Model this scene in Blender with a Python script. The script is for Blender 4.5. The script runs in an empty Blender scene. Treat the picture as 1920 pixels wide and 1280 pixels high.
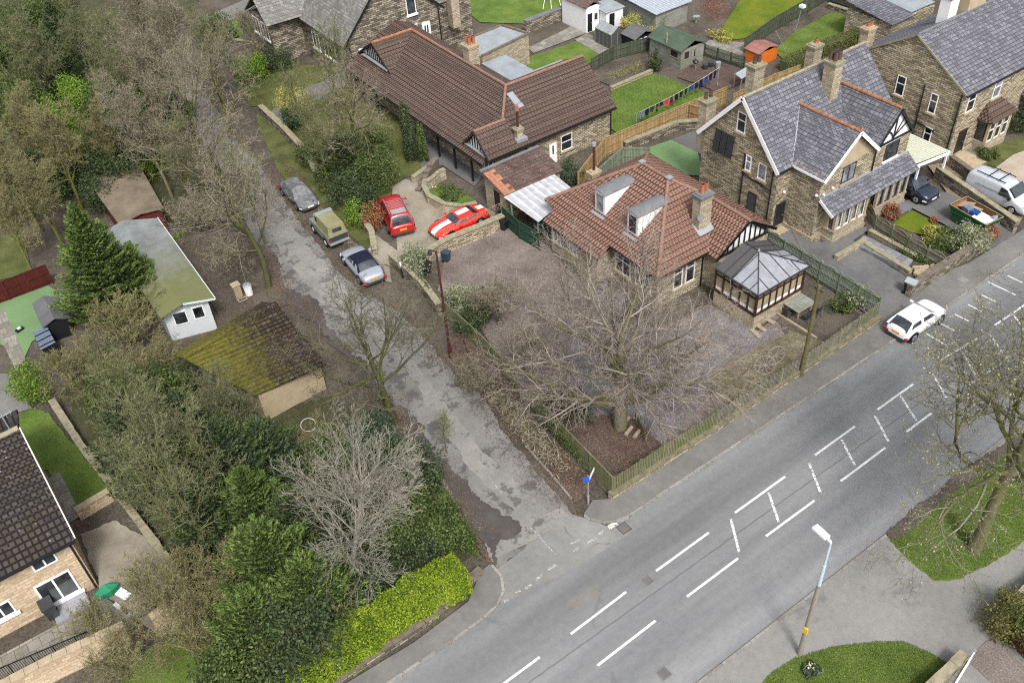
import bpy, math, random
import numpy as np
from mathutils import Vector, Matrix
scene = bpy.context.scene
COL = scene.collection
R = math.radians
rnd = random.Random(7)

# ------------------------------------------------------------------ camera
CAMH = 40.0
FPX, PITCH, YAW, ROLL = 1746.8, 0.72766745, -0.57348104, -0.07788184
cy_, sy_ = math.cos(YAW), math.sin(YAW)
fwd = Vector((-sy_*math.cos(PITCH), cy_*math.cos(PITCH), -math.sin(PITCH)))
rgt = Vector((cy_, sy_, 0)); upv = rgt.cross(fwd)
cr_, sr_ = math.cos(ROLL), math.sin(ROLL)
r2 = cr_*rgt + sr_*upv; u2 = -sr_*rgt + cr_*upv
cam = bpy.data.cameras.new('camera'); camo = bpy.data.objects.new('camera', cam); COL.objects.link(camo)
cam.sensor_width = 36; cam.sensor_fit = 'HORIZONTAL'; cam.lens = FPX/1920*36
cam.clip_start = 0.5; cam.clip_end = 800
camo.matrix_world = Matrix(((r2.x, u2.x, -fwd.x, 0), (r2.y, u2.y, -fwd.y, 0), (r2.z, u2.z, -fwd.z, CAMH), (0, 0, 0, 1)))
scene.camera = camo
def G(px, py, z=0.0):
    """world point at height z that the survey photograph shows at this pixel"""
    d = r2*((px-960)/FPX) + u2*(-(py-640)/FPX) + fwd
    t = (z-CAMH)/d.z
    return Vector((d.x*t, d.y*t, z))

# ------------------------------------------------------------------ light
w = bpy.data.worlds.new('World'); scene.world = w; w.use_nodes = True
nt = w.node_tree; nt.nodes.clear()
sky = nt.nodes.new('ShaderNodeTexSky'); sky.sky_type = 'NISHITA'; sky.sun_disc = False
SUN_EL, SUN_AZ = R(52), R(200)
sky.sun_elevation = SUN_EL; sky.sun_rotation = SUN_AZ; sky.air_density = 1.0; sky.dust_density = 4.0; sky.ozone_density = 1.0
hs = nt.nodes.new('ShaderNodeHueSaturation'); hs.inputs['Saturation'].default_value = 0.32
bg = nt.nodes.new('ShaderNodeBackground'); bg.inputs['Strength'].default_value = 0.12
wo = nt.nodes.new('ShaderNodeOutputWorld')
nt.links.new(sky.outputs[0], hs.inputs['Color']); nt.links.new(hs.outputs[0], bg.inputs['Color']); nt.links.new(bg.outputs[0], wo.inputs[0])
sl = bpy.data.lights.new('sun', 'SUN'); sl.energy = 1.45; sl.angle = R(12); sl.color = (1, 0.985, 0.96)
so = bpy.data.objects.new('sun', sl); COL.objects.link(so)
sd = Vector((math.sin(SUN_AZ)*math.cos(SUN_EL), math.cos(SUN_AZ)*math.cos(SUN_EL), math.sin(SUN_EL)))
so.rotation_euler = sd.to_track_quat('Z', 'Y').to_euler(); so.location = (20, 30, 60)
scene.view_settings.view_transform = 'Standard'; scene.view_settings.look = 'None'
scene.view_settings.gamma = 1.0; scene.view_settings.exposure = 1.0
scene.render.engine = 'CYCLES'
scene.cycles.max_bounces = 5; scene.cycles.diffuse_bounces = 3; scene.cycles.glossy_bounces = 2
scene.cycles.use_denoising = False; scene.cycles.filter_width = 1.15

# ------------------------------------------------------------------ materials
class NT:
    def __init__(s, name, rough=.85, spec=.25):
        s.m = bpy.data.materials.new(name); s.m.use_nodes = True
        s.t = s.m.node_tree; s.b = s.t.nodes['Principled BSDF']
        s.b.inputs['Roughness'].default_value = rough; s.b.inputs['Specular IOR Level'].default_value = spec
    def n(s, typ, **k):
        x = s.t.nodes.new(typ)
        for a, v in k.items():
            if a.startswith('i_'):
                x.inputs[a[2:].replace('_', ' ')].default_value = v
            else: setattr(x, a, v)
        return x
    def l(s, a, b): s.t.links.new(a, b)
    def pos(s):
        return s.n('ShaderNodeNewGeometry').outputs['Position']
    def uv(s):
        return s.n('ShaderNodeUVMap').outputs[0]
    def noise(s, vec, scale, detail=4, rough=.6):
        x = s.n('ShaderNodeTexNoise', i_Scale=scale, i_Detail=detail, i_Roughness=rough); s.l(vec, x.inputs['Vector']); return x.outputs['Fac']
    def ramp(s, fac, stops):
        x = s.n('ShaderNodeValToRGB'); e = x.color_ramp.elements
        while len(e) < len(stops): e.new(.5)
        for i, (p, c) in enumerate(stops): e[i].position = p; e[i].color = (*c, 1) if len(c) == 3 else c
        s.l(fac, x.inputs[0]); return x.outputs[0]
    def mix(s, fac, a, b, mode='MIX'):
        x = s.n('ShaderNodeMix', data_type='RGBA', blend_type=mode)
        for v, i in ((fac, 0), (a, 6), (b, 7)):
            if hasattr(v, 'links'): s.l(v, x.inputs[i])
            else: x.inputs[i].default_value = v if i == 0 else (*v, 1)
        return x.outputs[2]
    def math(s, op, a, b=0.0, clamp=False):
        x = s.n('ShaderNodeMath', operation=op, use_clamp=clamp)
        for v, i in ((a, 0), (b, 1)):
            if hasattr(v, 'links'): s.l(v, x.inputs[i])
            else: x.inputs[i].default_value = v
        return x.outputs[0]
    def bump(s, h, strength=.5, dist=.02):
        x = s.n('ShaderNodeBump', i_Strength=strength, i_Distance=dist); s.l(h, x.inputs['Height']); s.l(x.outputs[0], s.b.inputs['Normal'])
    def out(s, col):
        if hasattr(col, 'links'): s.l(col, s.b.inputs['Base Color'])
        else: s.b.inputs['Base Color'].default_value = (*col, 1)
        return s.m
def G3(v): return (v, v, v)
def plain(name, col, rough=.6, spec=.3, metal=0., var=.15, scale=6.):
    t = NT(name, rough, spec); t.b.inputs['Metallic'].default_value = metal
    if var <= 0: return t.out(col)
    f = t.noise(t.pos(), scale, 5)
    return t.out(t.ramp(f, [(.25, tuple(c*(1-var) for c in col)), (.75, tuple(min(1, c*(1+var)) for c in col))]))
def ground(name, stops, scale=.6, fine=8., finamt=.35, bump=.4, spots=None, rough=.95, bd=.03):
    """colour from a broad noise, broken by a fine one"""
    t = NT(name, rough, .15); p = t.pos()
    a = t.noise(p, scale, 6, .65); b = t.noise(p, fine, 6, .75)
    c = t.ramp(a, stops)
    c = t.mix(1.0, c, t.ramp(b, [(.3, G3(1-finamt)), (.7, G3(1+finamt))]), 'MULTIPLY')
    if spots:
        for sc, th, col in spots:
            v = t.n('ShaderNodeTexVoronoi', i_Scale=sc); t.l(p, v.inputs['Vector'])
            m = t.ramp(v.outputs['Distance'], [(th, G3(1)), (th+.05, G3(0))])
            m2 = t.math('MULTIPLY', m, t.ramp(t.noise(p, sc*.4, 2), [(.5, G3(0)), (.56, G3(1))]))
            c = t.mix(m2, c, col)
    t.bump(b, bump, bd)
    return t.out(c)
def masonry(name, c1, c2, c3, mortar, w=.45, h=.15, ms=.012, stain=(.1, .08, .06), stamt=.5, bump=.6, soft=.1, off=.5, rough=.9, nsc=.8, spec=.2, nlo=.45, nhi=.7):
    t = NT(name, rough, spec); u = t.uv()
    dn = t.n('ShaderNodeTexNoise', i_Scale=3.0, i_Detail=2.0); t.l(u, dn.inputs['Vector'])
    mm = t.n('ShaderNodeMix', data_type='VECTOR'); mm.inputs[0].default_value = .02
    t.l(u, mm.inputs[4]); t.l(dn.outputs['Color'], mm.inputs[5])
    br = t.n('ShaderNodeTexBrick', offset=off, squash=1.0)
    br.inputs['Scale'].default_value = 1.0; br.inputs['Brick Width'].default_value = w; br.inputs['Row Height'].default_value = h
    br.inputs['Mortar Size'].default_value = ms; br.inputs['Mortar Smooth'].default_value = soft
    br.inputs['Color1'].default_value = (0, 0, 0, 1); br.inputs['Color2'].default_value = (1, 1, 1, 1); br.inputs['Mortar'].default_value = (.5, .5, .5, 1)
    br.inputs['Bias'].default_value = 0
    t.l(mm.outputs[1], br.inputs['Vector'])
    base = t.ramp(br.outputs['Color'], [(.05, c1), (.5, c2), (.95, c3)])
    fn = t.noise(u, 9, 5, .7)
    base = t.mix(1.0, base, t.ramp(fn, [(.3, G3(.72)), (.7, G3(1.28))]), 'MULTIPLY')
    big = t.noise(t.pos(), nsc, 5, .65)
    base = t.mix(t.math('MULTIPLY', t.ramp(big, [(nlo, G3(0)), (nhi, G3(1))]), stamt), base, stain)
    col = t.mix(br.outputs['Fac'], base, mortar)
    hgt = t.math('SUBTRACT', t.math('MULTIPLY', fn, .4), br.outputs['Fac'])
    t.bump(hgt, bump, .02)
    return t.out(col)
def leafmat(name, a, b, c, rough=.7):
    t = NT(name, rough, .2)
    g = t.n('ShaderNodeNewGeometry')
    f = t.math('ADD', t.math('MULTIPLY', g.outputs['Random Per Island'], .55), t.math('MULTIPLY', t.noise(g.outputs['Position'], 1.1, 3), .75))
    col = t.ramp(f, [(.3, a), (.62, b), (.95, c)])
    t.out(col)
    t.b.inputs['Transmission Weight'].default_value = 0
    return t.m
def barkmat(name, a, b, moss=None, lo=.45):
    t = NT(name, .95, .1); p = t.pos()
    c = t.ramp(t.noise(p, 5, 5, .7), [(.3, a), (.7, b)])
    if moss: c = t.mix(t.ramp(t.noise(p, .9, 4), [(lo, G3(0)), (lo+.16, G3(1))]), c, moss)
    t.bump(t.noise(p, 14, 4), .5, .03)
    return t.out(c)

M = {}
M['soil'] = ground('leaf_litter', [(.2, (.045, .038, .03)), (.42, (.075, .063, .05)), (.6, (.11, .093, .074)), (.8, (.08, .08, .045))], .35, 9, .6, .8)
M['woodfloor'] = ground('wood_floor', [(.25, (.035, .036, .02)), (.5, (.06, .062, .03)), (.75, (.1, .085, .055))], .6, 9, .6, .9)
M['redlitter'] = ground('red_leaf_litter', [(.25, (.055, .038, .031)), (.5, (.09, .064, .053)), (.75, (.13, .105, .086))], .5, 11, .6, .8, spots=[(4, .12, (.3, .13, .07))])
M['pinkgravel'] = ground('pinkish_gravel', [(.25, (.105, .085, .075)), (.5, (.165, .137, .12)), (.75, (.22, .19, .17))], .5, 12, .6, .7)
M['slate_gravel'] = ground('slate_chippings', [(.3, (.1, .092, .09)), (.5, (.16, .147, .146)), (.7, (.215, .2, .2))], .7, 13, .75, .8)
M['dead_grass'] = ground('mossy_bare_patch', [(.3, (.09, .078, .048)), (.5, (.14, .12, .078)), (.7, (.2, .18, .125))], .9, 9, .6, .8)
M['grass'] = ground('lawn_grass', [(.25, (.05, .08, .014)), (.5, (.09, .135, .025)), (.75, (.14, .175, .045))], .5, 14, .5, .8, bd=.04)
M['grass_bright'] = ground('bright_lawn', [(.25, (.055, .09, .018)), (.5, (.095, .148, .028)), (.75, (.15, .2, .05))], .45, 12, .35, .6, bd=.04)
M['moss_lawn'] = ground('mossy_lawn', [(.25, (.05, .1, .008)), (.5, (.11, .14, .012)), (.75, (.17, .17, .02))], .35, 14, .45, .6)
M['astro'] = ground('artificial_turf', [(.3, (.12, .2, .085)), (.7, (.15, .24, .11))], .5, 30, .15, .2)
M['rough_grass'] = ground('rough_grass', [(.3, (.05, .055, .02)), (.5, (.085, .095, .03)), (.7, (.12, .12, .05))], .6, 14, .5, .6)
def asphalt(name, stops, sc=.25, crack=0., patch=None, fine=40, streak=False, cs=.55):
    t = NT(name, .93, .2); p = t.pos()
    if streak:
        mp = t.n('ShaderNodeMapping'); mp.inputs['Scale'].default_value = (.12, 1.3, 1); t.l(p, mp.inputs['Vector'])
        a = t.noise(mp.outputs[0], sc*3, 5, .55)
    else: a = t.noise(p, sc, 6, .6)
    c = t.ramp(a, stops)
    f = t.noise(p, fine, 3, .8)
    c = t.mix(1.0, c, t.ramp(f, [(.3, G3(.78)), (.7, G3(1.22))]), 'MULTIPLY')
    c = t.mix(1.0, c, t.ramp(t.noise(p, 3.0, 5, .7), [(.3, G3(.9)), (.7, G3(1.1))]), 'MULTIPLY')
    if crack:
        nz = t.n('ShaderNodeTexNoise', i_Scale=1.6, i_Detail=5.0); t.l(p, nz.inputs['Vector'])
        mx = t.n('ShaderNodeMix', data_type='VECTOR'); mx.inputs[0].default_value = .4; t.l(p, mx.inputs[4]); t.l(nz.outputs['Color'], mx.inputs[5])
        v = t.n('ShaderNodeTexVoronoi', feature='DISTANCE_TO_EDGE', i_Scale=cs); t.l(mx.outputs[1], v.inputs['Vector'])
        m = t.ramp(v.outputs['Distance'], [(.003, G3(1)), (.011, G3(0))])
        m = t.math('MULTIPLY', m, t.ramp(t.noise(p, .35, 3), [(.5, G3(0)), (.56, G3(1))]))
        c = t.mix(t.math('MULTIPLY', m, crack*.6), c, (.055, .052, .048))
    if patch:
        m = t.ramp(t.noise(p, patch[1], 7, .72), [(patch[2], G3(0)), (patch[2]+.04, G3(1))])
        c = t.mix(t.math('MULTIPLY', m, patch[3]), c, patch[0])
    t.bump(f, .25, .01)
    return t, c
def road_mat():
    t, c = asphalt('road_asphalt', [(.3, (.152, .154, .156)), (.5, (.185, .187, .188)), (.7, (.215, .216, .216))], .2, .35, fine=55, streak=True, cs=.12)
    # worn and polished bands follow the traffic lanes
    s = t.n('ShaderNodeSeparateXYZ'); t.l(t.pos(), s.inputs[0])
    y = t.math('ADD', s.outputs['Y'], t.math('MULTIPLY', t.noise(t.pos(), .5, 3), .7))
    r = t.ramp(t.math('DIVIDE', t.math('SUBTRACT', y, 13.6), 9.6), [(0, G3(1.22)), (.12, G3(1.12)), (.2, G3(.95)), (.3, G3(.98)), (.42, G3(.95)), (.5, G3(1.08)), (.62, G3(1.0)), (.72, G3(.78)), (.82, G3(.86)), (.93, G3(1.0)), (1, G3(1.02))])
    # tar joint along the crown of the road
    j = t.ramp(t.math('ABSOLUTE', t.math('SUBTRACT', t.math('ADD', s.outputs['Y'], t.math('MULTIPLY', t.noise(t.pos(), 1.1, 3), .12)), 18.32)), [(.022, G3(1)), (.05, G3(0))])
    c = t.mix(1.0, c, r, 'MULTIPLY')
    c = t.mix(t.math('MULTIPLY', j, .45), c, (.05, .05, .05))
    return t.out(c)
M['road'] = road_mat()
t, c = asphalt('mouth_asphalt', [(.3, (.16, .158, .15)), (.5, (.2, .196, .187)), (.7, (.24, .236, .224))], .3, .6, fine=60, cs=.3); M['mouth'] = t.out(c)
t, c = asphalt('lane_asphalt', [(.3, (.13, .124, .116)), (.5, (.18, .173, .163)), (.7, (.23, .222, .208))], .3, .9, patch=((.075, .07, .066), .7, .53, .75)); M['lane'] = t.out(c)
t, c = asphalt('lane_concrete', [(.3, (.17, .163, .15)), (.5, (.21, .202, .186)), (.7, (.25, .24, .22))], .4, .9, patch=((.085, .08, .074), .9, .56, .75), cs=.4); M['laneconc'] = t.out(c)
t, c = asphalt('dark_asphalt', [(.3, (.05, .045, .042)), (.5, (.075, .067, .062)), (.7, (.11, .1, .092))], .4, .2); M['darkasph'] = t.out(c)
t, c = asphalt('forecourt_asphalt', [(.3, (.095, .092, .092)), (.5, (.125, .122, .12)), (.7, (.16, .156, .15))], .3, .2); M['forecourt'] = t.out(c)
t, c = asphalt('pavement_asphalt', [(.3, (.12, .115, .108)), (.5, (.155, .15, .142)), (.7, (.19, .184, .172))], .35, .3); M['pave'] = t.out(c)
t, c = asphalt('layby_asphalt', [(.3, (.165, .16, .148)), (.5, (.205, .2, .188)), (.7, (.24, .232, .215))], .16, .25, patch=((.12, .118, .11), .2, .58, .6)); M['layby'] = t.out(c)
t, c = asphalt('drive_concrete', [(.3, (.17, .15, .115)), (.5, (.25, .22, .17)), (.7, (.31, .28, .225))], .4, .5); M['drive'] = t.out(c)
M['flag'] = masonry('flagstones', (.19, .17, .15), (.24, .22, .19), (.29, .27, .235), (.08, .07, .06), .6, .6, .012, (.08, .09, .05), .5, .3)
M['slateflag'] = masonry('blue_grey_flags', (.15, .155, .165), (.19, .195, .205), (.24, .245, .255), (.07, .07, .07), .5, .5, .012, (.13, .13, .12), .4, .3)
M['paleg'] = ground('pale_gravel', [(.3, (.3, .25, .19)), (.7, (.42, .36, .28))], .5, 25, .3)
M['setts'] = masonry('block_paving', (.2, .15, .1), (.27, .21, .14), (.32, .26, .18), (.1, .08, .06), .2, .1, .01, (.1, .09, .06), .4, .3)
M['paint'] = ground('road_paint', [(.3, (.5, .5, .49)), (.7, (.68, .68, .66))], 1.2, 14, .3, .1)
def worn_paint():
    t = NT('faded_road_paint', .85); p = t.pos(); m = t.ramp(t.noise(p, 8, 5, .8), [(.47, G3(0)), (.56, G3(1))]); M['fpaint'] = t.out(t.mix(m, (.19, .187, .18), (.4, .4, .385)))
    t = NT('worn_road_paint', .8); p = t.pos()
    m = t.ramp(t.noise(p, 7, 5, .75), [(.44, G3(0)), (.5, G3(1))])
    return t.out(t.mix(m, (.2, .2, .2), (.66, .66, .64)))
M['wpaint'] = worn_paint()
M['kerb'] = masonry('kerb_stone', (.2, .19, .17), (.24, .228, .205), (.28, .265, .24), (.08, .075, .07), .9, 2.0, .012, (.12, .11, .08), .5, .3)
M['stone'] = masonry('coursed_sandstone', (.18, .15, .1), (.39, .33, .225), (.52, .445, .32), (.12, .1, .072), .45, .15, .022, (.3, .26, .195), .4, .8)
M['stone_light'] = masonry('pale_sandstone', (.3, .25, .175), (.38, .325, .23), (.46, .395, .29), (.2, .165, .12), .4, .16, .012, (.18, .15, .105), .35, .7)
M['stone_dark'] = masonry('dark_gritstone', (.09, .078, .06), (.23, .195, .148), (.38, .33, .255), (.065, .055, .043), .5, .17, .02, (.1, .085, .066), .4, 1.0)
M['cream_stone'] = masonry('cream_artificial_stone', (.4, .3, .2), (.5, .39, .265), (.57, .45, .31), (.33, .25, .17), .42, .2, .012, (.34, .26, .17), .3, .4)
M['ashlar'] = plain('dressed_sandstone', (.36, .29, .195), .9, .2, 0, .22, 3)
M['render'] = plain('tan_render', (.4, .32, .215), .95, .1, 0, .16, 1.5)
M['coping'] = plain('weathered_coping', (.26, .235, .16), .95, .1, 0, .35, 3)
M['mosscop'] = plain('mossy_coping', (.17, .155, .1), .95, .1, 0, .4, 3)
M['copdark'] = plain('dark_coping', (.15, .125, .1), .95, .1, 0, .35, 3)
def tiles(name, a, b, c, joint, w, h, stain, st, ribs=0, lich=None, bump=.5, ms=.01):
    m = masonry(name, a, b, c, joint, w, h, ms, stain, st, bump, .2, rough=.8)
    t = NT.__new__(NT); t.m = m; t.t = m.node_tree; t.b = t.t.nodes['Principled BSDF']
    if ribs:
        s_amt = .8 if ribs < .28 else .86
        src = t.b.inputs['Base Color'].links[0].from_socket
        sp = t.n('ShaderNodeSeparateXYZ'); t.l(t.uv(), sp.inputs[0])
        s = t.math('SINE', t.math('MULTIPLY', sp.outputs['X'], 2*math.pi/ribs))
        t.l(t.mix(1.0, src, t.ramp(s, [(0, G3(s_amt)), (.35, G3(1.03)), (1, G3(1.06))]), 'MULTIPLY'), t.b.inputs['Base Color'])
        bp = t.n('ShaderNodeBump', i_Strength=1.0, i_Distance=.05); t.l(s, bp.inputs['Height']); t.l(bp.outputs[0], t.b.inputs['Normal'])
    if lich:
        src = t.b.inputs['Base Color'].links[0].from_socket
        v = t.n('ShaderNodeTexVoronoi', i_Scale=lich[0]); t.l(t.pos(), v.inputs['Vector'])
        m1 = t.ramp(v.outputs['Distance'], [(lich[1], G3(1)), (lich[1]+.06, G3(0))])
        m1 = t.math('MULTIPLY', m1, t.ramp(t.noise(t.pos(), lich[0]*.35, 3), [(.5, G3(0)), (.58, G3(1))]))
        t.l(t.mix(m1, src, lich[2]), t.b.inputs['Base Color'])
    return m
M['redtile'] = tiles('terracotta_pantiles', (.23, .125, .09), (.265, .145, .105), (.3, .168, .124), (.06, .036, .028), 60, .36, (.2, .125, .098), .55, .26, (3.2, .06, (.36, .28, .22)), .4, .03)
M['browntile'] = tiles('brown_concrete_tiles', (.1, .067, .054), (.115, .078, .063), (.132, .092, .075), (.022, .016, .014), 60, .42, (.14, .1, .078), .6, .3, (2.2, .06, (.34, .28, .23)), .3, .03)
M['browntile2'] = tiles('lichened_brown_tiles', (.075, .046, .04), (.105, .066, .056), (.14, .09, .075), (.03, .02, .017), .36, .36, (.15, .125, .105), .6, 0, (5, .13, (.38, .34, .3)), .3, .012)
M['slate'] = tiles('welsh_slate', (.1, .099, .113), (.135, .134, .15), (.185, .184, .205), (.04, .04, .046), .36, .3, (.145, .14, .155), .4, 0, (2.2, .06, (.36, .36, .38)), .4, .022)
M['slate2'] = tiles('pale_worn_slate', (.135, .13, .12), (.18, .174, .162), (.24, .23, .215), (.08, .075, .07), .34, .26, (.12, .11, .095), .6, 0, None, .3, .012)
M['slategrey'] = tiles('stone_flag_roof', (.11, .105, .105), (.16, .153, .152), (.22, .21, .205), (.06, .056, .052), .3, .3, (.1, .09, .075), .5, 0, (4, .09, (.3, .29, .28)))
M['darktile'] = tiles('mossy_black_tiles', (.036, .031, .028), (.046, .039, .035), (.06, .052, .048), (.012, .01, .01), .3, .34, (.07, .05, .022), .5, 0, (3.4, .12, (.2, .19, .19)), 1.0, .045)
def moss_roof():
    m = tiles('moss_covered_tiles', (.03, .022, .018), (.05, .036, .025), (.09, .07, .055), (.012, .01, .008), .3, .3, (.06, .035, .015), .6, 0, (4, .1, (.22, .2, .18)), 1.0, .03)
    t = NT.__new__(NT); t.m = m; t.t = m.node_tree; t.b = t.t.nodes['Principled BSDF']
    src = t.b.inputs['Base Color'].links[0].from_socket
    s = t.n('ShaderNodeSeparateXYZ'); t.l(t.pos(), s.inputs[0])
    g = t.math('DIVIDE', t.math('SUBTRACT', 13.2, s.outputs['X']), 6.5)   # moss thickest at the sheltered end
    f = t.math('ADD', t.math('MULTIPLY', g, .8), t.math('SUBTRACT', t.noise(t.pos(), 2.2, 6, .7), .5))
    mask = t.ramp(f, [(.22, G3(0)), (.62, G3(.85))])
    mc = t.ramp(t.noise(t.pos(), 5, 5, .7), [(.3, (.065, .058, .01)), (.55, (.13, .12, .018)), (.8, (.19, .18, .035))])
    t.l(t.mix(mask, src, mc), t.b.inputs['Base Color'])
    return m
M['mossroof'] = moss_roof()
def felt(name, a, b, moss=None, axis='Y', lo=0, hi=1):
    t = NT(name, .9, .2); p = t.pos()
    c = t.ramp(t.noise(p, .9, 6, .65), [(.3, a), (.7, b)])
    c = t.mix(1.0, c, t.ramp(t.noise(p, 12, 4, .7), [(.3, G3(.85)), (.7, G3(1.15))]), 'MULTIPLY')
    if moss:
        s = t.n('ShaderNodeSeparateXYZ'); t.l(p, s.inputs[0])
        g = t.math('DIVIDE', t.math('SUBTRACT', s.outputs[axis], lo), hi-lo)
        f = t.math('ADD', g, t.math('SUBTRACT', t.noise(p, 1.5, 6, .7), .5))
        c = t.mix(t.ramp(f, [(.2, G3(0)), (.8, G3(.85))]), c, moss)
    return t.out(c)
M['cabinroof'] = felt('mossy_felt_roof', (.14, .15, .145), (.24, .25, .25), (.13, .135, .04), 'Y', 62, 52)
M['feltbrown'] = felt('brown_shed_roof', (.12, .095, .065), (.2, .165, .12))
M['feltgrey'] = felt('grey_felt_roof', (.2, .225, .235), (.3, .33, .345))
M['feltdark'] = felt('dark_grey_felt', (.1, .1, .105), (.155, .155, .16))
M['feltshed'] = felt('shed_felt', (.09, .09, .095), (.13, .13, .135))
M['green_roof'] = felt('green_felt_roof', (.05, .075, .05), (.085, .115, .08))
M['lead'] = plain('lead_flashing', (.3, .32, .34), .6, .4, .3, .15)
M['leaddark'] = felt('dull_lead', (.12, .125, .13), (.19, .195, .2))
M['white'] = plain('white_upvc', (.78, .78, .78), .4, .4, 0, .03)
M['whitewash'] = plain('white_render', (.72, .72, .71), .9, .2, 0, .05, 2)
M['cladding'] = plain('pale_grey_cladding', (.52, .55, .56), .7, .3, 0, .07, 2)
M['black'] = plain('black_paint', (.012, .012, .014), .45, .4, 0, .1)
M['charcoal'] = plain('charcoal_frame', (.035, .038, .042), .45, .4, 0, .1)
M['brownwood'] = plain('dark_brown_frame', (.045, .018, .012), .5, .4, 0, .2)
M['redbrown'] = plain('red_brown_stain', (.1, .022, .014), .7, .3, 0, .2, 2)
M['cream'] = plain('cream_plastic', (.62, .6, .47), .6, .3, 0, .06)
def glass(name, col, rough=.06, var=.8):
    t = NT(name, rough, .9); p = t.pos()
    return t.out(t.ramp(t.noise(p, 1.6, 2), [(.35, tuple(c*(1-var) for c in col)), (.65, tuple(c*(1+var) for c in col))]))
M['glass'] = glass('window_glass', (.022, .026, .03), .08)
M['curtain'] = glass('curtained_window', (.2, .22, .24), .15, .6)
M['carglass'] = glass('car_glass', (.03, .037, .042), .04, .5)
M['consglass'] = glass('polycarbonate_sheet', (.26, .265, .285), .35, .12)
M['consglass2'] = plain('dark_polycarbonate', (.075, .072, .072), .4, .4, 0, .15)
M['blind'] = plain('cream_blind', (.32, .27, .18), .5, .5, 0, .12)
def wood(name, a, b, w=.12, ax=0, moss=None):
    t = NT(name, .9, .15); u = t.uv(); p = t.pos()
    s = t.n('ShaderNodeSeparateXYZ'); t.l(u, s.inputs[0])
    br = t.n('ShaderNodeTexBrick', offset=.0); br.inputs['Scale'].default_value = 1
    br.inputs['Brick Width'].default_value = w if ax == 0 else 40; br.inputs['Row Height'].default_value = 40 if ax == 0 else w
    br.inputs['Mortar Size'].default_value = .008; br.inputs['Color1'].default_value = (0, 0, 0, 1); br.inputs['Color2'].default_value = (1, 1, 1, 1)
    t.l(u, br.inputs['Vector'])
    f = t.math('ADD', t.math('MULTIPLY', br.outputs['Color'], .5), t.math('MULTIPLY', t.noise(p, 2.5, 5), .6))
    c = t.ramp(f, [(.2, a), (.8, b)])
    if moss: c = t.mix(t.ramp(t.noise(p, .8, 5, .6), [(.42, G3(0)), (.6, G3(.8))]), c, moss)
    c = t.mix(br.outputs['Fac'], c, tuple(v*.3 for v in a))
    return t.out(c)
M['fence_tan'] = wood('new_timber_boards', (.25, .165, .07), (.4, .28, .14))
M['fence_grey'] = wood('weathered_grey_timber', (.17, .155, .12), (.28, .26, .21), moss=(.15, .15, .08))
M['fence_moss'] = wood('mossy_green_timber', (.12, .115, .065), (.2, .19, .12), moss=(.13, .15, .055))
M['fence_green'] = wood('green_stained_boards', (.14, .17, .115), (.23, .265, .19))
M['fence_dgreen'] = wood('dark_green_boards', (.02, .05, .032), (.035, .08, .05))
M['fence_dark'] = wood('dark_weathered_boards', (.05, .06, .04), (.1, .11, .075))
M['fence_red'] = wood('red_brown_boards', (.06, .012, .01), (.09, .02, .016))
M['shedboards'] = wood('grey_shed_boards', (.2, .2, .175), (.3, .3, .27), .14, 1, (.18, .19, .14))
M['orange'] = wood('orange_stained_boards', (.55, .12, .015), (.7, .17, .025), .12)
M['rustroof'] = felt('rusty_roof', (.2, .08, .06), (.33, .17, .14))
M['timber'] = plain('bare_timber', (.3, .24, .17), .9, .2, 0, .25, 5)
M['pole'] = plain('mossy_pole_wood', (.13, .11, .05), .9, .1, 0, .35, 3)
M['rustpole'] = plain('red_brown_paint', (.07, .022, .016), .7, .3, 0, .3, 3)
M['galv'] = plain('galvanised_steel', (.32, .34, .36), .5, .5, .3, .1)
M['lamppost'] = plain('grey_brown_concrete_post', (.24, .21, .175), .8, .3, 0, .15)
M['lampblue'] = plain('pale_grey_blue_steel', (.42, .5, .56), .5, .4, 0, .05)
M['terracotta'] = plain('terracotta', (.34, .13, .07), .85, .2, 0, .15)
M['newtile'] = plain('new_orange_tile', (.33, .15, .09), .85, .2, 0, .4, 5)
M['rustcap'] = plain('orange_ridge_tile', (.29, .135, .075), .85, .2, 0, .5, 5)
M['browncap'] = plain('brown_ridge_tile', (.23, .135, .1), .85, .2, 0, .3, 4)
M['darkpot'] = plain('sooty_pot', (.1, .07, .055), .9, .1, 0, .3)
M['corr'] = None
def corr(name, a, b, pitch=.15):
    t = NT(name, .7, .3); p = t.pos()
    c = t.ramp(t.noise(p, 2.2, 6, .7), [(.3, a), (.7, b)])
    sp = t.n('ShaderNodeSeparateXYZ'); t.l(t.uv(), sp.inputs[0])
    s = t.math('SINE', t.math('MULTIPLY', sp.outputs['X'], 2*math.pi/pitch))
    c = t.mix(1.0, c, t.ramp(s, [(0, G3(.8)), (1, G3(1.05))]), 'MULTIPLY')
    bp = t.n('ShaderNodeBump', i_Strength=.8, i_Distance=.03); t.l(s, bp.inputs['Height']); t.l(bp.outputs[0], t.b.inputs['Normal'])
    return t.out(c)
M['corr'] = corr('white_corrugated_sheet', (.36, .36, .37), (.58, .58, .6), .6)
M['corrblue'] = corr('blue_grey_sheet', (.3, .34, .38), (.42, .46, .5), .35)
M['carportroof'] = corr('cream_corrugated_plastic', (.5, .5, .38), (.62, .62, .5), .3)
M['greenpaint'] = plain('skip_green', (.015, .085, .03), .5, .4, 0, .2, 4)
M['rustin'] = plain('rusty_steel', (.2, .08, .03), .9, .2, 0, .35, 4)
M['yellow'] = plain('yellow', (.65, .45, .02), .6, .3, 0, .05)
M['orangeplate'] = plain('number_plate_yellow', (.65, .33, .02), .5, .3, 0, .05)
M['whiteplate'] = plain('number_plate_white', (.7, .7, .68), .5, .3, 0, .02)
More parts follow.
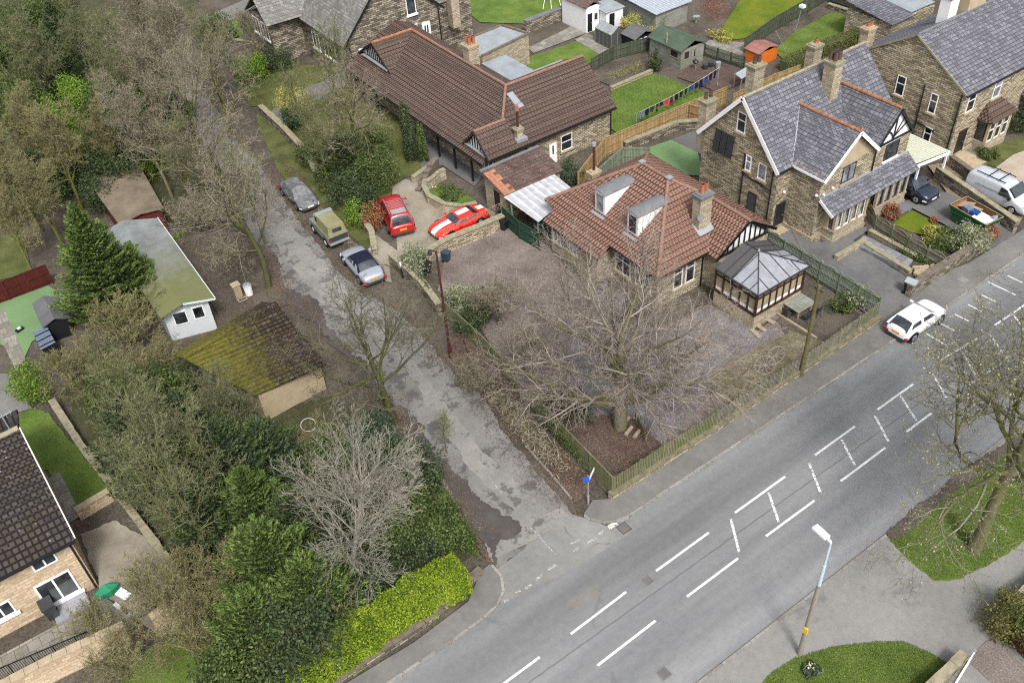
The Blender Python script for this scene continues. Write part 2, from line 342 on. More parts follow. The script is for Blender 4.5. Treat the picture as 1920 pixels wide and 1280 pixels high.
def carpaint(name, col, rough=.25, coat=.6, metal=0., var=.03):
    m = plain(name, col, rough, .5, metal, var, 3); b = m.node_tree.nodes['Principled BSDF']
    b.inputs['Coat Weight'].default_value = coat; b.inputs['Coat Roughness'].default_value = .05
    return m
M['cwhite'] = carpaint('white_car_paint', (.8, .8, .8)); M['cred'] = carpaint('dark_red_car_paint', (.38, .012, .015))
M['cred2'] = carpaint('bright_red_car_paint', (.72, .02, .012)); M['csilver'] = carpaint('silver_car_paint', (.38, .41, .47), .3, .5, .35)
M['cvan'] = carpaint('silver_van_paint', (.5, .53, .57), .3, .5, .2); M['cblue'] = carpaint('dark_blue_car_paint', (.012, .018, .035))
M['cgrime'] = carpaint('grimy_grey_paint', (.12, .122, .128), .6, .1, 0, .8); M['cgreen'] = carpaint('dull_grey_green_paint', (.19, .2, .15), .6, .1, 0, .3)
M['canvas'] = felt('mossy_canvas', (.18, .17, .085), (.26, .245, .14))
M['tyre'] = plain('tyre_rubber', (.015, .015, .015), .9, .1, 0, .1); M['rim'] = plain('alloy_rim', (.4, .41, .42), .35, .5, .6, .05)
M['taillight'] = plain('red_lamp_lens', (.4, .01, .02), .2, .6, 0, 0); M['headlight'] = plain('clear_lamp_lens', (.6, .62, .65), .15, .7, 0, 0)
M['blueplast'] = plain('blue_grey_bin', (.03, .045, .06), .5, .4, 0, .1); M['greylid'] = plain('grey_bin_lid', (.3, .33, .36), .5, .4, 0, .05)
M['bluesign'] = plain('blue_sign', (.01, .09, .45), .5, .4, 0, .05)
M['cloth_dark'] = plain('navy_cloth', (.012, .015, .03), .95, .1, 0, .3); M['cloth_pink'] = plain('pink_cloth', (.75, .01, .12), .9, .1, 0, .05)
M['cloth_blue'] = plain('blue_cloth', (.02, .055, .22), .9, .1, 0, .2); M['cloth_grey'] = plain('grey_cloth', (.13, .16, .22), .9, .1, 0, .2)
M['cloth_wine'] = plain('wine_cloth', (.12, .01, .04), .9, .1, 0, .2)
M['solar'] = plain('solar_tubes', (.01, .011, .016), .25, .6, 0, .1)
# vegetation
M['bark_beech'] = barkmat('beech_bark', (.12, .1, .07), (.2, .175, .13), (.13, .13, .045), .46)
M['twig_beech'] = leafmat('beech_twigs', (.11, .088, .07), (.22, .182, .148), (.38, .33, .28), .9)
M['bark_pale'] = barkmat('pale_bark', (.22, .2, .16), (.34, .31, .26), (.19, .19, .1), .52)
M['twig_pale'] = leafmat('pale_twigs', (.12, .108, .082), (.25, .23, .185), (.4, .375, .31), .9)
M['bark_oak'] = barkmat('mossy_oak_bark', (.09, .08, .05), (.17, .15, .1), (.12, .13, .035), .4)
M['twig_oak'] = leafmat('oak_twigs', (.1, .092, .06), (.17, .16, .105), (.28, .265, .19), .9)
M['twig_bud'] = leafmat('budding_twigs', (.18, .17, .075), (.3, .28, .13), (.42, .39, .2), .9)
M['twig_dark'] = leafmat('dark_mossy_twigs', (.06, .055, .035), (.11, .1, .06), (.2, .185, .12), .9)
M['bark_dark'] = barkmat('dark_mossy_bark', (.05, .045, .03), (.1, .09, .06), (.085, .095, .025), .42)
M['twig_moss'] = leafmat('mossy_twigs', (.07, .075, .035), (.14, .145, .07), (.26, .26, .14), .9)
M['twig_brown'] = leafmat('brown_twigs', (.12, .1, .066), (.21, .18, .125), (.34, .3, .22), .9)
M['twig_olive'] = leafmat('olive_twigs', (.1, .092, .042), (.2, .18, .085), (.32, .29, .15), .9)
M['twig_red'] = leafmat('russet_twigs', (.13, .055, .035), (.22, .1, .06), (.3, .15, .09), .9)
M['leaf_dark'] = leafmat('dark_evergreen_leaves', (.014, .024, .011), (.04, .058, .024), (.09, .115, .05))
M['leaf_blue'] = leafmat('bluish_evergreen_leaves', (.016, .03, .017), (.042, .066, .036), (.095, .125, .068))
M['leaf_mid'] = leafmat('mid_green_leaves', (.024, .04, .011), (.062, .09, .025), (.13, .16, .05))
M['leaf_bright'] = leafmat('bright_green_leaves', (.05, .1, .012), (.11, .19, .022), (.2, .28, .04))
M['leaf_lime'] = leafmat('yellow_green_leaves', (.045, .075, .008), (.135, .2, .012), (.27, .335, .03))
M['leaf_gold'] = leafmat('golden_leaves', (.16, .15, .03), (.32, .3, .07), (.45, .42, .14))
M['conifer_tip'] = leafmat('conifer_tips', (.045, .08, .014), (.1, .155, .03), (.17, .23, .06))
M['leaf_conifer'] = leafmat('conifer_sprays', (.018, .034, .01), (.046, .072, .02), (.11, .145, .045))
M['leaf_pale'] = leafmat('grey_green_leaves', (.1, .12, .065), (.2, .225, .13), (.33, .35, .22))
M['leaf_red'] = leafmat('coppery_shrub_leaves', (.12, .045, .025), (.22, .09, .045), (.32, .16, .08))
M['hedge_top'] = leafmat('clipped_hedge_leaves', (.06, .065, .015), (.11, .11, .03), (.16, .15, .05))
M['flower'] = plain('pale_flowers', (.7, .68, .4), .8, .2, 0, .2)
# ------------------------------------------------------------------ helpers
def V(*a): return Vector(a if len(a) > 1 else a[0])
class MB:
    def __init__(s): s.v = []; s.f = []; s.m = []; s.uv = []
    def face(s, pts, mi=0, uvs=None, uvax=None):
        pts = [Vector(p) for p in pts]
        i = len(s.v); s.v += pts; s.f.append(list(range(i, i+len(pts)))); s.m.append(mi)
        if uvs is None:
            if uvax: u, v = uvax
            else:
                n = Vector((0, 0, 0))
                for k in range(len(pts)):
                    a, b = pts[k], pts[(k+1) % len(pts)]; n += a.cross(b)
                if n.length > 1e-9: n.normalize()
                else: n = Vector((0, 0, 1))
                if abs(n.z) > .985: u = Vector((1, 0, 0)); v = Vector((0, 1, 0))
                else: u = Vector((-n.y, n.x, 0)).normalized(); v = n.cross(u)
            uvs = [(p.dot(u), p.dot(v)) for p in pts]
        s.uv += list(uvs)
    def box(s, a, b, mi=0, skip=''):
        x0, y0, z0 = a; x1, y1, z1 = b
        if x0 > x1: x0, x1 = x1, x0
        if y0 > y1: y0, y1 = y1, y0
        if z0 > z1: z0, z1 = z1, z0
        s.face([(x0, y0, z1), (x1, y0, z1), (x1, y1, z1), (x0, y1, z1)], mi)
        if 'b' not in skip: s.face([(x0, y1, z0), (x1, y1, z0), (x1, y0, z0), (x0, y0, z0)], mi)
        s.face([(x0, y0, z0), (x1, y0, z0), (x1, y0, z1), (x0, y0, z1)], mi)
        s.face([(x1, y0, z0), (x1, y1, z0), (x1, y1, z1), (x1, y0, z1)], mi)
        s.face([(x1, y1, z0), (x0, y1, z0), (x0, y1, z1), (x1, y1, z1)], mi)
        s.face([(x0, y1, z0), (x0, y0, z0), (x0, y0, z1), (x0, y1, z1)], mi)
    def obox(s, c, a, b, d, mi=0):
        c, a, b, d = V(c), V(a), V(b), V(d)
        if a.cross(b).dot(d) < 0: a = -a
        P = lambda i, j, k: c+a*i+b*j+d*k
        for q in (((-1, -1, 1), (1, -1, 1), (1, 1, 1), (-1, 1, 1)), ((-1, 1, -1), (1, 1, -1), (1, -1, -1), (-1, -1, -1)),
                  ((-1, -1, -1), (1, -1, -1), (1, -1, 1), (-1, -1, 1)), ((1, -1, -1), (1, 1, -1), (1, 1, 1), (1, -1, 1)),
                  ((1, 1, -1), (-1, 1, -1), (-1, 1, 1), (1, 1, 1)), ((-1, 1, -1), (-1, -1, -1), (-1, -1, 1), (-1, 1, 1))):
            s.face([P(*t) for t in q], mi)
    def beam(s, p, q, wd, ht, mi=0, ext=0., up=(0, 0, 1)):
        p, q = V(p), V(q); d = (q-p); L = d.length
        if L < 1e-6: return
        d /= L; sd = d.cross(V(up))
        if sd.length < 1e-4: sd = d.cross(V(1, 0, 0))
        sd.normalize(); u = sd.cross(d)
        s.obox((p+q)/2, d*(L/2+ext), sd*wd/2, u*ht/2, mi)
    def prism(s, poly, z0, z1, mi=0, mt=None, bottom=False):
        a = sum(poly[i][0]*poly[(i+1) % len(poly)][1]-poly[(i+1) % len(poly)][0]*poly[i][1] for i in range(len(poly)))
        if a < 0: poly = poly[::-1]
        s.face([(p[0], p[1], z1) for p in poly], mi if mt is None else mt)
        if bottom: s.face([(p[0], p[1], z0) for p in poly[::-1]], mi)
        for i in range(len(poly)):
            p, q = poly[i], poly[(i+1) % len(poly)]
            s.face([(p[0], p[1], z0), (q[0], q[1], z0), (q[0], q[1], z1), (p[0], p[1], z1)], mi)
    def extrude(s, pts, d, mi=0, me=None):
        """flat polygon pts pushed by vector d: both faces and the rim"""
        pts = [V(p) for p in pts]; d = V(d)
        n = Vector((0, 0, 0))
        for k in range(len(pts)): n += pts[k].cross(pts[(k+1) % len(pts)])
        if n.dot(d) > 0: pts = pts[::-1]
        s.face(pts, mi); s.face([p+d for p in pts[::-1]], mi)
        for k in range(len(pts)):
            a, b = pts[k], pts[(k+1) % len(pts)]
            s.face([b, a, a+d, b+d], mi if me is None else me)
    def cyl(s, p, q, r0, r1=None, k=10, mi=0, cap=True):
        p, q = V(p), V(q); r1 = r0 if r1 is None else r1
        d = (q-p).normalized(); a = d.orthogonal().normalized(); b = d.cross(a)
        A = [p+(a*math.cos(t)+b*math.sin(t))*r0 for t in [2*math.pi*i/k for i in range(k)]]
        B = [q+(a*math.cos(t)+b*math.sin(t))*r1 for t in [2*math.pi*i/k for i in range(k)]]
        for i in range(k): s.face([A[i], A[(i+1) % k], B[(i+1) % k], B[i]], mi)
        if cap: s.face(A[::-1], mi); s.face(B, mi)
    def tube(s, pts, r, k=6, mi=0):
        for a, b in zip(pts[:-1], pts[1:]): s.cyl(a, b, r, r, k, mi)
    def build(s, name, mats, parent=None, rel=True, smooth=False):
        off = Vector((0, 0, 0)); q_ = parent
        while rel and q_ is not None: off = off+q_.location; q_ = q_.parent
        me = bpy.data.meshes.new(name)
        me.from_pydata([tuple(v-off) for v in s.v], [], s.f)
        ul = me.uv_layers.new(name='UVMap')
        ul.data.foreach_set('uv', np.array(s.uv, dtype=np.float32).ravel())
        if not isinstance(mats, (list, tuple)): mats = [mats]
        for m in mats: me.materials.append(M[m] if isinstance(m, str) else m)
        me.polygons.foreach_set('material_index', s.m)
        if smooth: me.polygons.foreach_set('use_smooth', [True]*len(s.f))
        o = bpy.data.objects.new(name, me); COL.objects.link(o)
        if parent is not None: o.parent = parent
        return o
def tag(o, label=None, cat=None, group=None, kind=None):
    if label: o['label'] = label
    if cat: o['category'] = cat
    if group: o['group'] = group
    if kind: o['kind'] = kind
    return o
def thing(name, label, cat, loc=(0, 0, 0), rz=0, group=None):
    o = bpy.data.objects.new(name, None); COL.objects.link(o); o.empty_display_size = .3
    o.location = loc; o.rotation_euler = (0, 0, rz)
    return tag(o, label, cat, group)
def single(mb, name, mats, label, cat, group=None, smooth=False):
    return tag(mb.build(name, mats, None, smooth=smooth), label, cat, group)
def structure(mb, name, mats, label=None):
    return tag(mb.build(name, mats, None), label, None, None, 'structure')
def dup(root, loc, rz=None, label=None, scale=None, group=None):
    r = root.copy(); COL.objects.link(r); r.location = loc
    if rz is not None: r.rotation_euler = (0, 0, rz)
    if scale: r.scale = scale if hasattr(scale, '__len__') else (scale,)*3
    if label: r['label'] = label
    if group: r['group'] = group
    for ch in root.children:
        c = ch.copy(); COL.objects.link(c); c.parent = r
        for g in ch.children:
            d = g.copy(); COL.objects.link(d); d.parent = c
    return r
def arrmesh(name, verts, faces, mats, parent=None, smooth=False, mi=None):
    """fast mesh from arrays; faces is (n,k) of one arity"""
    me = bpy.data.meshes.new(name); n, k = faces.shape
    me.vertices.add(len(verts)); me.vertices.foreach_set('co', np.asarray(verts, np.float32).ravel())
    me.loops.add(n*k); me.loops.foreach_set('vertex_index', faces.astype(np.int32).ravel())
    me.polygons.add(n); me.polygons.foreach_set('loop_start', np.arange(0, n*k, k, dtype=np.int32))
    for m in (mats if isinstance(mats, (list, tuple)) else [mats]): me.materials.append(M[m])
    if mi is not None: me.polygons.foreach_set('material_index', mi)
    if smooth: me.polygons.foreach_set('use_smooth', np.ones(n, bool))
    me.update(calc_edges=True)
    o = bpy.data.objects.new(name, me); COL.objects.link(o)
    if parent is not None: o.parent = parent
    return o
# --- roof slope laid in real overlapping courses
def clip(poly, v0, v1):
    def half(poly, c, sgn):
        out = []
        for i in range(len(poly)):
            a, b = poly[i], poly[(i+1) % len(poly)]; da, db = sgn*(a[1]-c), sgn*(b[1]-c)
            if da >= 0: out.append(a)
            if da*db < 0:
                t = da/(da-db); out.append((a[0]+(b[0]-a[0])*t, a[1]+(b[1]-a[1])*t))
        return out
    p = half(poly, v0, 1)
    return half(p, v1, -1) if len(p) > 2 else []
def slope(mb, pts, gauge=.34, lift=.03, thick=.07, mi=0, me=None):
    """pts[0]->pts[1] is the eave; the rest goes round the plane"""
    pts = [V(p) for p in pts]; u = (pts[1]-pts[0]).normalized()
    n = Vector((0, 0, 0))
    for k in range(len(pts)): n += pts[k].cross(pts[(k+1) % len(pts)])
    n.normalize()
    if n.z < 0: n = -n
    v = n.cross(u)
    if v.z < 0: v = -v
    o = pts[0]; q = [((p-o).dot(u), (p-o).dot(v)) for p in pts]
    a = sum(q[i][0]*q[(i+1) % len(q)][1]-q[(i+1) % len(q)][0]*q[i][1] for i in range(len(q)))
    if a < 0: q = q[::-1]
    flip = u.cross(v).dot(n) < 0
    lo, hi = min(p[1] for p in q), max(p[1] for p in q)
    rows = int(math.ceil((hi-lo)/gauge-1e-3))
    W = lambda p, h: o+u*p[0]+v*p[1]+n*h
    uo, vo = o.x+o.y*1.3, 0
    for r in range(rows):
        v0, v1 = lo+r*gauge, min(lo+(r+1)*gauge, hi)
        s = clip(q, v0, v1)
        if len(s) < 3: continue
        H = lambda p: lift*(1-(p[1]-v0)/gauge)+.004
        f = [W(p, H(p)) for p in s]; uv = [(p[0]+uo+r*.17, p[1]-v0+r*gauge) for p in s]
        if flip: f = f[::-1]; uv = uv[::-1]
        mb.face(f, mi, uvs=uv)
        bot = sorted([p for p in s if abs(p[1]-v0) < 1e-4])
        if len(bot) >= 2:
            a_, b_ = bot[0], bot[-1]
            mb.face([W(a_, 0), W(b_, 0), W(b_, lift+.004), W(a_, lift+.004)], mi, uvs=[(a_[0]+uo, v0+.001)]*2+[(b_[0]+uo, v0+.001)]*2)
    e = mi if me is None else me
    B = [W(p, -thick) for p in q]; T = [W(p, 0) for p in q]
    mb.face(B[::-1], e)
    for i in range(len(q)):
        j = (i+1) % len(q); mb.face([B[i], B[j], T[j], T[i]], e)
def ridge(mb, p, q, r=.13, mi=0, seg=.45, jit=.012):
    p, q = V(p), V(q); L = (q-p).length; n = max(1, int(L/seg)); d = (q-p)/n
    rr = random.Random(int(L*1000))
    for i in range(n):
        a, b = p+d*i, p+d*(i+1); o = V(0, 0, rr.uniform(-jit, jit))
        mb.cyl(a+o, b+o+d*.02, r*rr.uniform(.94, 1.02), r*.95, 8, mi)
# --- windows and doors on a wall: c = bottom centre on the wall, n = outward normal
def window(parent, c, n, w, h, frame='white', pane='glass', cols=1, trans=None, sill='ashlar', lintel='ashlar', ft=.07, name='window', proud=.05, jamb=None):
    c = V(c); n = V(n[0], n[1], 0).normalized(); u = V(-n.y, n.x, 0); z = V(0, 0, 1)
    f = MB()
    def bar(x0, x1, z0, z1, d=proud, mi=0):
        f.obox(c+u*((x0+x1)/2)+z*((z0+z1)/2)+n*(d/2), u*((x1-x0)/2), z*((z1-z0)/2), n*(d/2+.001), mi)
    bar(-w/2, w/2, 0, ft); bar(-w/2, w/2, h-ft, h); bar(-w/2, -w/2+ft, ft, h-ft); bar(w/2-ft, w/2, ft, h-ft)
    for i in range(1, cols): x = -w/2+w*i/cols; bar(x-ft/2, x+ft/2, ft, h-ft, proud-.004)
    if trans: bar(-w/2+ft, w/2-ft, h*trans-ft/2, h*trans+ft/2, proud-.008)
    o = f.build(name, frame, parent)
    g = MB(); g.obox(c+z*h/2+n*.012, u*(w/2-ft*.5), z*(h/2-ft*.5), n*.01); g.build('pane', pane, o)
    if sill: s = MB(); s.obox(c-z*.075+n*.06, u*(w/2+.12), z*.07, n*.075); s.build('sill', sill, o)
    if lintel: s = MB(); s.obox(c+z*(h+.11)+n*.008, u*(w/2+.15), z*.105, n*.012); s.build('lintel', lintel, o)
    return o
def door(parent, c, n, w, h, mat='white', frame='white', lights=0, name='door'):
    c = V(c); n = V(n[0], n[1], 0).normalized(); u = V(-n.y, n.x, 0); z = V(0, 0, 1)
    f = MB(); f.obox(c+z*h/2+n*.02, u*w/2, z*h/2, n*.022, 0)
    for k in (-1, 1): f.obox(c+u*k*(w/2+.035)+z*h/2+n*.03, u*.035, z*(h/2+.035), n*.034, 1)
    f.obox(c+z*(h+.035)+n*.031, u*w/2, z*.035, n*.033, 1)
    o = f.build(name, [mat, frame], parent)
    if lights:
        g = MB()
        for i in range(lights):
            x = (i-(lights-1)/2)*w*.36; g.obox(c+u*x+z*h*.66+n*.045, u*w*.1, z*h*.2, n*.004)
        g.build('pane', 'glass', o)
    k = MB(); k.obox(c+u*w*.38+z*h*.47+n*.06, u*.05, z*.02, n*.02); k.build('handle', 'galv', o)
    return o
def pipes(parent, runs, mat='black', name='drainpipe', r=.05):
    for q in runs:
        m = MB(); m.tube([V(p) for p in q], r); m.build(name, mat, parent)
def chimney(parent, x, y, z0, z1, sx, sy, pots, mat='stone_light', pot='terracotta', cap='ashlar', ph=.5, pr=.13, flash=True):
    b = MB(); b.box((x-sx/2, y-sy/2, z0), (x+sx/2, y+sy/2, z1), 0)
    b.box((x-sx/2-.06, y-sy/2-.06, z1-.22), (x+sx/2+.06, y+sy/2+.06, z1-.1), 1)
    b.box((x-sx/2-.1, y-sy/2-.1, z1-.08), (x+sx/2+.1, y+sy/2+.1, z1+.04), 1)
    b.box((x-sx/2+.04, y-sy/2+.04, z1+.03), (x+sx/2-.04, y+sy/2-.04, z1+.12), 1)
    o = b.build('chimney', [mat, cap], parent)
    for px, py in pots:
        p = MB(); p.cyl((x+px, y+py, z1+.08), (x+px, y+py, z1+ph), pr, pr*.86, 12); p.cyl((x+px, y+py, z1+ph-.1), (x+px, y+py, z1+ph), pr*1.06, pr*1.02, 12)
        p.cyl((x+px, y+py, z1+ph), (x+px, y+py, z1+ph+.005), pr*.7, pr*.7, 12, 1)
        p.build('chimney_pot', [pot, 'black'], o)
    return o
def sheet(name, mat, px, z, label=None, world=False, edge=0, seed=1, kerbz=None):
    """a ground sheet from its outline; edge > 0 roughens the border"""
    P = [(V(*p, 0) if world else G(p[0], p[1], z)) for p in px]
    pts = [(p.x, p.y) for p in P]
    if edge:
        out = []; s0 = seed*1.7
        for i in range(len(pts)):
            a, b = Vector(pts[i]), Vector(pts[(i+1) % len(pts)]); L = (b-a).length; n = max(1, int(L/.1)); nn = Vector((-(b-a).y, (b-a).x))/max(L, 1e-6)
            for k in range(n):
                q = a+(b-a)*k/n; x_, y_ = q.x+s0, q.y-s0
                w_ = math.sin(x_*1.3+2*math.sin(y_*.9))+.6*math.sin(y_*3.1+x_*2.3)+.45*math.sin(x_*7.7-y_*5.9)+.3*math.sin(x_*15.1+y_*13.7)+.2*math.sin(x_*31-y_*27)
                out.append(tuple(q+nn*(edge*.75*w_*min(1, 4*k/n+.15, 4*(n-k)/n+.15))))
        pts = out
    m = MB()
    a = sum(pts[i][0]*pts[(i+1) % len(pts)][1]-pts[(i+1) % len(pts)][0]*pts[i][1] for i in range(len(pts)))
    if a < 0: pts = pts[::-1]
    if kerbz is None: m.face([(p[0], p[1], z) for p in pts])
    else: m.prism(pts, kerbz, z)
    return structure(m, name, mat, label)
def wallrun(name, label, pts, h, th=.3, mat='stone', cop='coping', cat='wall', z0=-.05, cw=.06, ch=.09, hs=None, wob=0, seg=1.0):
    """stone wall along ground points, with its coping stones"""
    t = thing(name, label, cat, (pts[0][0], pts[0][1], 0))
    m = MB(); c = MB(); r = random.Random(len(pts)+int(h*100))
    for i in range(len(pts)-1):
        a, b = V(pts[i][0], pts[i][1], 0), V(pts[i+1][0], pts[i+1][1], 0); d = (b-a).normalized(); s = V(-d.y, d.x, 0)
        h0 = hs[i] if hs else h; h1 = hs[i+1] if hs else h
        L = (b-a).length; a2, b2 = a-d*(th/2-.004*i if i else 0), b+d*(th/2 if i < len(pts)-2 else 0)
        q = [a2-s*th/2+V(0, 0, z0), b2-s*th/2+V(0, 0, z0), b2-s*th/2+V(0, 0, h1), a2-s*th/2+V(0, 0, h0)]
        m.extrude(q, s*th)
        n = max(1, int(L/.55)); 
        for k in range(n):
            p, q2 = a+(b-a)*(k/n), a+(b-a)*((k+1)/n); z = h0+(h1-h0)*(k+.5)/n+ch/2+r.uniform(0, .02)+.003*i
            c.obox((p+q2)/2+V(0, 0, z), d*((q2-p).length/2-.008), s*(th/2+cw+r.uniform(-.015, .015)), V(0, 0, ch/2))
    m.build('wall_body', mat, t); c.build('coping', cop, t)
    return t
def fence(name, label, pts, h, style='close', mat='fence_tan', post=1.83, z0=0, group=None, cap=None, hs=None):
    t = thing(name, label, 'fence', (pts[0][0], pts[0][1], 0), group=group); r = random.Random(int(h*10)+len(pts))
    for i in range(len(pts)-1):
        a, b = V(pts[i][0], pts[i][1], z0), V(pts[i+1][0], pts[i+1][1], z0); L = (b-a).length; n = max(1, round(L/post)); d = (b-a)/L; s = V(-d.y, d.x, 0)
        hh = hs[i] if hs else h
        for k in range(n+(1 if i == len(pts)-2 else 0)):
            p = a+d*(L*k/n); m = MB(); m.box((p.x-.05, p.y-.05, z0-.05), (p.x+.05, p.y+.05, z0+hh+.05)); m.build('post', mat, t)
        for k in range(n):
            p, q = a+d*(L*k/n+.055), a+d*(L*(k+1)/n-.055); W = (q-p).length; m = MB()
            nb = max(1, int(W/.115)); lean = r.uniform(-.02, .02)
            for j in range(nb):
                x0 = W*j/nb; w_ = W/nb*(.97 if style == 'close' else .66); top = hh+r.uniform(-.02, .02)+lean
                if style == 'scallop':
                    top = hh-.42+.0*j
                if style == 'pale': top += r.uniform(-.03, .03)
                c = p+d*(x0+w_/2); off = .018 if (j % 2 and style == 'close') else .01
                m.obox(c+s*off+V(0, 0, (top+.04)/2), d*w_/2, s*.008, V(0, 0, (top-.04)/2))
            for rz_ in ((.3, .85) if h < 1.3 else (.3, .95, 1.6)):
                if rz_ < hh: m.obox((p+q)/2-s*.03+V(0, 0, rz_), d*W/2, s*.018, V(0, 0, .04))
            if style == 'close': m.obox((p+q)/2+V(0, 0, hh+.035), d*W/2, s*.04, V(0, 0, .015))
            if style == 'scallop':
                N = 8; arc = [p+d*(W*j/N)+V(0, 0, hh-.42+.42*math.sin(math.pi*(.08+.84*j/N))) for j in range(N+1)]
                for j in range(N): m.beam(arc[j], arc[j+1], .05, .05)
                m.obox((p+q)/2+V(0, 0, hh-.4), d*W/2, s*.025, V(0, 0, .02))
                for j in range(1, 18):
                    x = W*j/18; tz = .42*math.sin(math.pi*(.08+.84*j/18))
                    m.beam(p+d*max(0, x-tz*.5)+V(0, 0, hh-.4), p+d*min(W, x+tz*.5)+V(0, 0, hh-.42+tz*.95), .012, .03)
                    m.beam(p+d*min(W, x+tz*.5)+V(0, 0, hh-.4)+s*.014, p+d*max(0, x-tz*.5)+V(0, 0, hh-.42+tz*.95)+s*.014, .012, .03)
            m.build('panel', mat, t)
    return t
def text(parent, s, size, loc, rot, mat, name='lettering'):
    cu = bpy.data.curves.new('t', 'FONT'); cu.body = s; cu.size = size; cu.extrude = .004; cu.align_x = 'CENTER'
    o = bpy.data.objects.new('t', cu); COL.objects.link(o)
    me = bpy.data.meshes.new_from_object(o.evaluated_get(bpy.context.evaluated_depsgraph_get()))
    bpy.data.objects.remove(o); me.materials.clear(); me.materials.append(M[mat])
    q = bpy.data.objects.new(name, me); COL.objects.link(q); q.parent = parent; q.location = loc; q.rotation_euler = rot
    return q
# ------------------------------------------------------------------ vegetation builders
def tubes(polys, k):
    """polys: list of (points (n,3), radii (n,)) all of one length n"""
    P = np.array([p for p, _ in polys]); Rr = np.array([r for _, r in polys]); B, n, _ = P.shape
    D = np.zeros_like(P); D[:, :-1] = P[:, 1:]-P[:, :-1]; D[:, -1] = D[:, -2]
    D /= np.linalg.norm(D, axis=2, keepdims=True)+1e-9
    ref = np.where(np.abs(D[..., 2:3]) < .9, np.array([0, 0, 1.]), np.array([1., 0, 0]))
    A = np.cross(D, ref); A /= np.linalg.norm(A, axis=2, keepdims=True)+1e-9; C = np.cross(D, A)
    t = np.arange(k)*2*np.pi/k
    V_ = P[:, :, None, :]+Rr[:, :, None, None]*(A[:, :, None, :]*np.cos(t)[None, None, :, None]+C[:, :, None, :]*np.sin(t)[None, None, :, None])
    idx = np.arange(B*n*k).reshape(B, n, k); a = idx[:, :-1]; b = idx[:, 1:]
    F = np.stack([a, np.roll(a, -1, 2), np.roll(b, -1, 2), b], -1).reshape(-1, 4)
    return V_.reshape(-1, 3), F
def grow(seed, H=9, r0=.2, trunk=.25, spec=None):
    """bare broadleaf skeleton; returns polylines by level"""
    rg = np.random.default_rng(seed)
    S = dict(n=[1, 7, 7, 7, 6], seg=[7, 7, 6, 5, 4], ang=[0, 48, 42, 40, 38], ratio=[1, .62, .5, .48, .42], up=[.0, .12, .08, .03, 0.], wob=[.06, .12, .14, .16, .2], t0=[0, .25, .18, .12, .1], tmin=.009, lv=5, flat=0.)
    if spec: S.update(spec)
    levels = [[] for _ in range(S['lv'])]
    def make(start, d, L, r, lv):
        n = S['seg'][lv]; pts = np.zeros((n+1, 3)); pts[0] = start; dd = d.copy(); st = L/n
        W = rg.normal(0, S['wob'][lv], (n, 3))
        for i in range(n):
            dd = dd+W[i]; dd[2] += S['up'][lv]*(1 if lv else 0)
            dd /= math.sqrt(dd@dd); pts[i+1] = pts[i]+dd*st
        rr = r*(1-np.linspace(0, 1, n+1)**1.1*(.8 if lv else .62))
        rr = np.maximum(rr, S['tmin']*.8); levels[lv].append((pts, rr))
        if lv+1 < S['lv']:
            m = S['n'][lv+1]; m = max(1, int(round(m*rg.uniform(.8, 1.2)*(.6+.6*L/max(L, .01)))))
            az = rg.uniform(0, 6.28)
            for j in range(m):
                t = S['t0'][lv+1]+(1-S['t0'][lv+1])*((j+rg.uniform(.1, .9))/m)
                if lv == 0: t = S['tr0']+(1-S['tr0'])*((j+rg.uniform(0, .8))/m)
                x = t*n; i = min(int(x), n-1); p = pts[i]+(pts[i+1]-pts[i])*(x-i); dv = pts[min(i+1, n)]-pts[i]; dv = dv/np.linalg.norm(dv)
                az += 2.399+rg.normal(0, .35)
                a = np.cross(dv, [0, 0, 1.] if abs(dv[2]) < .9 else [1., 0, 0]); a /= np.linalg.norm(a); b = np.cross(dv, a)
                an = math.radians(S['ang'][lv+1]*rg.uniform(.7, 1.25)*(1.15-.5*t if lv == 0 else 1))
                nd = dv*math.cos(an)+(a*math.cos(az)+b*math.sin(az))*math.sin(an)
                if S['flat'] and lv >= 1: nd[2] *= 1-S['flat']; nd /= np.linalg.norm(nd)
                LL = L*S['ratio'][lv+1]*rg.uniform(.75, 1.2)*(1.25-.65*t if lv else 1.1-.25*t)
                if lv == 0: LL = H*S['ratio'][1]*rg.uniform(.85, 1.12)*(1.05-.35*t)
                make(p, nd, LL, max(rr[i]*(S.get('rk', .55) if lv == 0 else .58), S['tmin']), lv+1)
    S.setdefault('tr0', trunk)
    make(np.zeros(3), np.array([rg.normal(0, .03), rg.normal(0, .03), 1.]), H*S.get('tl', .62), r0, 0)
    return levels
def bare(name, label, cat, seed, H, r0, bark, twig, loc, group=None, spec=None, trunk=.25, rz=0., leaves=None, clump=0):
    root = thing(name, label, cat, loc, rz, group)
    lv = grow(seed, H, r0, trunk, spec)
    def comb(lst, ks):
        VV, FF, o = [], [], 0
        for l, k in zip(lst, ks):
            if not l: continue
            v, f = tubes(l, k); VV.append(v); FF.append(f+o); o += len(v)
        return np.concatenate(VV), np.concatenate(FF)
    v, f = comb(lv[:2], [10, 6]); o = arrmesh('trunk', v, f, bark, root, True)
    v, f = comb(lv[2:], [4, 3, 3, 3]); 
    mi = None
    mats = [twig]
    if leaves:
        mat, per, size = leaves; rg = np.random.default_rng(seed+9)
        tips = np.array([p for p, r in lv[-1]]); tips = tips.reshape(-1, 3); tips = tips[rg.random(len(tips)) < per]
        lv_, lf = leafquads(tips+rg.normal(0, .03, tips.shape), size, rg)
        n0 = len(f); f = np.concatenate([f, lf+len(v)]); v = np.concatenate([v, lv_]); mi = np.zeros(len(f), np.int32); mi[n0:] = 1; mats.append(mat)
    arrmesh('crown', v, f, mats, root, False, mi)
    return root
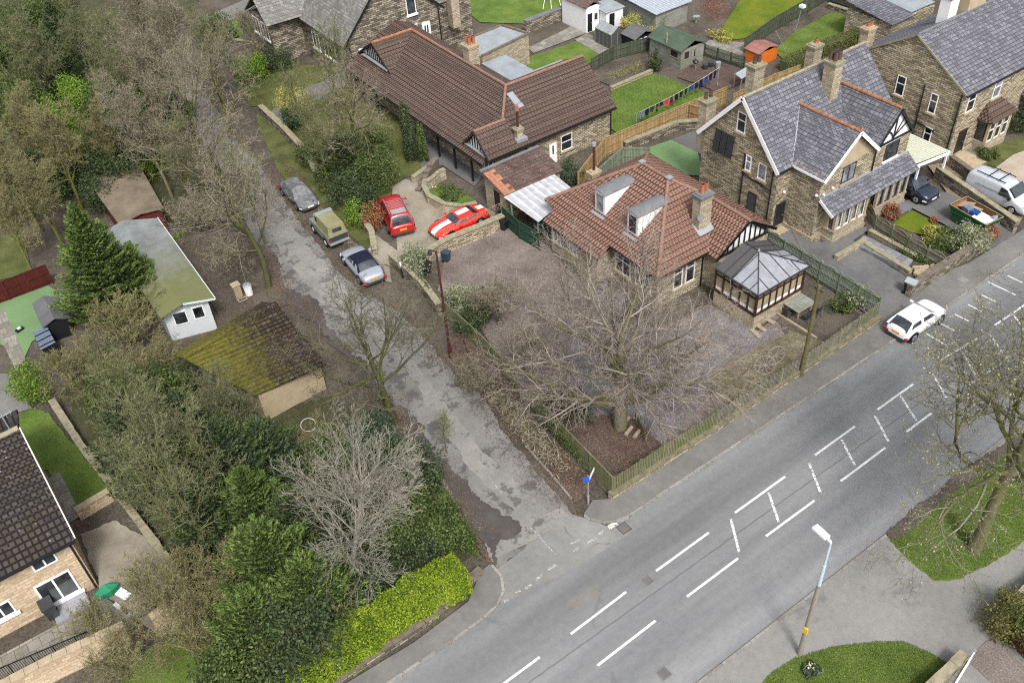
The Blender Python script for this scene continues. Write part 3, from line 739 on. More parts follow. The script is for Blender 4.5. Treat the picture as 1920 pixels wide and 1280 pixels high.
def leafquads(C, size, rg, nrm=None, flat=0.0, aspect=1.6):
    n = len(C); a = rg.normal(size=(n, 3)); 
    if nrm is not None: a = a*(1-flat)+nrm*flat*2
    a /= np.linalg.norm(a, axis=1, keepdims=True)+1e-9
    b = rg.normal(size=(n, 3)); b -= a*(b*a).sum(1, keepdims=True); b /= np.linalg.norm(b, axis=1, keepdims=True)+1e-9; c = np.cross(a, b)
    s = size*rg.uniform(.6, 1.3, (n, 1)); w_ = s/aspect
    Vv = np.stack([C-b*s*.5, C+c*w_*.5, C+b*s*.5, C-c*w_*.5], 1).reshape(-1, 3)
    return Vv, np.arange(n*4).reshape(n, 4)
def bushmesh(seed, n, size, shape='round', cl=26, flat=.35, rad=(1, 1, 1), csz=.34, inner=.12, aspect=1.6):
    """crown of small leaf faces gathered on many uneven clumps inside a unit volume (base at z=0)"""
    rg = np.random.default_rng(seed); cen = []
    while len(cen) < cl:
        p = rg.uniform(-1, 1, 3)
        if shape == 'round':
            q = np.linalg.norm(p)
            if q > 1 or q < .35: continue
            c = np.array([p[0]*.78, p[1]*.78, .55+p[2]*.5]); s = csz*rg.uniform(.7, 1.25)
        elif shape == 'cone':
            z = rg.uniform(0, 1)**1.25; rr = (1-z)**.75*.8+.06; a = rg.uniform(0, 6.28); c = np.array([rr*math.cos(a)*rg.uniform(.55, 1), rr*math.sin(a)*rg.uniform(.55, 1), .08+z*.9]); s = csz*(.35+.75*(1-z))*rg.uniform(.7, 1.2)
        elif shape == 'column':
            z = rg.uniform(0, 1); rr = .62*(1-.55*z**3); a = rg.uniform(0, 6.28); c = np.array([rr*math.cos(a)*.7, rr*math.sin(a)*.7, .06+z*.88]); s = csz*rg.uniform(.7, 1.1)*(1-.4*z)
        cen.append((*c, s))
    cen = np.array(cen); k = rg.integers(0, cl, n)
    w_ = cen[k, 3]; 
    d = rg.normal(size=(n, 3)); d /= np.linalg.norm(d, axis=1, keepdims=True)
    rad_ = (1-inner)+inner*rg.normal(size=(n, 1))*1.4
    R3 = np.array(rad); ctr = cen[k, :3]
    zf = .34 if shape == 'cone' else .8
    P = ctr+d*w_[:, None]*rad_*(1, 1, zf)
    if shape == 'cone':
        out_ = np.hypot(P[:, 0]-ctr[:, 0]*.3, P[:, 1]-ctr[:, 1]*.3); P[:, 2] -= .16*(out_**2)*w_
        a_ = np.arctan2(P[:, 1], P[:, 0]); P[:, :2] *= (1+.16*np.sin(a_*9+P[:, 2]*21+seed)*np.sin(a_*4+P[:, 2]*8))[:, None]
    P += .03*np.sin(P[:, [1, 2, 0]]*17+seed)
    P[:, 2] = np.abs(P[:, 2])
    P = P*R3
    return leafquads(P, size, rg, d*(1, 1, .3) if shape == 'cone' else d, flat, 3.2 if shape == 'cone' else aspect)
def conifer(name, label, loc, rad, H, seed, mats=('leaf_conifer', 'conifer_tip'), nb=170, per=170, size=.2, cat='tree', power=.8, lean=.3):
    """plumes of foliage sprays carried on real branches round a straight stem"""
    root = thing(name, label, cat, loc); rg = np.random.default_rng(seed); C = []; D = []; T = []
    for i in range(nb):
        z = (i+rg.uniform(0, 1))/nb; h = .04+.94*z; L = rad*max(.1, (1-z)**power)*rg.uniform(.72, 1.12); az = i*2.399+rg.normal(0, .25)
        up = lean+.9*z**2; d = np.array([math.cos(az), math.sin(az), up]); d /= np.linalg.norm(d); s = np.array([-math.sin(az), math.cos(az), 0])
        m = int(per*(.35+L/rad)); t = rg.beta(1.7, 1.0, m); wd = .34*L**.7*np.sin(np.pi*np.clip(t, .06, .97))**.7
        p = np.array([0, 0, h*H])+d*(t*L)[:, None]+s*(rg.normal(0, 1, m)*wd*.75)[:, None]; p[:, 2] += .12*L*t**2-.22*np.abs(rg.normal(0, 1, m))*wd-.05
        C.append(p); dd = d+rg.normal(0, .45, (m, 3))+np.array([0, 0, .15]); D.append(dd/np.linalg.norm(dd, axis=1, keepdims=True)); T.append(t)
    C = np.concatenate(C); D = np.concatenate(D); T = np.concatenate(T); n = len(C)
    sd = np.cross(D, rg.normal(size=(n, 3))); sd /= np.linalg.norm(sd, axis=1, keepdims=True); ln = size*rg.uniform(.6, 1.4, (n, 1)); w_ = ln*.3
    v = np.stack([C-D*ln*.5, C+sd*w_*.5, C+D*ln*.5, C-sd*w_*.5], 1).reshape(-1, 3); v[:, 2] = np.maximum(v[:, 2], .02)
    arrmesh('crown', v, np.arange(n*4).reshape(n, 4), list(mats), root, False, ((T+rg.normal(0, .12, n)) > .84).astype(np.int32))
    m = MB(); m.cyl((0, 0, -.05), (0, 0, H*.96), .022*H, .015, 8); m.build('trunk', 'bark_oak', root, rel=False); return root
def bush(name, label, cat, loc, rad, seed, leaf, n=5000, size=.13, shape='round', cl=26, flat=.35, group=None, rz=0, trunk='bark_oak', csz=.34, rooth=.5, inner=.12):
    root = thing(name, label, cat, loc, rz, group)
    v, f = bushmesh(seed, n, size, shape, cl, flat, rad, csz, inner); arrmesh('crown', v, f, leaf, root)
    m = MB(); rg = random.Random(seed)
    m.cyl((0, 0, -.05), (0, 0, rad[2]*rooth), .035*rad[2]+.03, .02, 7)
    for i in range(6):
        a = rg.uniform(0, 6.28); z = rad[2]*rg.uniform(.1, .35); m.cyl((0, 0, z), (math.cos(a)*rad[0]*.5, math.sin(a)*rad[1]*.5, z+rad[2]*.3), .03, .012, 5)
    m.build('trunk', trunk, root, rel=False)
    return root
# ------------------------------------------------------------------ the ground, roads and gardens
KY = 22.52      # far kerb line, near kerb at 13.6
m = MB(); m.face([(-260, -200, -.06), (420, -200, -.06), (420, 480, -.06), (-260, 480, -.06)]); structure(m, 'ground', 'soil')
m = MB(); m.face([(-200, 13.55, 0), (300, 13.55, 0), (300, KY+.05, 0), (-200, KY+.05, 0)]); structure(m, 'road', 'road')
# lane
lane_px = [(932, 1068), (905, 1010), (862, 950), (815, 860), (775, 800), (735, 755), (640, 650), (590, 590), (545, 560), (500, 500), (470, 440), (430, 370), (395, 300), (370, 240), (345, 190), (335, 150), (360, 140), (395, 190), (445, 258), (500, 328), (537, 383), (582, 440), (633, 508), (685, 556), (745, 580), (800, 640), (845, 690), (905, 745), (960, 830), (1020, 900), (1075, 965), (1010, 1010)]
sheet('lane', 'lane', lane_px, .006, edge=.1)
sheet('lane_patch', 'laneconc', [(760, 690), (820, 790), (880, 880), (960, 950), (1010, 1000), (1045, 985), (985, 920), (900, 840), (830, 750), (785, 690), (700, 600), (632, 520), (560, 440), (500, 370), (450, 330), (470, 400), (520, 460), (560, 515), (630, 580), (700, 640)], .010, edge=.12, seed=3)
sheet('lane_patch', 'laneconc', [(930, 1045), (1008, 1008), (1068, 965), (1050, 950), (1000, 975), (940, 1015)], .012, edge=.04, seed=4)
sheet('lane_verge', 'darkasph', [(931, 1062), (900, 1010), (855, 955), (808, 870), (770, 810), (738, 765), (752, 760), (800, 800), (815, 850), (850, 885), (900, 930), (935, 955), (972, 975), (970, 1000), (935, 1018), (928, 1040)], .016, edge=.2, seed=5)
sheet('lane_verge', 'darkasph', [(530, 540), (590, 560), (640, 640), (700, 700), (735, 755), (700, 735), (640, 660), (585, 600), (540, 570)], .017, edge=.25, seed=6)
sheet('road_junction', 'mouth', [(932, 1066), (1070, 963), (1100, 972), (1150, 990), (1190, 975), (1180, 1000), (1060, 1075), (940, 1135), (940, 1090)], .014, edge=.015, seed=2)
# pavements with their kerbs
pave_far = [(19.25, 24.1), (19.35, 23.6), (19.75, 23.1), (20.3, 22.75), (21.0, 22.55), (23, KY+.1), (140, KY+.1), (140, 24.2), (60, 24.2), (53, 24.3), (47.5, 25.4), (44, 25.0), (43.6, 24.2), (36, 24.0), (21.0, 23.95), (20.2, 24.5)]
sheet('pavement', 'pave', pave_far, .10, world=True, kerbz=-.05)
def kerb(pts, name='kerb', z=.115, wd=.14):
    m = MB()
    for i in range(len(pts)-1):
        a, b = V(*pts[i], 0), V(*pts[i+1], 0); d = (b-a).normalized(); s = V(-d.y, d.x, 0); L = (b-a).length; n = max(1, int(L/.92))
        for k in range(n):
            p, q = a+(b-a)*k/n, a+(b-a)*(k+1)/n; m.obox((p+q)/2+V(0, 0, z/2-.02+.002*(k % 2)), d*((q-p).length/2-.004), s*wd/2, V(0, 0, z/2+.02))
    return structure(m, name, 'kerb')
kerb([(19.2, 24.0), (19.28, 23.6), (19.68, 23.05), (20.25, 22.68), (21.0, 22.5), (23, KY+.02), (44.2, KY+.02)])
kerb([(44.2, KY+.02), (120, KY+.02)], z=.075)
hp = [(13.5, 24.6), (13.45, 23.6), (13.05, 22.9), (12.4, 22.5), (11.5, 22.32), (9.7, 22.25), (-60, 22.1), (-60, 23.5), (4.5, 23.35), (8.1, 23.2), (11.4, 23.45), (12.9, 24.5)]
sheet('pavement', 'pave', hp, .101, world=True, kerbz=-.05)
kerb([(13.55, 24.5), (13.52, 23.6), (13.1, 22.85), (12.45, 22.43), (11.5, 22.24), (9.7, 22.17), (-30, 22.05)])
# near side: broad tarmac, flush behind its kerb
sheet('pavement', 'layby', [(-60, 13.5), (30.35, 13.5), (31.6, 13.5), (36.4, 13.75), (60, 13.9), (140, 14), (140, -40), (-60, -40)], .06, world=True, kerbz=-.05)
kerb([(-20, 13.53), (60, 13.53)], z=.075)
sheet('lawn', 'grass', [(1660, 1000), (1668, 1015), (1690, 1035), (1715, 1058), (1752, 1088), (1800, 1085), (1850, 1062), (1925, 1010), (1980, 970), (1960, 790), (1800, 888), (1730, 945)], .075, edge=.07)
sheet('bare_verge', 'soil', [(1660, 999), (1672, 1014), (1690, 1008), (1740, 960), (1800, 915), (1920, 830), (1900, 815), (1789, 893), (1690, 975)], .082, edge=.1)
sheet('lawn', 'grass', [(1425, 1290), (1445, 1262), (1492, 1232), (1560, 1213), (1640, 1203), (1695, 1203), (1740, 1222), (1777, 1244), (1757, 1262), (1735, 1290), (1700, 1330), (1400, 1330)], .085, edge=.05, seed=9)
sheet('gravel_path', 'pinkgravel', [(1812, 1236), (1850, 1200), (1870, 1196), (1960, 1290), (1960, 1350), (1850, 1350), (1860, 1280)], .078)
# corner garden of the bungalow
sheet('gravel', 'pinkgravel', [(985, 758), (945, 690), (905, 620), (850, 570), (820, 545), (838, 470), (905, 432), (945, 425), (1020, 455), (1040, 480), (1100, 540), (1235, 620), (1330, 570), (1420, 620), (1500, 560), (1640, 590), (1500, 700), (1145, 930)], .02, edge=.05)
sheet('slate_gravel', 'slate_gravel', [(1040, 640), (1075, 590), (1200, 610), (1245, 625), (1330, 575), (1395, 605), (1410, 622), (1480, 612), (1400, 660), (1330, 700), (1325, 745), (1240, 830), (1185, 790), (1120, 780), (1075, 765), (1060, 700)], .03, edge=.12, seed=7)
sheet('slate_gravel', 'slate_gravel', [(1090, 560), (1130, 530), (1180, 560), (1150, 600), (1100, 600)], .031, edge=.15, seed=17)
sheet('bare_earth', 'dead_grass', [(1336, 700), (1390, 665), (1450, 640), (1480, 615), (1545, 640), (1500, 690), (1430, 735), (1370, 760), (1330, 745)], .034, edge=.15, seed=8)
sheet('leaf_litter', 'redlitter', [(1000, 765), (1040, 760), (1120, 780), (1160, 778), (1215, 800), (1240, 835), (1150, 925), (1135, 905)], .036, edge=.15, seed=8)
sheet('leaf_litter', 'redlitter', [(1118, 905), (1080, 945), (1050, 910), (985, 835), (900, 735), (862, 690), (848, 660), (850, 590), (868, 600), (985, 770), (1060, 850)], .026, edge=.2, seed=11)
sheet('bare_earth', 'soil', [(1455, 600), (1510, 565), (1560, 570), (1640, 598), (1500, 690), (1520, 660), (1470, 625)], .028, edge=.1)
# stone house forecourt, path, gardens, drives
sheet('forecourt', 'forecourt', [(1447, 470), (1420, 440), (1480, 400), (1540, 455), (1600, 430), (1645, 420), (1600, 450), (1618, 468), (1700, 520), (1703, 545), (1700, 558), (1642, 600), (1560, 540)], .105, edge=.03)
sheet('path', 'slateflag', [(1622, 441), (1712, 487), (1700, 505), (1600, 456)], .34, kerbz=-.02)
sheet('bare_earth', 'soil', [(1628, 445), (1620, 400), (1650, 392), (1775, 480), (1845, 452), (1850, 465), (1712, 545), (1700, 500)], .107, edge=.05)
sheet('lawn', 'moss_lawn', [(1675, 420), (1690, 400), (1712, 395), (1745, 412), (1765, 430), (1745, 442), (1705, 434)], .15, edge=.04)
sheet('driveway', 'forecourt', [(1690, 380), (1740, 360), (1780, 360), (1905, 440), (1850, 470), (1770, 420)], .112)
sheet('driveway', 'setts', [(1775, 360), (1740, 310), (1800, 300), (1925, 395), (1905, 430)], .118)
sheet('gravel', 'paleg', [(1855, 330), (1845, 312), (1900, 280), (1990, 260), (2010, 400), (1925, 400)], .125)
sheet('path', 'flag', [(1780, 305), (1800, 285), (1850, 270), (1860, 300), (1830, 325)], .13)
sheet('garden_bed', 'rough_grass', [(1832, 312), (1860, 275), (1960, 240), (1980, 260), (1900, 290), (1862, 318)], .135)
# between and behind the houses
sheet('lawn', 'grass_bright', [(1150, 166), (1222, 137), (1262, 150), (1330, 178), (1345, 190), (1165, 255), (1130, 230)], .03)
sheet('garden_bed', 'soil', [(1120, 150), (1215, 112), (1225, 132), (1148, 163)], .035)
sheet('patio', 'redlitter', [(1270, 145), (1300, 120), (1370, 122), (1400, 150), (1350, 175), (1300, 155)], .045)
sheet('artificial_turf', 'astro', [(1195, 284), (1258, 262), (1308, 285), (1320, 330), (1280, 328)], .04)
sheet('patio', 'forecourt', [(1258, 262), (1330, 235), (1330, 300), (1308, 286)], .042)
sheet('lawn', 'grass_bright', [(990, 108), (1085, 76), (1135, 105), (1050, 145), (990, 130)], .03)
sheet('path', 'flag', [(1078, 75), (1100, 62), (1160, 90), (1135, 108)], .04)
sheet('path', 'flag', [(990, 90), (1070, 50), (1100, 62), (1000, 100)], .035)
sheet('lawn', 'grass_bright', [(885, 30), (870, -30), (1040, -40), (1075, 8), (985, 45), (900, 42)], .03)
sheet('lawn', 'moss_lawn', [(1350, 60), (1375, 20), (1400, -20), (1520, -30), (1500, 30), (1420, 70), (1370, 75)], .03)
sheet('lawn', 'grass', [(1450, 95), (1490, 60), (1560, 22), (1640, 42), (1590, 65), (1470, 112)], .032)
sheet('patio', 'flag', [(1310, 90), (1330, 75), (1400, 80), (1400, 120), (1340, 110)], .03)
# drive of the large bungalow
sheet('driveway', 'drive', [(690, 470), (705, 440), (745, 470), (735, 350), (760, 335), (782, 340), (800, 372), (850, 395), (900, 385), (930, 400), (912, 420), (800, 465), (752, 478), (735, 500), (715, 495)], .03, edge=.04)
sheet('path', 'drive', [(690, 480), (730, 500), (735, 530), (705, 520)], .028, edge=.05)
sheet('garden_bed', 'grass', [(800, 360), (820, 345), (850, 350), (890, 375), (850, 388), (812, 378)], .4)
sheet('path', 'forecourt', [(780, 235), (800, 230), (905, 330), (890, 350), (830, 310), (790, 320)], .05)
sheet('garden_bed', 'rough_grass', [(600, 400), (520, 320), (480, 220), (540, 120), (700, 130), (780, 230), (790, 320), (740, 345), (700, 420), (690, 470)], .012, edge=.1)
sheet('lawn', 'rough_grass', [(440, 150), (500, 100), (560, 110), (570, 160), (520, 200), (470, 200)], .02, edge=.1)
sheet('lawn', 'grass', [(400, 60), (455, 25), (500, 30), (470, 60), (430, 75)], .02, edge=.1)
sheet('path', 'pave', [(500, 215), (560, 170), (640, 140), (650, 155), (590, 190), (530, 240)], .024, edge=.05)
sheet('path', 'pave', [(365, 40), (470, -5), (500, 0), (440, 35), (385, 60)], .022, edge=.05)
# left-hand gardens
sheet('lawn', 'grass_bright', [(-60, 830), (60, 765), (92, 775), (215, 930), (150, 968), (90, 880), (-40, 900)], .02, edge=.06)
sheet('lawn', 'astro', [(-60, 590), (90, 535), (130, 560), (120, 600), (60, 640), (45, 672), (-40, 620)], .022)
sheet('path', 'flag', [(-20, 590), (8, 580), (48, 672), (30, 695)], .03)
sheet('lawn', 'rough_grass', [(-60, 460), (40, 430), (60, 510), (-60, 540)], .02)
sheet('path', 'flag', [(88, 897), (112, 884), (153, 966), (128, 980)], .03)
sheet('path', 'pave', [(-60, 700), (20, 700), (60, 765), (-60, 800)], .025)
sheet('patio', 'drive', [(150, 1000), (215, 975), (280, 1010), (365, 1140), (300, 1190), (190, 1110)], .03, edge=.08)
sheet('patio', 'flag', [(-60, 1290), (-60, 1260), (200, 1120), (260, 1170), (20, 1310)], .04)
sheet('lawn', 'grass', [(250, 1230), (380, 1170), (520, 1170), (640, 1290), (500, 1400), (160, 1400)], .022, edge=.1)
sheet('bare_earth', 'soil', [(300, 440), (400, 400), (520, 480), (540, 570), (430, 620), (390, 560)], .01)
sheet('wood_floor', 'woodfloor', [(-200, -200), (420, -60), (330, 60), (335, 200), (420, 370), (460, 440), (330, 420), (200, 330), (60, 420), (-100, 430), (-300, 200)], -.02, edge=.3)
sheet('wood_floor', 'woodfloor', [(110, 740), (200, 640), (330, 700), (480, 760), (620, 740), (740, 800), (800, 880), (900, 1040), (700, 1130), (560, 1270), (400, 1180), (330, 1060), (230, 920)], -.015, edge=.3, seed=4)
kerb([tuple(G(985, 835)[:2]), tuple(G(1030, 885)[:2]), tuple(G(1072, 935)[:2])], z=.06, wd=.12)
sheet('road_patch', 'pave', [(1060, 1130), (1110, 1098), (1128, 1112), (1078, 1146)], .005, edge=.01)
# painted markings
def paint(pa, pb, wd, mat='paint', z=.012):
    a, b = G(*pa), G(*pb); d = (b-a).normalized(); s = V(-d.y, d.x, 0); m = MB(); n = V(0, 0, z)
    m.face([a-s*wd/2+n, b-s*wd/2+n, b+s*wd/2+n, a+s*wd/2+n])
    return structure(m, 'road_marking', mat)
for a, b in [((1070,1188),(1174,1109)),((1230,1070),(1329,998)),((1378,961),(1472,893)),((1528,853),(1603,799)),((1645,768),(1712,720)),((940,1284),(1012,1231)),((1120,1247),(1229,1163)),((1288,1118),(1384,1046)),((1436,1005),(1527,938)),((1576,902),(1660,839)),((1700,809),(1748,773)),((1764,675),(1832,635)),((1865,610),(1925,569)),((1816,722),(1890,672)),((1000,1340),(1060,1292))]:
    paint(a, b, .13)
for a, b in [((1370,972),(1386,1035)),((1441,923),(1460,978)),((1517,868),(1538,922)),((1578,824),(1603,873)),((1640,779),(1666,828)),((1687,740),(1718,788)),((1748,700),(1774,745)),((1855,625),(1890,678)),((1805,662),(1830,705)),((1900,590),(1924,622)),((1885,707),(1925,732))]:
    paint(a, b, .14, 'wpaint')
for a, b in [((1736,625),(1775,648)),((1760,605),(1790,620)),((1790,589),(1816,602)),((1815,571),(1841,584)),((1841,553),(1867,566)),((1853,529),(1904,553)),((1889,517),(1917,530))]:
    paint(a, b, .11, 'paint', .011)
for k, (a, b) in enumerate([((945, 1128), (952, 1123)), ((967, 1112), (976, 1107)), ((985, 1103), (997, 1095)), ((1003, 1088), (1018, 1077)), ((1027, 1068), (1044, 1057)), ((1075, 1033), (1090, 1025)), ((1070, 1020), (1086, 1011)), ((1100, 1018), (1118, 1008)), ((1122, 1002), (1132, 995))]):
    paint(a, b, .14, 'fpaint', .02)
paint((1141, 989), (1157, 980), .26, 'wpaint', .022)
paint((916, 893), (942, 926), .05, 'fpaint', .022); paint((992, 985), (1042, 1040), .05, 'fpaint', .023)
for px in [(1170, 990), (1214, 1088), (1502, 524 + 0), (1805, 527), (1245, 1262)]:
    p = G(*px, 0); z = .114 if px[1] < 530 else .022; m = MB(); m.box((p.x-.3, p.y-.3, z-.01), (p.x+.3, p.y+.3, z+.004), 1); m.box((p.x-.25, p.y-.25, z), (p.x+.25, p.y+.25, z+.008), 0)
    if px[0] != 1502: structure(m, 'manhole_cover', [M['darkasph'] if px[0] != 1805 else M['layby'], M['galv']] if 0 else ['forecourt' if px[0] != 1805 else 'layby', 'darkasph' if px[0] == 1170 else 'layby'])
# fallen leaves as loose litter on verges and beds
rg = np.random.default_rng(5)
def litter(name, px, n, mat, size=.09, z=.05):
    P = [G(*p) for p in px]; xs = [p.x for p in P]; ys = [p.y for p in P]; C = []
    poly = [(p.x, p.y) for p in P]
    while len(C) < n:
        x, y = rg.uniform(min(xs), max(xs)), rg.uniform(min(ys), max(ys)); ins = False; j = len(poly)-1
        for i in range(len(poly)):
            xi, yi = poly[i]; xj, yj = poly[j]
            if (yi > y) != (yj > y) and x < (xj-xi)*(y-yi)/(yj-yi)+xi: ins = not ins
            j = i
        if ins: C.append((x, y, z+rg.uniform(0, .03)))
    C = np.array(C); up = np.tile([0, 0, 1.], (n, 1)); v, f = leafquads(C, size, rg, up, .8)
    tag(arrmesh(name, v, f, mat), None, None, None, 'stuff')
M['deadleaf'] = leafmat('dead_leaves', (.055, .036, .027), (.11, .072, .052), (.21, .15, .11))
litter('fallen_leaves', [(1118, 905), (1080, 945), (1050, 910), (985, 835), (900, 735), (862, 690), (848, 660), (850, 590), (868, 600), (985, 770), (1060, 850)], 5500, 'deadleaf')
litter('fallen_leaves', [(1000, 765), (1120, 780), (1215, 800), (1240, 835), (1150, 925), (1135, 905)], 3500, 'deadleaf')
litter('fallen_leaves', [(640, 430), (720, 500), (720, 540), (660, 480), (600, 410), (540, 330), (520, 300), (560, 320)], 2500, 'deadleaf')
litter('fallen_leaves', [(300, 440), (400, 400), (520, 480), (560, 580), (430, 620), (390, 560)], 3500, 'deadleaf')
litter('fallen_leaves', [(740, 765), (800, 850), (860, 950), (900, 1010), (925, 1060), (890, 1040), (840, 960), (780, 860)], 2500, 'deadleaf')
litter('fallen_leaves', [(300, 60), (420, 180), (560, 370), (480, 420), (380, 300), (260, 120)], 5000, 'deadleaf')
for ed in ([(860, 705), (905, 760), (960, 840), (1015, 900), (1060, 950)], [(735, 570), (800, 645), (845, 695)], [(640, 660), (735, 765), (780, 815)], [(500, 505), (545, 560), (600, 600)], [(460, 430), (500, 500), (530, 545)], [(503, 330), (540, 385), (585, 440), (635, 505), (690, 555)], [(900, 1000), (860, 945), (820, 870)]):
    E2 = [G(*q) for q in ed]
    C = []
    for _ in range(1500):
        i = rg.integers(0, len(E2)-1); q = E2[i].lerp(E2[i+1], float(rg.uniform(0, 1))); C.append((q.x+rg.normal(0, .45), q.y+rg.normal(0, .45), .03+rg.uniform(0, .02)))
    C = np.array(C); v, f = leafquads(C, .075, rg, np.tile([0, 0, 1.], (len(C), 1)), .8); tag(arrmesh('fallen_leaves', v, f, 'deadleaf'), None, None, None, 'stuff')
litter('fallen_leaves', [(850, 560), (1000, 500), (1200, 640), (1000, 740), (900, 640)], 3000, 'deadleaf', .07)
# tufts of grass blades roughen the lawns
def tufts(px, n, mat, z=.09, h=.1):
    P = [G(*p) for p in px]; xs = [p.x for p in P]; ys = [p.y for p in P]; poly = [(p.x, p.y) for p in P]; C = []
    while len(C) < n:
        x, y = rg.uniform(min(xs), max(xs)), rg.uniform(min(ys), max(ys)); ins = False; j = len(poly)-1
        for i in range(len(poly)):
            xi, yi = poly[i]; xj, yj = poly[j]
            if (yi > y) != (yj > y) and x < (xj-xi)*(y-yi)/(yj-yi)+xi: ins = not ins
            j = i
        if ins: C.append((x, y, z))
    C = np.array(C); d = rg.normal(size=(n, 3)); d[:, 2] = np.abs(d[:, 2])+.7; d /= np.linalg.norm(d, axis=1, keepdims=True)
    s = np.cross(d, rg.normal(size=(n, 3))); s /= np.linalg.norm(s, axis=1, keepdims=True)
    L = h*rg.uniform(.5, 1.3, (n, 1)); W_ = .018
    v = np.stack([C-s*W_, C+s*W_, C+d*L+s*.004, C+d*L-s*.004], 1).reshape(-1, 3)
    tag(arrmesh('grass_blades', v, np.arange(n*4).reshape(n, 4), mat), None, None, None, 'stuff')
M['blade'] = leafmat('grass_blade_green', (.065, .1, .02), (.12, .175, .035), (.19, .24, .065)); M['blade2'] = leafmat('grass_blade_bright', (.065, .1, .02), (.115, .175, .032), (.18, .235, .055))
tufts([(1672, 1014), (1690, 1035), (1715, 1058), (1752, 1088), (1800, 1085), (1850, 1062), (1925, 1010), (1960, 980), (1950, 800), (1740, 960)], 30000, 'blade', .07, .05)
tufts([(1430, 1290), (1445, 1262), (1492, 1232), (1560, 1213), (1640, 1203), (1695, 1203), (1740, 1222), (1777, 1244), (1740, 1290), (1700, 1310)], 26000, 'blade', .08, .05)
tufts([(1150, 166), (1222, 137), (1262, 150), (1330, 178), (1345, 190), (1165, 255), (1130, 230)], 22000, 'blade2', .03, .05)
# ------------------------------------------------------------------ corner bungalow (hipped terracotta roof)
def wallbox(parent, a, b, mat='stone', name='wall'):
    m = MB(); m.box(a, b); return m.build(name, mat, parent)
B1 = thing('bungalow', 'corner bungalow with hipped terracotta roof and two white dormers', 'house', (38, 39, 0))
x0, x1, y0, y1, ze = 33.2, 43.1, 33.8, 45.7, 3.0
wallbox(B1, (x0+.45, y0+.45, -.05), (x1-.4, y1-.4, ze-.12)); wallbox(B1, (32.5, 38.95, -.05), (33.66, 44.05, 2.25), 'stone_light')
wallbox(B1, (37.98, 33.25, -.05), (42.75, 34.26, ze-.2), 'stone_light')
m = MB(); m.extrude([(37.98, 33.252, 2.6), (42.75, 33.252, 2.6), (40.35, 33.252, 4.45)], (0, .5, 0)); m.build('gable_wall', 'whitewash', B1)
f = MB(); rx, ra, rb, zr = 38.15, 38.4, 40.9, 6.2
pit = (zr-ze)/(rx-x0)
slope(f, [(x0, y1, ze), (x0, y0, ze), (rx, rb-2.5, zr), (rx, rb, zr)], .34, .035)
slope(f, [(x0, y0, ze), (37.62, y0, ze), (40.35, 36.4, 4.7), (rx, ra, zr)], .34, .035)
slope(f, [(x1, y0, ze), (x1, y1, ze), (rx, rb, zr), (rx, ra, zr)], .34, .035)
slope(f, [(x1, y1, ze), (x0, y1, ze), (rx, rb, zr)], .34, .035)
zb = ze-pit*1.05
slope(f, [(x0-1.05, 44.5, zb), (x0-1.05, 38.5, zb), (x0+.02, 38.5, ze+.012), (x0+.02, 44.5, ze+.012)], .34, .035)
# front wing
slope(f, [(37.6, 32.9, 2.86), (37.6, 34.0, 2.86), (40.35, 36.6, 4.68), (40.35, 32.9, 4.68)], .34, .035)
slope(f, [(43.12, 36.5, 2.86), (43.12, 32.9, 2.86), (40.35, 32.9, 4.68), (40.35, 36.6, 4.68)], .34, .035)
rf = f.build('roof', 'redtile', B1)
r_ = MB()
ridge(r_, (rx, ra, zr+.03), (rx, rb, zr+.03)); ridge(r_, (x0+.05, y0+.05, ze+.06), (rx, ra, zr+.05)); ridge(r_, (x0+.05, y1-.05, ze+.06), (rx, rb, zr+.05))
ridge(r_, (x1-.05, y1-.05, ze+.06), (rx, rb, zr+.05)); ridge(r_, (rx, ra, zr+.05), (40.3, 36.5, 4.77)); ridge(r_, (40.35, 36.5, 4.74), (40.35, 32.9, 4.74))
r_.build('ridge_tiles', 'browncap', rf)
l_ = MB(); l_.beam((37.66, 33.9, 2.99), (40.3, 36.45, 4.76), .16, .03); l_.box((rx-.22, ra-.3, zr+.1), (rx+.2, ra+.12, zr+.2)); l_.box((rx-.22, rb-.1, zr+.1), (rx+.2, rb+.25, zr+.2)); l_.build('valley_lead', 'lead', rf)
for a, b in (((x0-1.08, 44.5, zb-.03), (x0-1.08, 38.5, zb-.03)), ((x0, y0-.03, ze-.04), (37.6, y0-.03, ze-.04)), ((x0-.03, 38.45, ze-.05), (x0-.03, y0, ze-.05)), ((x1+.03, y1, ze-.05), (x1+.03, 36.6, ze-.05))): g_ = MB(); g_.beam(a, b, .11, .1); g_.build('gutter', 'black', B1)
pipes(B1, [[(37.5, 33.86, 2.9), (37.6, 34.15, 2.6), (37.6, 34.15, 0)]])
# half-timbered gable
t_ = MB(); yg = 33.22
t_.beam((37.5, 32.93, 2.78), (40.35, 32.93, 4.62), .06, .2); t_.beam((43.2, 32.93, 2.78), (40.35, 32.93, 4.62), .06, .2)
t_.obox((40.36, yg, 2.62), (2.3, 0, 0), (0, .04, 0), (0, 0, .09))
for i in range(-4, 5):
    zt = 4.4-abs(i)*.5*.664; 
    if zt > 2.75: t_.box((40.35+i*.5-.055, yg-.03, 2.62), (40.35+i*.5+.055, yg+.03, zt))
t_.build('timber_framing', 'black', B1)
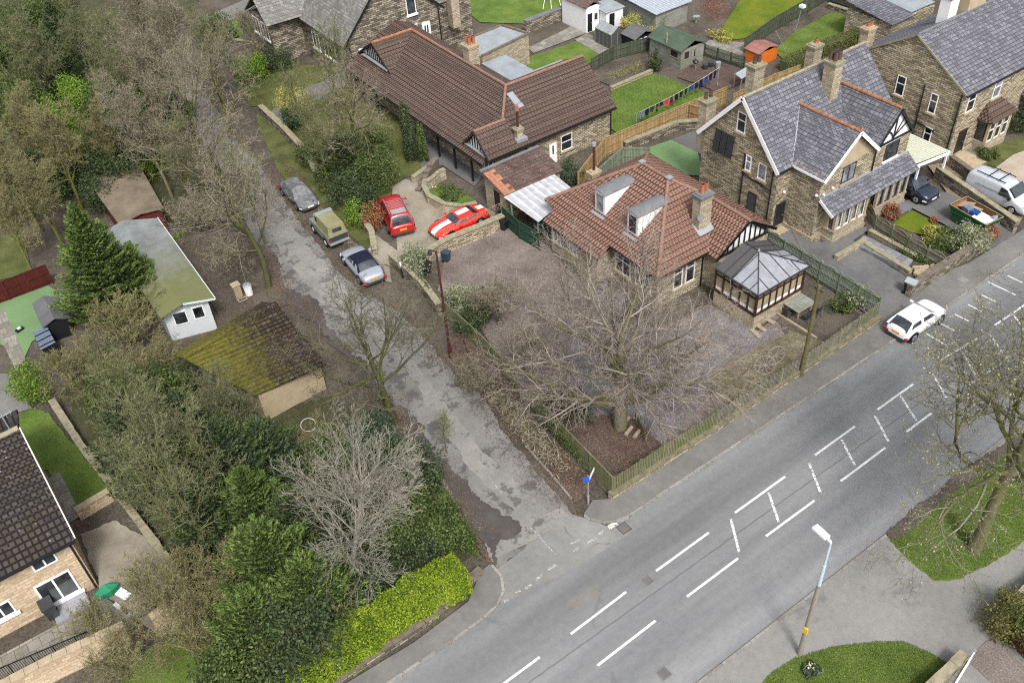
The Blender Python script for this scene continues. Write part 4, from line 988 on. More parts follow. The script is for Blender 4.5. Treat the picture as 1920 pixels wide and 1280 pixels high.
# dormers
def dormer(y, group):
    xf = 34.45; w = 1.02; zt = 5.42
    zf = ze+pit*(xf-x0); m = MB()
    xb = x0+(zt-ze)/pit
    m.extrude([(xf, y-w/2, zf-.1), (xf, y-w/2, zt), (xb, y-w/2, zt)], (0, w, 0)); 
    d = m.build('dormer', 'white', B1)
    r = MB()
    N = 6
    for k in range(N):
        a0, a1 = -1+2*k/N, -1+2*(k+1)/N; h0, h1 = .14*(1-a0*a0), .14*(1-a1*a1)
        ya, yb = y+a0*(w/2+.1), y+a1*(w/2+.1)
        q = [(xf-.12, ya, zt+h0), (xf-.12, yb, zt+h1), (xb+.25+.3*h1/.14*.7, yb, zt+h1), (xb+.25+.3*h0/.14*.7, ya, zt+h0)]
        r.face([V(p)+V(0, 0, .05) for p in q][::-1]); r.face([V(p) for p in q]); r.face([q[0], V(q[0])+V(0, 0, .05), V(q[1])+V(0, 0, .05), q[1]])
    r.build('dormer_roof', 'leaddark', d)
    a = MB(); a.obox((xf-.17, y, zf-.1), (.2, 0, .13), (0, w/2+.16, 0), (-.01, 0, .012)); a.build('apron_flashing', 'lead', d)
    wdo = MB(); z0_, z1_ = zf+.2, zt-.18
    wdo.box((xf-.035, y-w/2+.17, z0_), (xf-.012, y+w/2-.17, z1_)); wdo.build('pane', 'glass' if y < 40 else 'curtain', d)
    return d
dormer(41.0, 0); dormer(37.68, 0)
ch = chimney(B1, 38.35, 35.35, 3.6, 6.45, 1.05, .7, [(-.12, 0), (.25, .02)], 'stone_light', 'terracotta', 'leaddark', .75, .15)
m = MB(); m.obox((38.35, 35.12, 3.98), (.68, 0, 0), (0, .42, .27), (0, -.02, .03)); m.build('chimney_flashing', 'lead', ch)
m = MB(); m.cyl((37.75, 34.9, 5.1), (37.72, 34.82, 5.13), .22, .24, 14); m.beam((37.85, 35.0, 5.05), (37.75, 34.9, 5.1), .03, .03); m.build('satellite_dish', 'leaddark', B1)
chimney(B1, 37.3, 45.1, 2.6, 4.0, .75, .5, [], 'stone_light', 'terracotta', 'ashlar')
fl = MB(); fl.cyl((37.3, 45.1, 4.1), (37.3, 45.1, 6.1), .1, .1, 10); fl.cyl((37.3, 45.1, 6.1), (37.3, 45.1, 6.35), .17, .15, 10, 1); fl.build('flue', ['rustpole', 'galv'], B1)
for yy, ww in ((43.55, .5), (42.45, 1.1), (41.35, .5)): window(B1, (32.5, yy, .95), (-1, 0), ww, 1.25, 'white', 'curtain' if ww < 1 else 'glass', 1, None, 'ashlar', None, .06)
for yy in (37.6, 35.6): window(B1, (x0+.45, yy, .95), (-1, 0), 1.5, 1.45, 'white', 'glass', 2, .72)
for xx in (35.45, 36.55): window(B1, (xx, y0+.45, .85), (0, -1), .8, 1.75, 'white', 'glass', 1, .7, 'ashlar', 'ashlar')
window(B1, (38.2+.3, 33.25, .9), (0, -1), .7, 1.2, 'white', 'glass')
# conservatory
C1 = thing('conservatory', 'conservatory with hipped grey polycarbonate roof and dark brown frames', 'conservatory', (39.2, 30.5, 0))
cx0, cx1, cy0, cy1 = 36.95, 41.3, 28.8, 32.35
wallbox(B1, (37.95, 32.4, -.05), (41.3, 33.3, 2.5), 'stone_light', 'wall')
m = MB(); m.box((cx0, cy0, -.05), (cx1, cy1, 1.05)); m.build('dwarf_wall', 'stone_light', C1)
m = MB(); m.box((cx0+.12, cy0+.12, 1.05), (cx1-.12, cy1, 2.85)); m.build('glazing', 'blind', C1)
m = MB(); m.box((cx0+.06, cy0+.06, 1.25), (cx1-.06, cy1-.01, 1.5)); m.build('white_panel', 'white', C1)
m = MB(); m.box((cx0+.055, cy0+.055, 1.5), (cx1-.055, cy1-.02, 2.6)); o = m.build('pane', 'glass', C1); o.data.materials[0] = M['blind']
fr = MB()
for z in (1.1, 2.42, 2.9):
    fr.box((cx0-.02, cy0-.02, z-.05), (cx1+.02, cy0+.07, z+.05)); fr.box((cx0-.018, cy0+.07, z-.052), (cx0+.07, cy1, z+.048)); fr.box((cx1-.07, cy0+.07, z-.052), (cx1+.018, cy1, z+.048))
for i in range(8):
    x = cx0+(cx1-cx0)*i/7; w_ = .09 if i in (0, 7) else .04; fr.box((x-w_, cy0-.025, 1.1), (x+w_, cy0+.075, 2.9))
for i in range(6):
    y = cy0+(cy1-cy0)*i/5; fr.box((cx0-.023, y-.05, 1.1), (cx0+.073, y+.05, 2.9)); fr.box((cx1-.07, y-.05, 1.1), (cx1+.02, y+.05, 2.9))
fr.build('frame', 'brownwood', C1)
rf = MB(); e = .22; A0, A1, A2, A3 = (cx0-e, cy0-e, 3.0), (cx1+e, cy0-e, 3.0), (cx1+e, cy1-.1, 3.0), (cx0-e, cy1-.1, 3.0); T0, T1 = (39.15, 30.95, 3.95), (39.15, cy1-.1, 3.95)
def lerp(a, b, t): return V(a)*(1-t)+V(b)*t
# polycarbonate panels, darker on the house side
rf.face([A0, A1, T0], 0); 
mL, mR = lerp(A0, A3, .62), lerp(A1, A2, .6)
rf.face([A0, T0, mL], 0); rf.face([mL, T0, T1, A3], 1); rf.face([A1, mR, T0], 0); rf.face([mR, A2, T1, T0], 1)
rf.build('roof', ['consglass', 'consglass2'], C1)
rb = MB()
for a, b in ((A0, T0), (A1, T0), (T0, T1), (mL, T0), (mR, T0)): rb.beam(V(a)+V(0, 0, .03), V(b)+V(0, 0, .03), .06, .06)
for k in range(1, 5):
    t = k/5; p = lerp(A0, A1, t); x = p.x
    q = lerp(A0, T0, (x-A0[0])/(T0[0]-A0[0])) if x < T0[0] else lerp(A1, T0, (A1[0]-x)/(A1[0]-T0[0])); rb.beam(p+V(0, 0, .03), q+V(0, 0, .03), .04, .04)
for (P0, P1, T) in ((A0, A3, -1), (A1, A2, 1)):
    for k in range(1, 5):
        p = lerp(P0, P1, k/5); y = p.y
        q = lerp(P0, T0, (y-P0[1])/(T0[1]-P0[1])) if y < T0[1] else V(T0[0], y, 3.95); rb.beam(p+V(0, 0, .03), q+V(0, 0, .03), .04, .04)
for a, b in ((A0, A1), (A1, A2), (A3, A0)): rb.beam(a, b, .1, .1)
rb.build('glazing_bars', 'charcoal', C1)
m = MB(); m.cyl(V(T0)+V(0, 0, .02), V(T0)+V(0, 0, .16), .1, .05, 8); m.build('finial', 'galv', C1)

# ------------------------------------------------------------------ two-storey stone house
S1 = thing('stone_house', 'two-storey sandstone house with slate roof and a half-timbered front gable', 'house', (50, 38, 0))
gx, ex, ya, yb, ze, zr, yr = 45.6, 57.9, 35.35, 42.6, 5.4, 9.35, 39.0
m = MB(); m.extrude([(gx, ya, -.05), (gx, yb, -.05), (gx, yb, ze), (gx, yr, zr-.08), (gx, ya, ze)], (ex-gx, 0, 0)); 
m.box((46.9, 32.7, -.05), (56.2, ya+.02, 5.45)); m.box((47.0, 32.4, -.05), (46.95+.3, 32.72, .3))
m.extrude([(47.0, 32.702, 5.44), (52.3, 32.702, 5.44), (49.75, 32.702, 7.65)], (0, 4, 0)); m.extrude([(52.2, 32.704, 5.44), (56.1, 32.704, 5.44), (54.15, 32.704, 7.75)], (0, 4, 0))
m.build('wall', 'stone', S1)
m = MB(); m.extrude([(47.25, 32.69, 5.5), (52.1, 32.69, 5.5), (49.75, 32.69, 7.5)], (0, .02, 0)); m.build('gable_render', 'render', S1)
m = MB(); m.extrude([(52.5, 32.68, 5.55), (56.0, 32.68, 5.55), (54.2, 32.68, 7.7)], (0, .02, 0)); m.build('gable_panel', 'whitewash', S1)
m = MB(); m.box((46.82, 32.62, -.05), (56.28, 35.3, .45)); m.box((gx-.07, ya-.06, -.05), (ex, yb+.06, .4)); m.build('plinth', 'stone_light', S1)
f = MB(); sl_ = (zr-ze)/(yr-ya)
slope(f, [(gx-.35, ya-.2, ze-.2*sl_), (ex+.1, ya-.2, ze-.2*sl_), (ex+.1, yr, zr), (gx-.35, yr, zr)], .27, .02)
slope(f, [(ex+.1, yb+.2, ze-.2*sl_), (gx-.35, yb+.2, ze-.2*sl_), (gx-.35, yr, zr), (ex+.1, yr, zr)], .27, .02)
yk1 = ya+(7.85-ze)/sl_+.1; yk2 = ya+(7.95-ze)/sl_+.1
slope(f, [(46.75, ya-.2, 5.25), (46.75, 32.35, 5.25), (49.75, 32.35, 7.85), (49.75, yk1, 7.85)][0:4], .27, .02)
slope(f, [(52.3, 32.35, 5.64), (52.3, ya+.25, 5.64), (49.75, yk1, 7.85), (49.75, 32.35, 7.85)], .27, .02)
slope(f, [(52.3, ya+.25, 5.62), (52.3, 32.52, 5.62), (54.15, 32.52, 7.95), (54.15, yk2, 7.95)], .27, .02)
slope(f, [(56.35, 32.52, 5.4), (56.35, ya-.2, 5.4), (54.15, yk2, 7.95), (54.15, 32.52, 7.95)], .27, .02)
# long lean-to canopy over both bays
slope(f, [(46.85, 31.3, 2.9), (56.2, 31.3, 2.9), (56.45, 32.69, 3.66), (46.9, 32.69, 3.66)], .27, .02)
rf = f.build('roof', 'slate', S1)
r_ = MB(); ridge(r_, (gx-.3, yr, zr+.03), (ex+.1, yr, zr+.03), .11); r_.build('ridge_tiles', 'coping', rf)
r_ = MB(); ridge(r_, (49.75, 32.4, 7.88), (49.75, yk1, 7.88), .13); r_.cyl((49.75, 32.45, 7.95), (49.75, 32.45, 8.3), .08, .05, 8); r_.build('ridge_tiles', 'rustcap', rf); r_ = MB(); ridge(r_, (54.15, 32.55, 7.98), (54.15, yk2, 7.98), .13); r_.build('ridge_tiles', 'rustcap', rf)
l_ = MB(); l_.beam((46.85, ya-.15, 5.3), (49.72, yk1, 7.92), .12, .03); l_.beam((52.3, 32.6, 5.7), (52.3, ya+.3, 5.7), .22, .03); l_.box((46.9, 32.55, 3.66), (56.4, 32.695, 3.72)); l_.build('lead_flashing', 'lead', rf)
bb = MB()
def barge(a, b, w=.05, h=.26): bb.beam(V(a), V(b), w, h)
barge((gx-.36, ya-.25, 5.1), (gx-.36, yr, zr-.02), .05, .3); barge((gx-.36, yb+.25, 5.1), (gx-.36, yr, zr-.02), .05, .3)
barge((46.72, 32.33, 5.16), (49.75, 32.33, 7.8)); barge((52.25, 32.33, 5.55), (49.75, 32.33, 7.8)); bb.beam((46.74, ya-.2, 5.2), (46.74, 32.4, 5.2), .05, .16); bb.beam((46.83, 31.28, 2.86), (46.88, 32.6, 3.6), .05, .22)
bb.build('barge_board', 'white', S1)
t_ = MB(); t_.beam((52.35, 32.48, 5.52), (54.15, 32.48, 7.85), .06, .17); t_.beam((56.35, 32.48, 5.3), (54.15, 32.48, 7.85), .06, .17); t_.box((52.4, 32.62, 5.42), (56.2, 32.675, 5.6))
t_.box((54.05, 32.64, 5.6), (54.2, 32.676, 7.6)); t_.beam((54.1, 32.655, 5.7), (55.4, 32.655, 6.5), .04, .12); t_.beam((54.1, 32.655, 5.7), (54.9, 32.655, 6.9), .04, .09)
for k in range(5):
    a0, a1 = math.pi/2*k/5, math.pi/2*(k+1)/5; t_.beam((53.15+.85*math.sin(a0), 32.655, 5.62+.75*math.cos(a0)), (53.15+.85*math.sin(a1), 32.655, 5.62+.75*math.cos(a1)), .04, .12)
t_.build('timber_framing', 'black', S1)
chimney(S1, 52.75, 37.6, 6.6, 10.1, .85, .95, [(-.2, -.2), (.2, -.2), (-.2, .2), (.2, .2)], 'stone_light', 'darkpot', 'coping', .75, .16)
chimney(S1, 46.2, 42.95, 3.5, 7.4, 1.0, .75, [(-.25, 0), (.25, 0)], 'stone_light', 'darkpot', 'coping', .6, .14)
chimney(S1, 50.9, 42.9, 4.5, 8.6, 1.1, .8, [(-.2, 0), (.25, 0)], 'stone_light', 'darkpot', 'coping', .6, .15)
chimney(S1, 57.0, 42.6, 5, 8.3, .95, .75, [(.1, 0)], 'stone_light', 'terracotta', 'coping', .5, .15)
W_ = (-1, 0)
window(S1, (gx, 39.08, 6.6), W_, .8, 1.5, 'white', 'glass', 1, .6); window(S1, (gx, 38.05, 3.98), W_, .5, 1.2, 'white', 'curtain', 1, .6); window(S1, (gx, 36.74, 3.85), W_, .75, 1.25, 'white', 'curtain')
o = window(S1, (gx, 37.3, .82), W_, .8, 1.66, 'charcoal', 'consglass2', 1, None, 'ashlar', 'ashlar')
s_ = MB()
for i in range(3): s_.obox((gx-.32, 40.9-i*.62, 5.3), (-.16, 0, -.85) if 0 else (.1, 0, .85), (0, .29, 0), (-.03, 0, .004), 0)
for i in range(3):
    for j in range(9): s_.cyl((gx-.46, 40.65-i*.62+j*.062, 4.46), (gx-.26, 40.65-i*.62+j*.062, 6.14), .02, .02, 5, 1)
s_.build('solar_panel', ['solar', 'charcoal'], S1)
for k in (47.75, 53.05): pass
window(S1, (49.7, 32.7, 3.95), (0, -1), 1.35, 1.35, 'charcoal', 'curtain', 2, None, 'ashlar', 'ashlar', .08); window(S1, (54.3, 32.7, 3.95), (0, -1), 1.5, 1.35, 'charcoal', 'glass', 2, .6, 'white', 'white', .08)
# square bays with stone mullions below the canopy
for bx0, bx1 in ((47.9, 51.3), (52.3, 55.8)):
    b = MB(); b.box((bx0, 31.7, -.05), (bx1, 32.71, .95)); b.box((bx0-.08, 31.62, -.05), (bx1+.08, 32.69, .3)); b.box((bx0-.06, 31.64, .9), (bx1+.06, 32.69, 1.02)); b.build('bay', 'stone_light', S1)
    g = MB(); g.box((bx0+.12, 31.82, 1.0), (bx1-.12, 32.6, 2.86)); bo = g.build('bay_window', 'glass', S1)
    mu = MB(); n = 5
    for i in range(n):
        x = bx0+.09+(bx1-bx0-.18)*i/(n-1); mu.box((x-.09, 31.7, 1.02), (x+.09, 31.9, 2.9))
    for x in (bx0+.09, bx1-.09): mu.box((x-.09, 32.3, 1.02), (x+.09, 32.69, 2.9))
    mu.build('mullion', 'ashlar', bo)
    fr = MB()
    for i in range(n-1):
        xa, xb = bx0+.18+(bx1-bx0-.18)*i/(n-1)+.02, bx0+(bx1-bx0-.18)*(i+1)/(n-1)-.02
        fr.box((xa, 31.78, 1.02), (xb, 31.825, 1.1)); fr.box((xa, 31.78, 1.1), (xa+.05, 31.825, 2.86)); fr.box((xb-.05, 31.78, 1.1), (xb, 31.825, 2.86))
    fr.build('frame', 'white' if bx0 < 50 else 'charcoal', bo)
    cu = MB()
    for i in range(n-1):
        xa = bx0+.2+(bx1-bx0-.18)*i/(n-1); cu.box((xa+.08, 31.805, 1.15), (xa+.34, 31.815, 2.8))
    cu.build('curtain', 'curtain', bo)
door(S1, (46.35, ya, .15), (0, -1), .85, 2.1, 'black', 'charcoal')
m = MB(); m.box((45.75, 34.6, -.02), (46.85, 35.28, .16)); m.box((45.9, 34.3, -.02), (46.8, 34.6, .09)); m.build('doorstep', 'ashlar', S1)
pipes(S1, [[(gx-.06, 38.4, 0), (gx-.06, 38.4, 5.2)], [(gx-.06, 35.75, 0), (gx-.06, 35.75, 5.1)], [(52.3, 32.6, 3.75), (52.3, 32.6, 5.5)], [(gx-.06, 38.35, 3.6), (gx-.06, 35.8, 3.4)]]); p_ = MB(); p_.beam((gx-.3, ya-.3, 5.15), (46.85, ya-.3, 5.15), .11, .1); p_.build('gutter', 'black', S1)
for p in ((46.82, 32.9, 3.9), (47.2, 32.62, 3.95), (48.1, 32.62, 4.1), (46.4, 35.28, 3.2)): m = MB(); m.cyl(p, V(p)+V(0, -.12, 0), .11, .08, 8); m.build('wall_lamp', 'white', S1)
# carport at its side
CP = thing('carport', 'white framed carport with cream corrugated roof beside the stone house', 'carport', (59, 34, 0))
m = MB(); m.extrude([(56.35, 31.9, 2.95), (60.4, 31.75, 2.55), (60.4, 37.5, 2.55), (56.35, 37.5, 2.95)], (0, 0, .04)); m.build('roof', 'carportroof', CP)
m = MB(); m.beam((56.5, 31.75, 2.8), (60.4, 31.65, 2.45), .08, .22); m.beam((60.42, 31.7, 2.45), (60.42, 37.5, 2.45), .08, .22); m.build('fascia', 'white', CP)
for px, py in ((56.9, 31.8), (60.3, 31.8), (60.3, 34.8)): m = MB(); m.box((px-.07, py-.07, 0), (px+.07, py+.07, 2.6)); m.build('post', 'white', CP)

# ------------------------------------------------------------------ neighbouring stone terrace
N1 = thing('stone_terrace', 'long stone terrace with grey slate roof, far right', 'house', (70, 37, 0))
gx, ex, ya, yb, ze, zr, yr = 62.8, 100, 33.05, 43.3, 5.9, 8.85, 37.9
m = MB(); m.extrude([(gx, ya, -.05), (gx, yb, -.05), (gx, yb, 5.6), (gx, yr, zr-.06), (gx, ya, ze)], (ex-gx, 0, 0)); m.build('wall', 'stone', N1)
m = MB(); m.box((gx-.015, ya, 4.6), (gx+.1, yb, 4.9)) if 0 else m.box((gx-.06, ya-.06, -.05), (ex, yb, .5)); m.build('plinth', 'stone_light', N1)
f = MB(); sl_ = (zr-ze)/(yr-ya)
slope(f, [(gx-.08, ya-.25, ze-.15), (ex, ya-.25, ze-.15), (ex, yr, zr), (gx-.08, yr, zr)], .3, .025)
slope(f, [(ex, yb+.2, 5.5), (gx-.08, yb+.2, 5.5), (gx-.08, yr, zr), (ex, yr, zr)], .3, .02)
rf = f.build('roof', 'slate', N1)
r_ = MB(); ridge(r_, (gx, yr, zr+.02), (ex, yr, zr+.02), .1); r_.build('ridge_tiles', 'leaddark', rf)
l_ = MB(); l_.beam((gx-.1, ya-.2, ze-.1), (gx-.1, yr, zr), .06, .14); l_.beam((gx-.1, yb+.1, 5.5), (gx-.1, yr, zr), .06, .14); l_.build('verge', 'coping', rf)
chimney(N1, 69.9, 38.3, 7.6, 10.3, 2.3, .9, [(-.8, 0), (-.3, 0), (.3, 0), (.8, 0)], 'render', 'darkpot', 'ashlar', .5, .15)
chimney(N1, 67.4, 38.7, 7.6, 10.4, 1.1, .9, [], 'whitewash', 'darkpot', 'ashlar', .5, .15)
chimney(N1, 63.1, 42.4, 5, 7.9, .9, .75, [(-.1, 0), (.25, 0)], 'stone_light', 'terracotta', 'ashlar', .45, .15)
window(N1, (gx, 38.35, 3.75), (-1, 0), .8, 1.6, 'white', 'glass', 1, .6); window(N1, (gx, 35.3, 3.4), (-1, 0), .65, 1.6, 'white', 'glass', 1, .62); window(N1, (gx, 35.1, .9), (-1, 0), .65, 1.35, 'white', 'glass', 1, .62)
pipes(N1, [[(gx-.06, 36.3, 0), (gx-.06, 36.3, 5.4)], [(gx-.06, ya+.15, 0), (gx-.06, ya+.15, 5.7)], [(gx-.06, 36.3, 2.3), (gx-.06, 34.6, 2.1)]]); p_ = MB(); p_.beam((gx-.05, ya-.3, ze-.2), (ex, ya-.3, ze-.2), .12, .1); p_.build('gutter', 'black', N1)
for wx in (64.0, 67.3, 73, 77): window(N1, (wx, ya, 4.0), (0, -1), .95, 1.5, 'white', 'glass' if wx != 67.3 else 'curtain', 1, .62)
door(N1, (64.1, ya, .3), (0, -1), .9, 2.05, 'black', 'brownwood')
m = MB(); m.box((63.3, 31.9, -.02), (65.0, 33.0, .28)); m.box((63.2, 31.0, -.02), (65.1, 31.9, .14)); m.build('doorstep', 'ashlar', N1)
for bx0 in (65.9, 71.6):
    bx1 = bx0+2.9; b = MB(); b.box((bx0, 32.0, -.05), (bx1, 33.06, .95)); b.build('bay', 'stone_light', N1)
    b = MB(); b.box((bx0+.08, 32.08, .95), (bx1-.08, 33.04, 2.7)); o = b.build('bay_window', 'glass', N1)
    b = MB()
    for i in range(4): x = bx0+.1+(bx1-bx0-.2)*i/3; b.box((x-.1, 32.0, .95), (x+.1, 32.2, 2.72))
    b.box((bx0, 32.01, 2.6), (bx1, 33.0, 2.8)); b.build('mullion', 'ashlar', o)
    b = MB()
    for i in range(3):
        xa = bx0+.2+(bx1-bx0-.2)*i/3; xb = xa+(bx1-bx0-.2)/3-.2; b.box((xa, 32.04, 1.9), (xb, 32.09, 1.98)); b.box((xa, 32.04, .96), (xa+.06, 32.09, 2.6)); b.box((xb-.06, 32.04, .96), (xb, 32.09, 2.6)); b.box((xa, 32.04, .95), (xb, 32.09, 1.02))
    b.build('frame', 'white', o)
    c = MB(); slope(c, [(bx0-.25, 31.7, 2.82), (bx1+.25, 31.7, 2.82), (bx1-.5, 33.04, 3.75), (bx0+.5, 33.04, 3.75)], .2, .015); slope(c, [(bx0-.25, 33.04, 2.82), (bx0-.25, 31.7, 2.82), (bx0+.5, 33.04, 3.75)], .2, .015); slope(c, [(bx1+.25, 31.7, 2.82), (bx1+.25, 33.04, 2.82), (bx1-.5, 33.04, 3.75)], .2, .015)
    c.build('canopy', 'browntile', N1)

# ------------------------------------------------------------------ large brown-tiled bungalow
L1 = thing('bungalow', 'large L-shaped bungalow with brown concrete tiled roof, skylight and four-pot chimney', 'house', (40, 60, 0))
wall = MB(); wall.box((34.2, 53.4, -.05), (46, 60.4, 2.85)); wall.box((34.2, 60.4, -.05), (40.4, 76, 2.82)); wall.box((38.5, 59, 2.8), (40.3, 75.5, 4.3)); wall.box((39.0, 58.5, 2.8), (45.95, 60.3, 4.0))
zA, yA = 5.3, 58.2
wall.extrude([(45.99, 53.4, 2.8), (45.99, 62.3, 2.8), (45.99, yA, 5.05)], (-.3, 0, 0)); wall.build('wall', 'stone', L1)
f = MB(); xe, ze2 = 32.9, 2.6; xr = 38.9; zr = 5.3
eA = 53.0
# B slope facing the lane, A slope facing the gardens
pitB = (zr-ze2)/(xr-xe); hx, hy = 35.95, 54.6; hz = ze2+pitB*(hx-xe)
slope(f, [(xe, 76, ze2), (xe, 54.1, ze2), (hx-1.1, 54.4, ze2+pitB*(hx-1.1-xe)), (hx, 54.55, hz), (xr, yA, zr), (xr+.7, 70.4, zr+.0), (xr+.7, 73.5, zr)][:1]+[(xe, 53.2, ze2), (34.9, 54.5, ze2+pitB*2.0), (hx, 54.55, hz), (xr, yA, zr), (xr, 71, zr), (xr, 76, zr)], .36, .035)
pA = (zr-2.85)/(yA-eA)
slope(f, [(33.5, eA, 2.85), (46.2, eA, 2.85), (47.2, yA, zr), (xr, yA, zr), (hx, 54.55, 2.85+pA*1.55+.65), (33.6, 54.6, 2.85+pA*1.6+.65)][:0]+[(33.3, eA, 2.85), (46.25, eA, 2.85), (46.9, yA, zr), (xr, yA, zr)], .36, .035)
slope(f, [(46.9, 60.6, 4.1), (xr+.5, 60.6, 4.1), (xr, yA, zr), (46.9, yA, zr)], .36, .035)
# far cross gable
slope(f, [(34.3, 70.2, 3.5), (39.0, 70.9, 5.28), (39.0, 73.6, 5.3), (34.6, 73.6, 5.2)][:0]+[(34.7, 70.0, 3.45), (38.9, 70.0, 3.45), (38.9, 72.9, 5.36), (34.7, 72.9, 5.36)], .36, .035)
slope(f, [(38.9, 76, 3.45), (34.7, 76, 3.45), (34.7, 72.9, 5.36), (38.9, 72.9, 5.36)], .36, .035)
slope(f, [(40.6, 58.8, 4.5), (40.6, 76, 4.5), (xr, 76, zr), (xr, 58.2, zr)], .36, .035)
rf = f.build('roof', 'browntile', L1)
# near gablet with black and white boards
gy = 54.75; gz = 4.62
g = MB(); g.extrude([(33.62, 53.3, 3.0), (33.62, 56.2, 3.0), (33.62, gy, gz-.1)], (.1, 0, 0)); g.extrude([(34.9, 70.4, 3.7), (34.9, 75.4, 3.7), (34.9, 72.9, 5.2)], (.1, 0, 0)); g.build('gable_panel', 'whitewash', L1)
f2 = MB(); slope(f2, [(33.3, eA-.02, 2.88), (36.3, eA-.02, 2.88), (36.3, gy, gz), (33.3, gy, gz)], .36, .035); slope(f2, [(36.3, 56.5, 3.0), (33.3, 56.5, 3.0), (33.3, gy, gz), (36.3, gy, gz)], .36, .035)
f2.build('gablet_roof', 'browntile', L1)
t_ = MB()
for i in range(-3, 4): t_.box((33.57, gy+i*.36-.06, 3.0), (33.64, gy+i*.36+.06, gz-.15-abs(i)*.36*.9))
t_.beam((33.34, eA-.1, 2.8), (33.34, gy, gz-.03), .06, .2); t_.beam((33.34, 56.5, 2.9), (33.34, gy, gz-.03), .06, .2); t_.build('timber_framing', 'black', L1); t_ = MB()
for i in range(-4, 5): t_.box((34.84, 72.9+i*.36-.06, 3.7), (34.91, 72.9+i*.36+.06, 5.15-abs(i)*.36*.6))
t_.beam((34.66, 70.0, 3.4), (34.66, 72.9, 5.3), .06, .2); t_.beam((34.66, 75.8, 3.5), (34.66, 72.9, 5.3), .06, .2)
t_.build('timber_framing', 'black', L1)
l_ = MB(); l_.box((33.3, 53.4, 2.98), (33.6, 56.2, 3.06)); l_.build('lead_flashing', 'lead', rf); l_ = MB(); l_.box((34.5, 70.4, 3.62), (34.8, 75, 3.7)); l_.build('lead_flashing', 'lead', rf)
r_ = MB(); ridge(r_, (xr, 69.5, zr+.05), (xr, 72.9, zr+.05)); ridge(r_, (34.7, 72.9, 5.4), (xr, 72.9, 5.4)); r_.build('ridge_tiles', 'rustcap', rf)
r_ = MB(); ridge(r_, (xr, yA, zr+.04), (xr, 69.5, zr+.04)); ridge(r_, (xr, yA, zr+.03), (46.9, yA, zr+.03)); ridge(r_, (xr, yA, zr+.05), (36.2, 55.0, 4.3), .12); ridge(r_, (33.35, gy, gz+.03), (36.3, gy, gz+.03), .12); r_.build('ridge_tiles', 'browncap', rf)
chimney(L1, 39.6, 64.2, 4.3, 6.6, 1.0, .95, [(-.22, -.22), (.22, -.22), (-.22, .22), (.22, .22)], 'stone_light', 'terracotta', 'ashlar', .75, .15)
c2 = chimney(L1, 36.9, 53.9, 3.0, 4.0, .55, .5, [], 'stone_light', 'terracotta', 'coping'); m = MB(); m.cyl((36.9, 53.9, 4.1), (36.9, 53.9, 5.5), .1, .1, 10, 0); m.cyl((36.9, 53.9, 5.5), (36.9, 53.9, 5.95), .15, .14, 10, 1); m.build('flue', ['rustpole', 'terracotta'], c2)
m = MB(); m.box((36.35, 53.3, 3.05), (37.4, 54.0, 3.3)); m.build('flashing', 'lead', c2)
m = MB(); pp = G(966, 184, 4.6); 
def onA(x, y, h=0): return V(x, y, 2.85+pA*(y-eA)+h)
kx, ky = 38.72, 56.95
q = [onA(kx-.3, ky-.6, .1), onA(kx+.3, ky-.6, .1), onA(kx+.3, ky+.5, .1), onA(kx-.3, ky+.5, .1)]; m.extrude(q, (0, 0, -.12)); m.build('skylight', 'lead', rf)
m = MB(); m.extrude([onA(kx-.36, ky-.95, .06), onA(kx+.36, ky-.95, .06), onA(kx+.36, ky-.62, .06), onA(kx-.36, ky-.62, .06)], (0, 0, -.05)); m.build('flashing', 'lead', rf)
g_ = MB(); g_.beam((33.3, eA-.05, 2.76), (46.2, eA-.05, 2.76), .12, .1); g_.build('gutter', 'black', L1); g_ = MB(); g_.beam((xe-.05, 53.2, 2.5), (xe-.05, 75, 2.5), .12, .1); g_.build('gutter', 'black', L1); pipes(L1, [[(45.9, 53.3, 0), (45.9, 53.3, 2.7)], [(37.2, 53.3, 1.9), (37.2, 53.3, 2.7)]])
window(L1, (41.25, 53.4, .65), (0, -1), 1.15, 1.4, 'white', 'glass', 1, .55); door(L1, (39.85, 53.4, -.1), (0, -1), .75, 1.9, 'white', 'ashlar', 1)
window(L1, (34.2, 54.3, .9), (-1, 0), 1.3, 1.4, 'white', 'glass', 2); window(L1, (34.2, 58.5, .9), (-1, 0), 1.6, 1.3, 'white', 'glass', 2); window(L1, (34.2, 72.5, .9), (-1, 0), 1.8, 1.3, 'white', 'glass', 2)
for y in (55.3, 57.8, 60.3, 62.8, 70.5, 73): m = MB(); m.box((33.15, y-.07, 0), (33.29, y+.07, 2.5)); m.build('verandah_post', 'black', L1)
# garage with patched orange tiles and its white lean-to
O1 = thing('garage', 'stone garage with lichened brown tiles and a patch of new orange tiles', 'garage', (34, 50, 0))
m = MB(); m.box((32.2, 49.2, -.05), (37.3, 51.9, 2.25)); m.extrude([(32.2, 49.2, 2.24), (32.2, 51.9, 2.24), (32.2, 51.9, 2.85)], (5.1, 0, 0)); m.build('wall', 'stone_light', O1)
f = MB(); slope(f, [(31.95, 48.95, 2.25), (37.5, 48.95, 2.25), (37.5, 52.0, 2.95), (31.95, 52.0, 2.95)], .3, .03); rf = f.build('roof', 'browntile2', O1)
m = MB(); rr = random.Random(3)
for j in range(10):
    for i in range(3 if j < 9 else 0):
        if j in (0, 1, 2, 3, 4, 5, 6, 7, 8) and (i < 2 or rr.random() < .5):
            y = 49.0+j*.3; z = 2.262+(y-48.95)*.2295; m.obox((32.17+i*.33, y+.14, z+.055), (.155, 0, 0), (0, .148, .034), (0, 0, .01))
m.build('new_tiles', 'newtile', rf)
m = MB(); m.box((31.95, 51.95, 2.9), (37.5, 52.2, 3.02)); m.build('flashing', 'leaddark', rf)
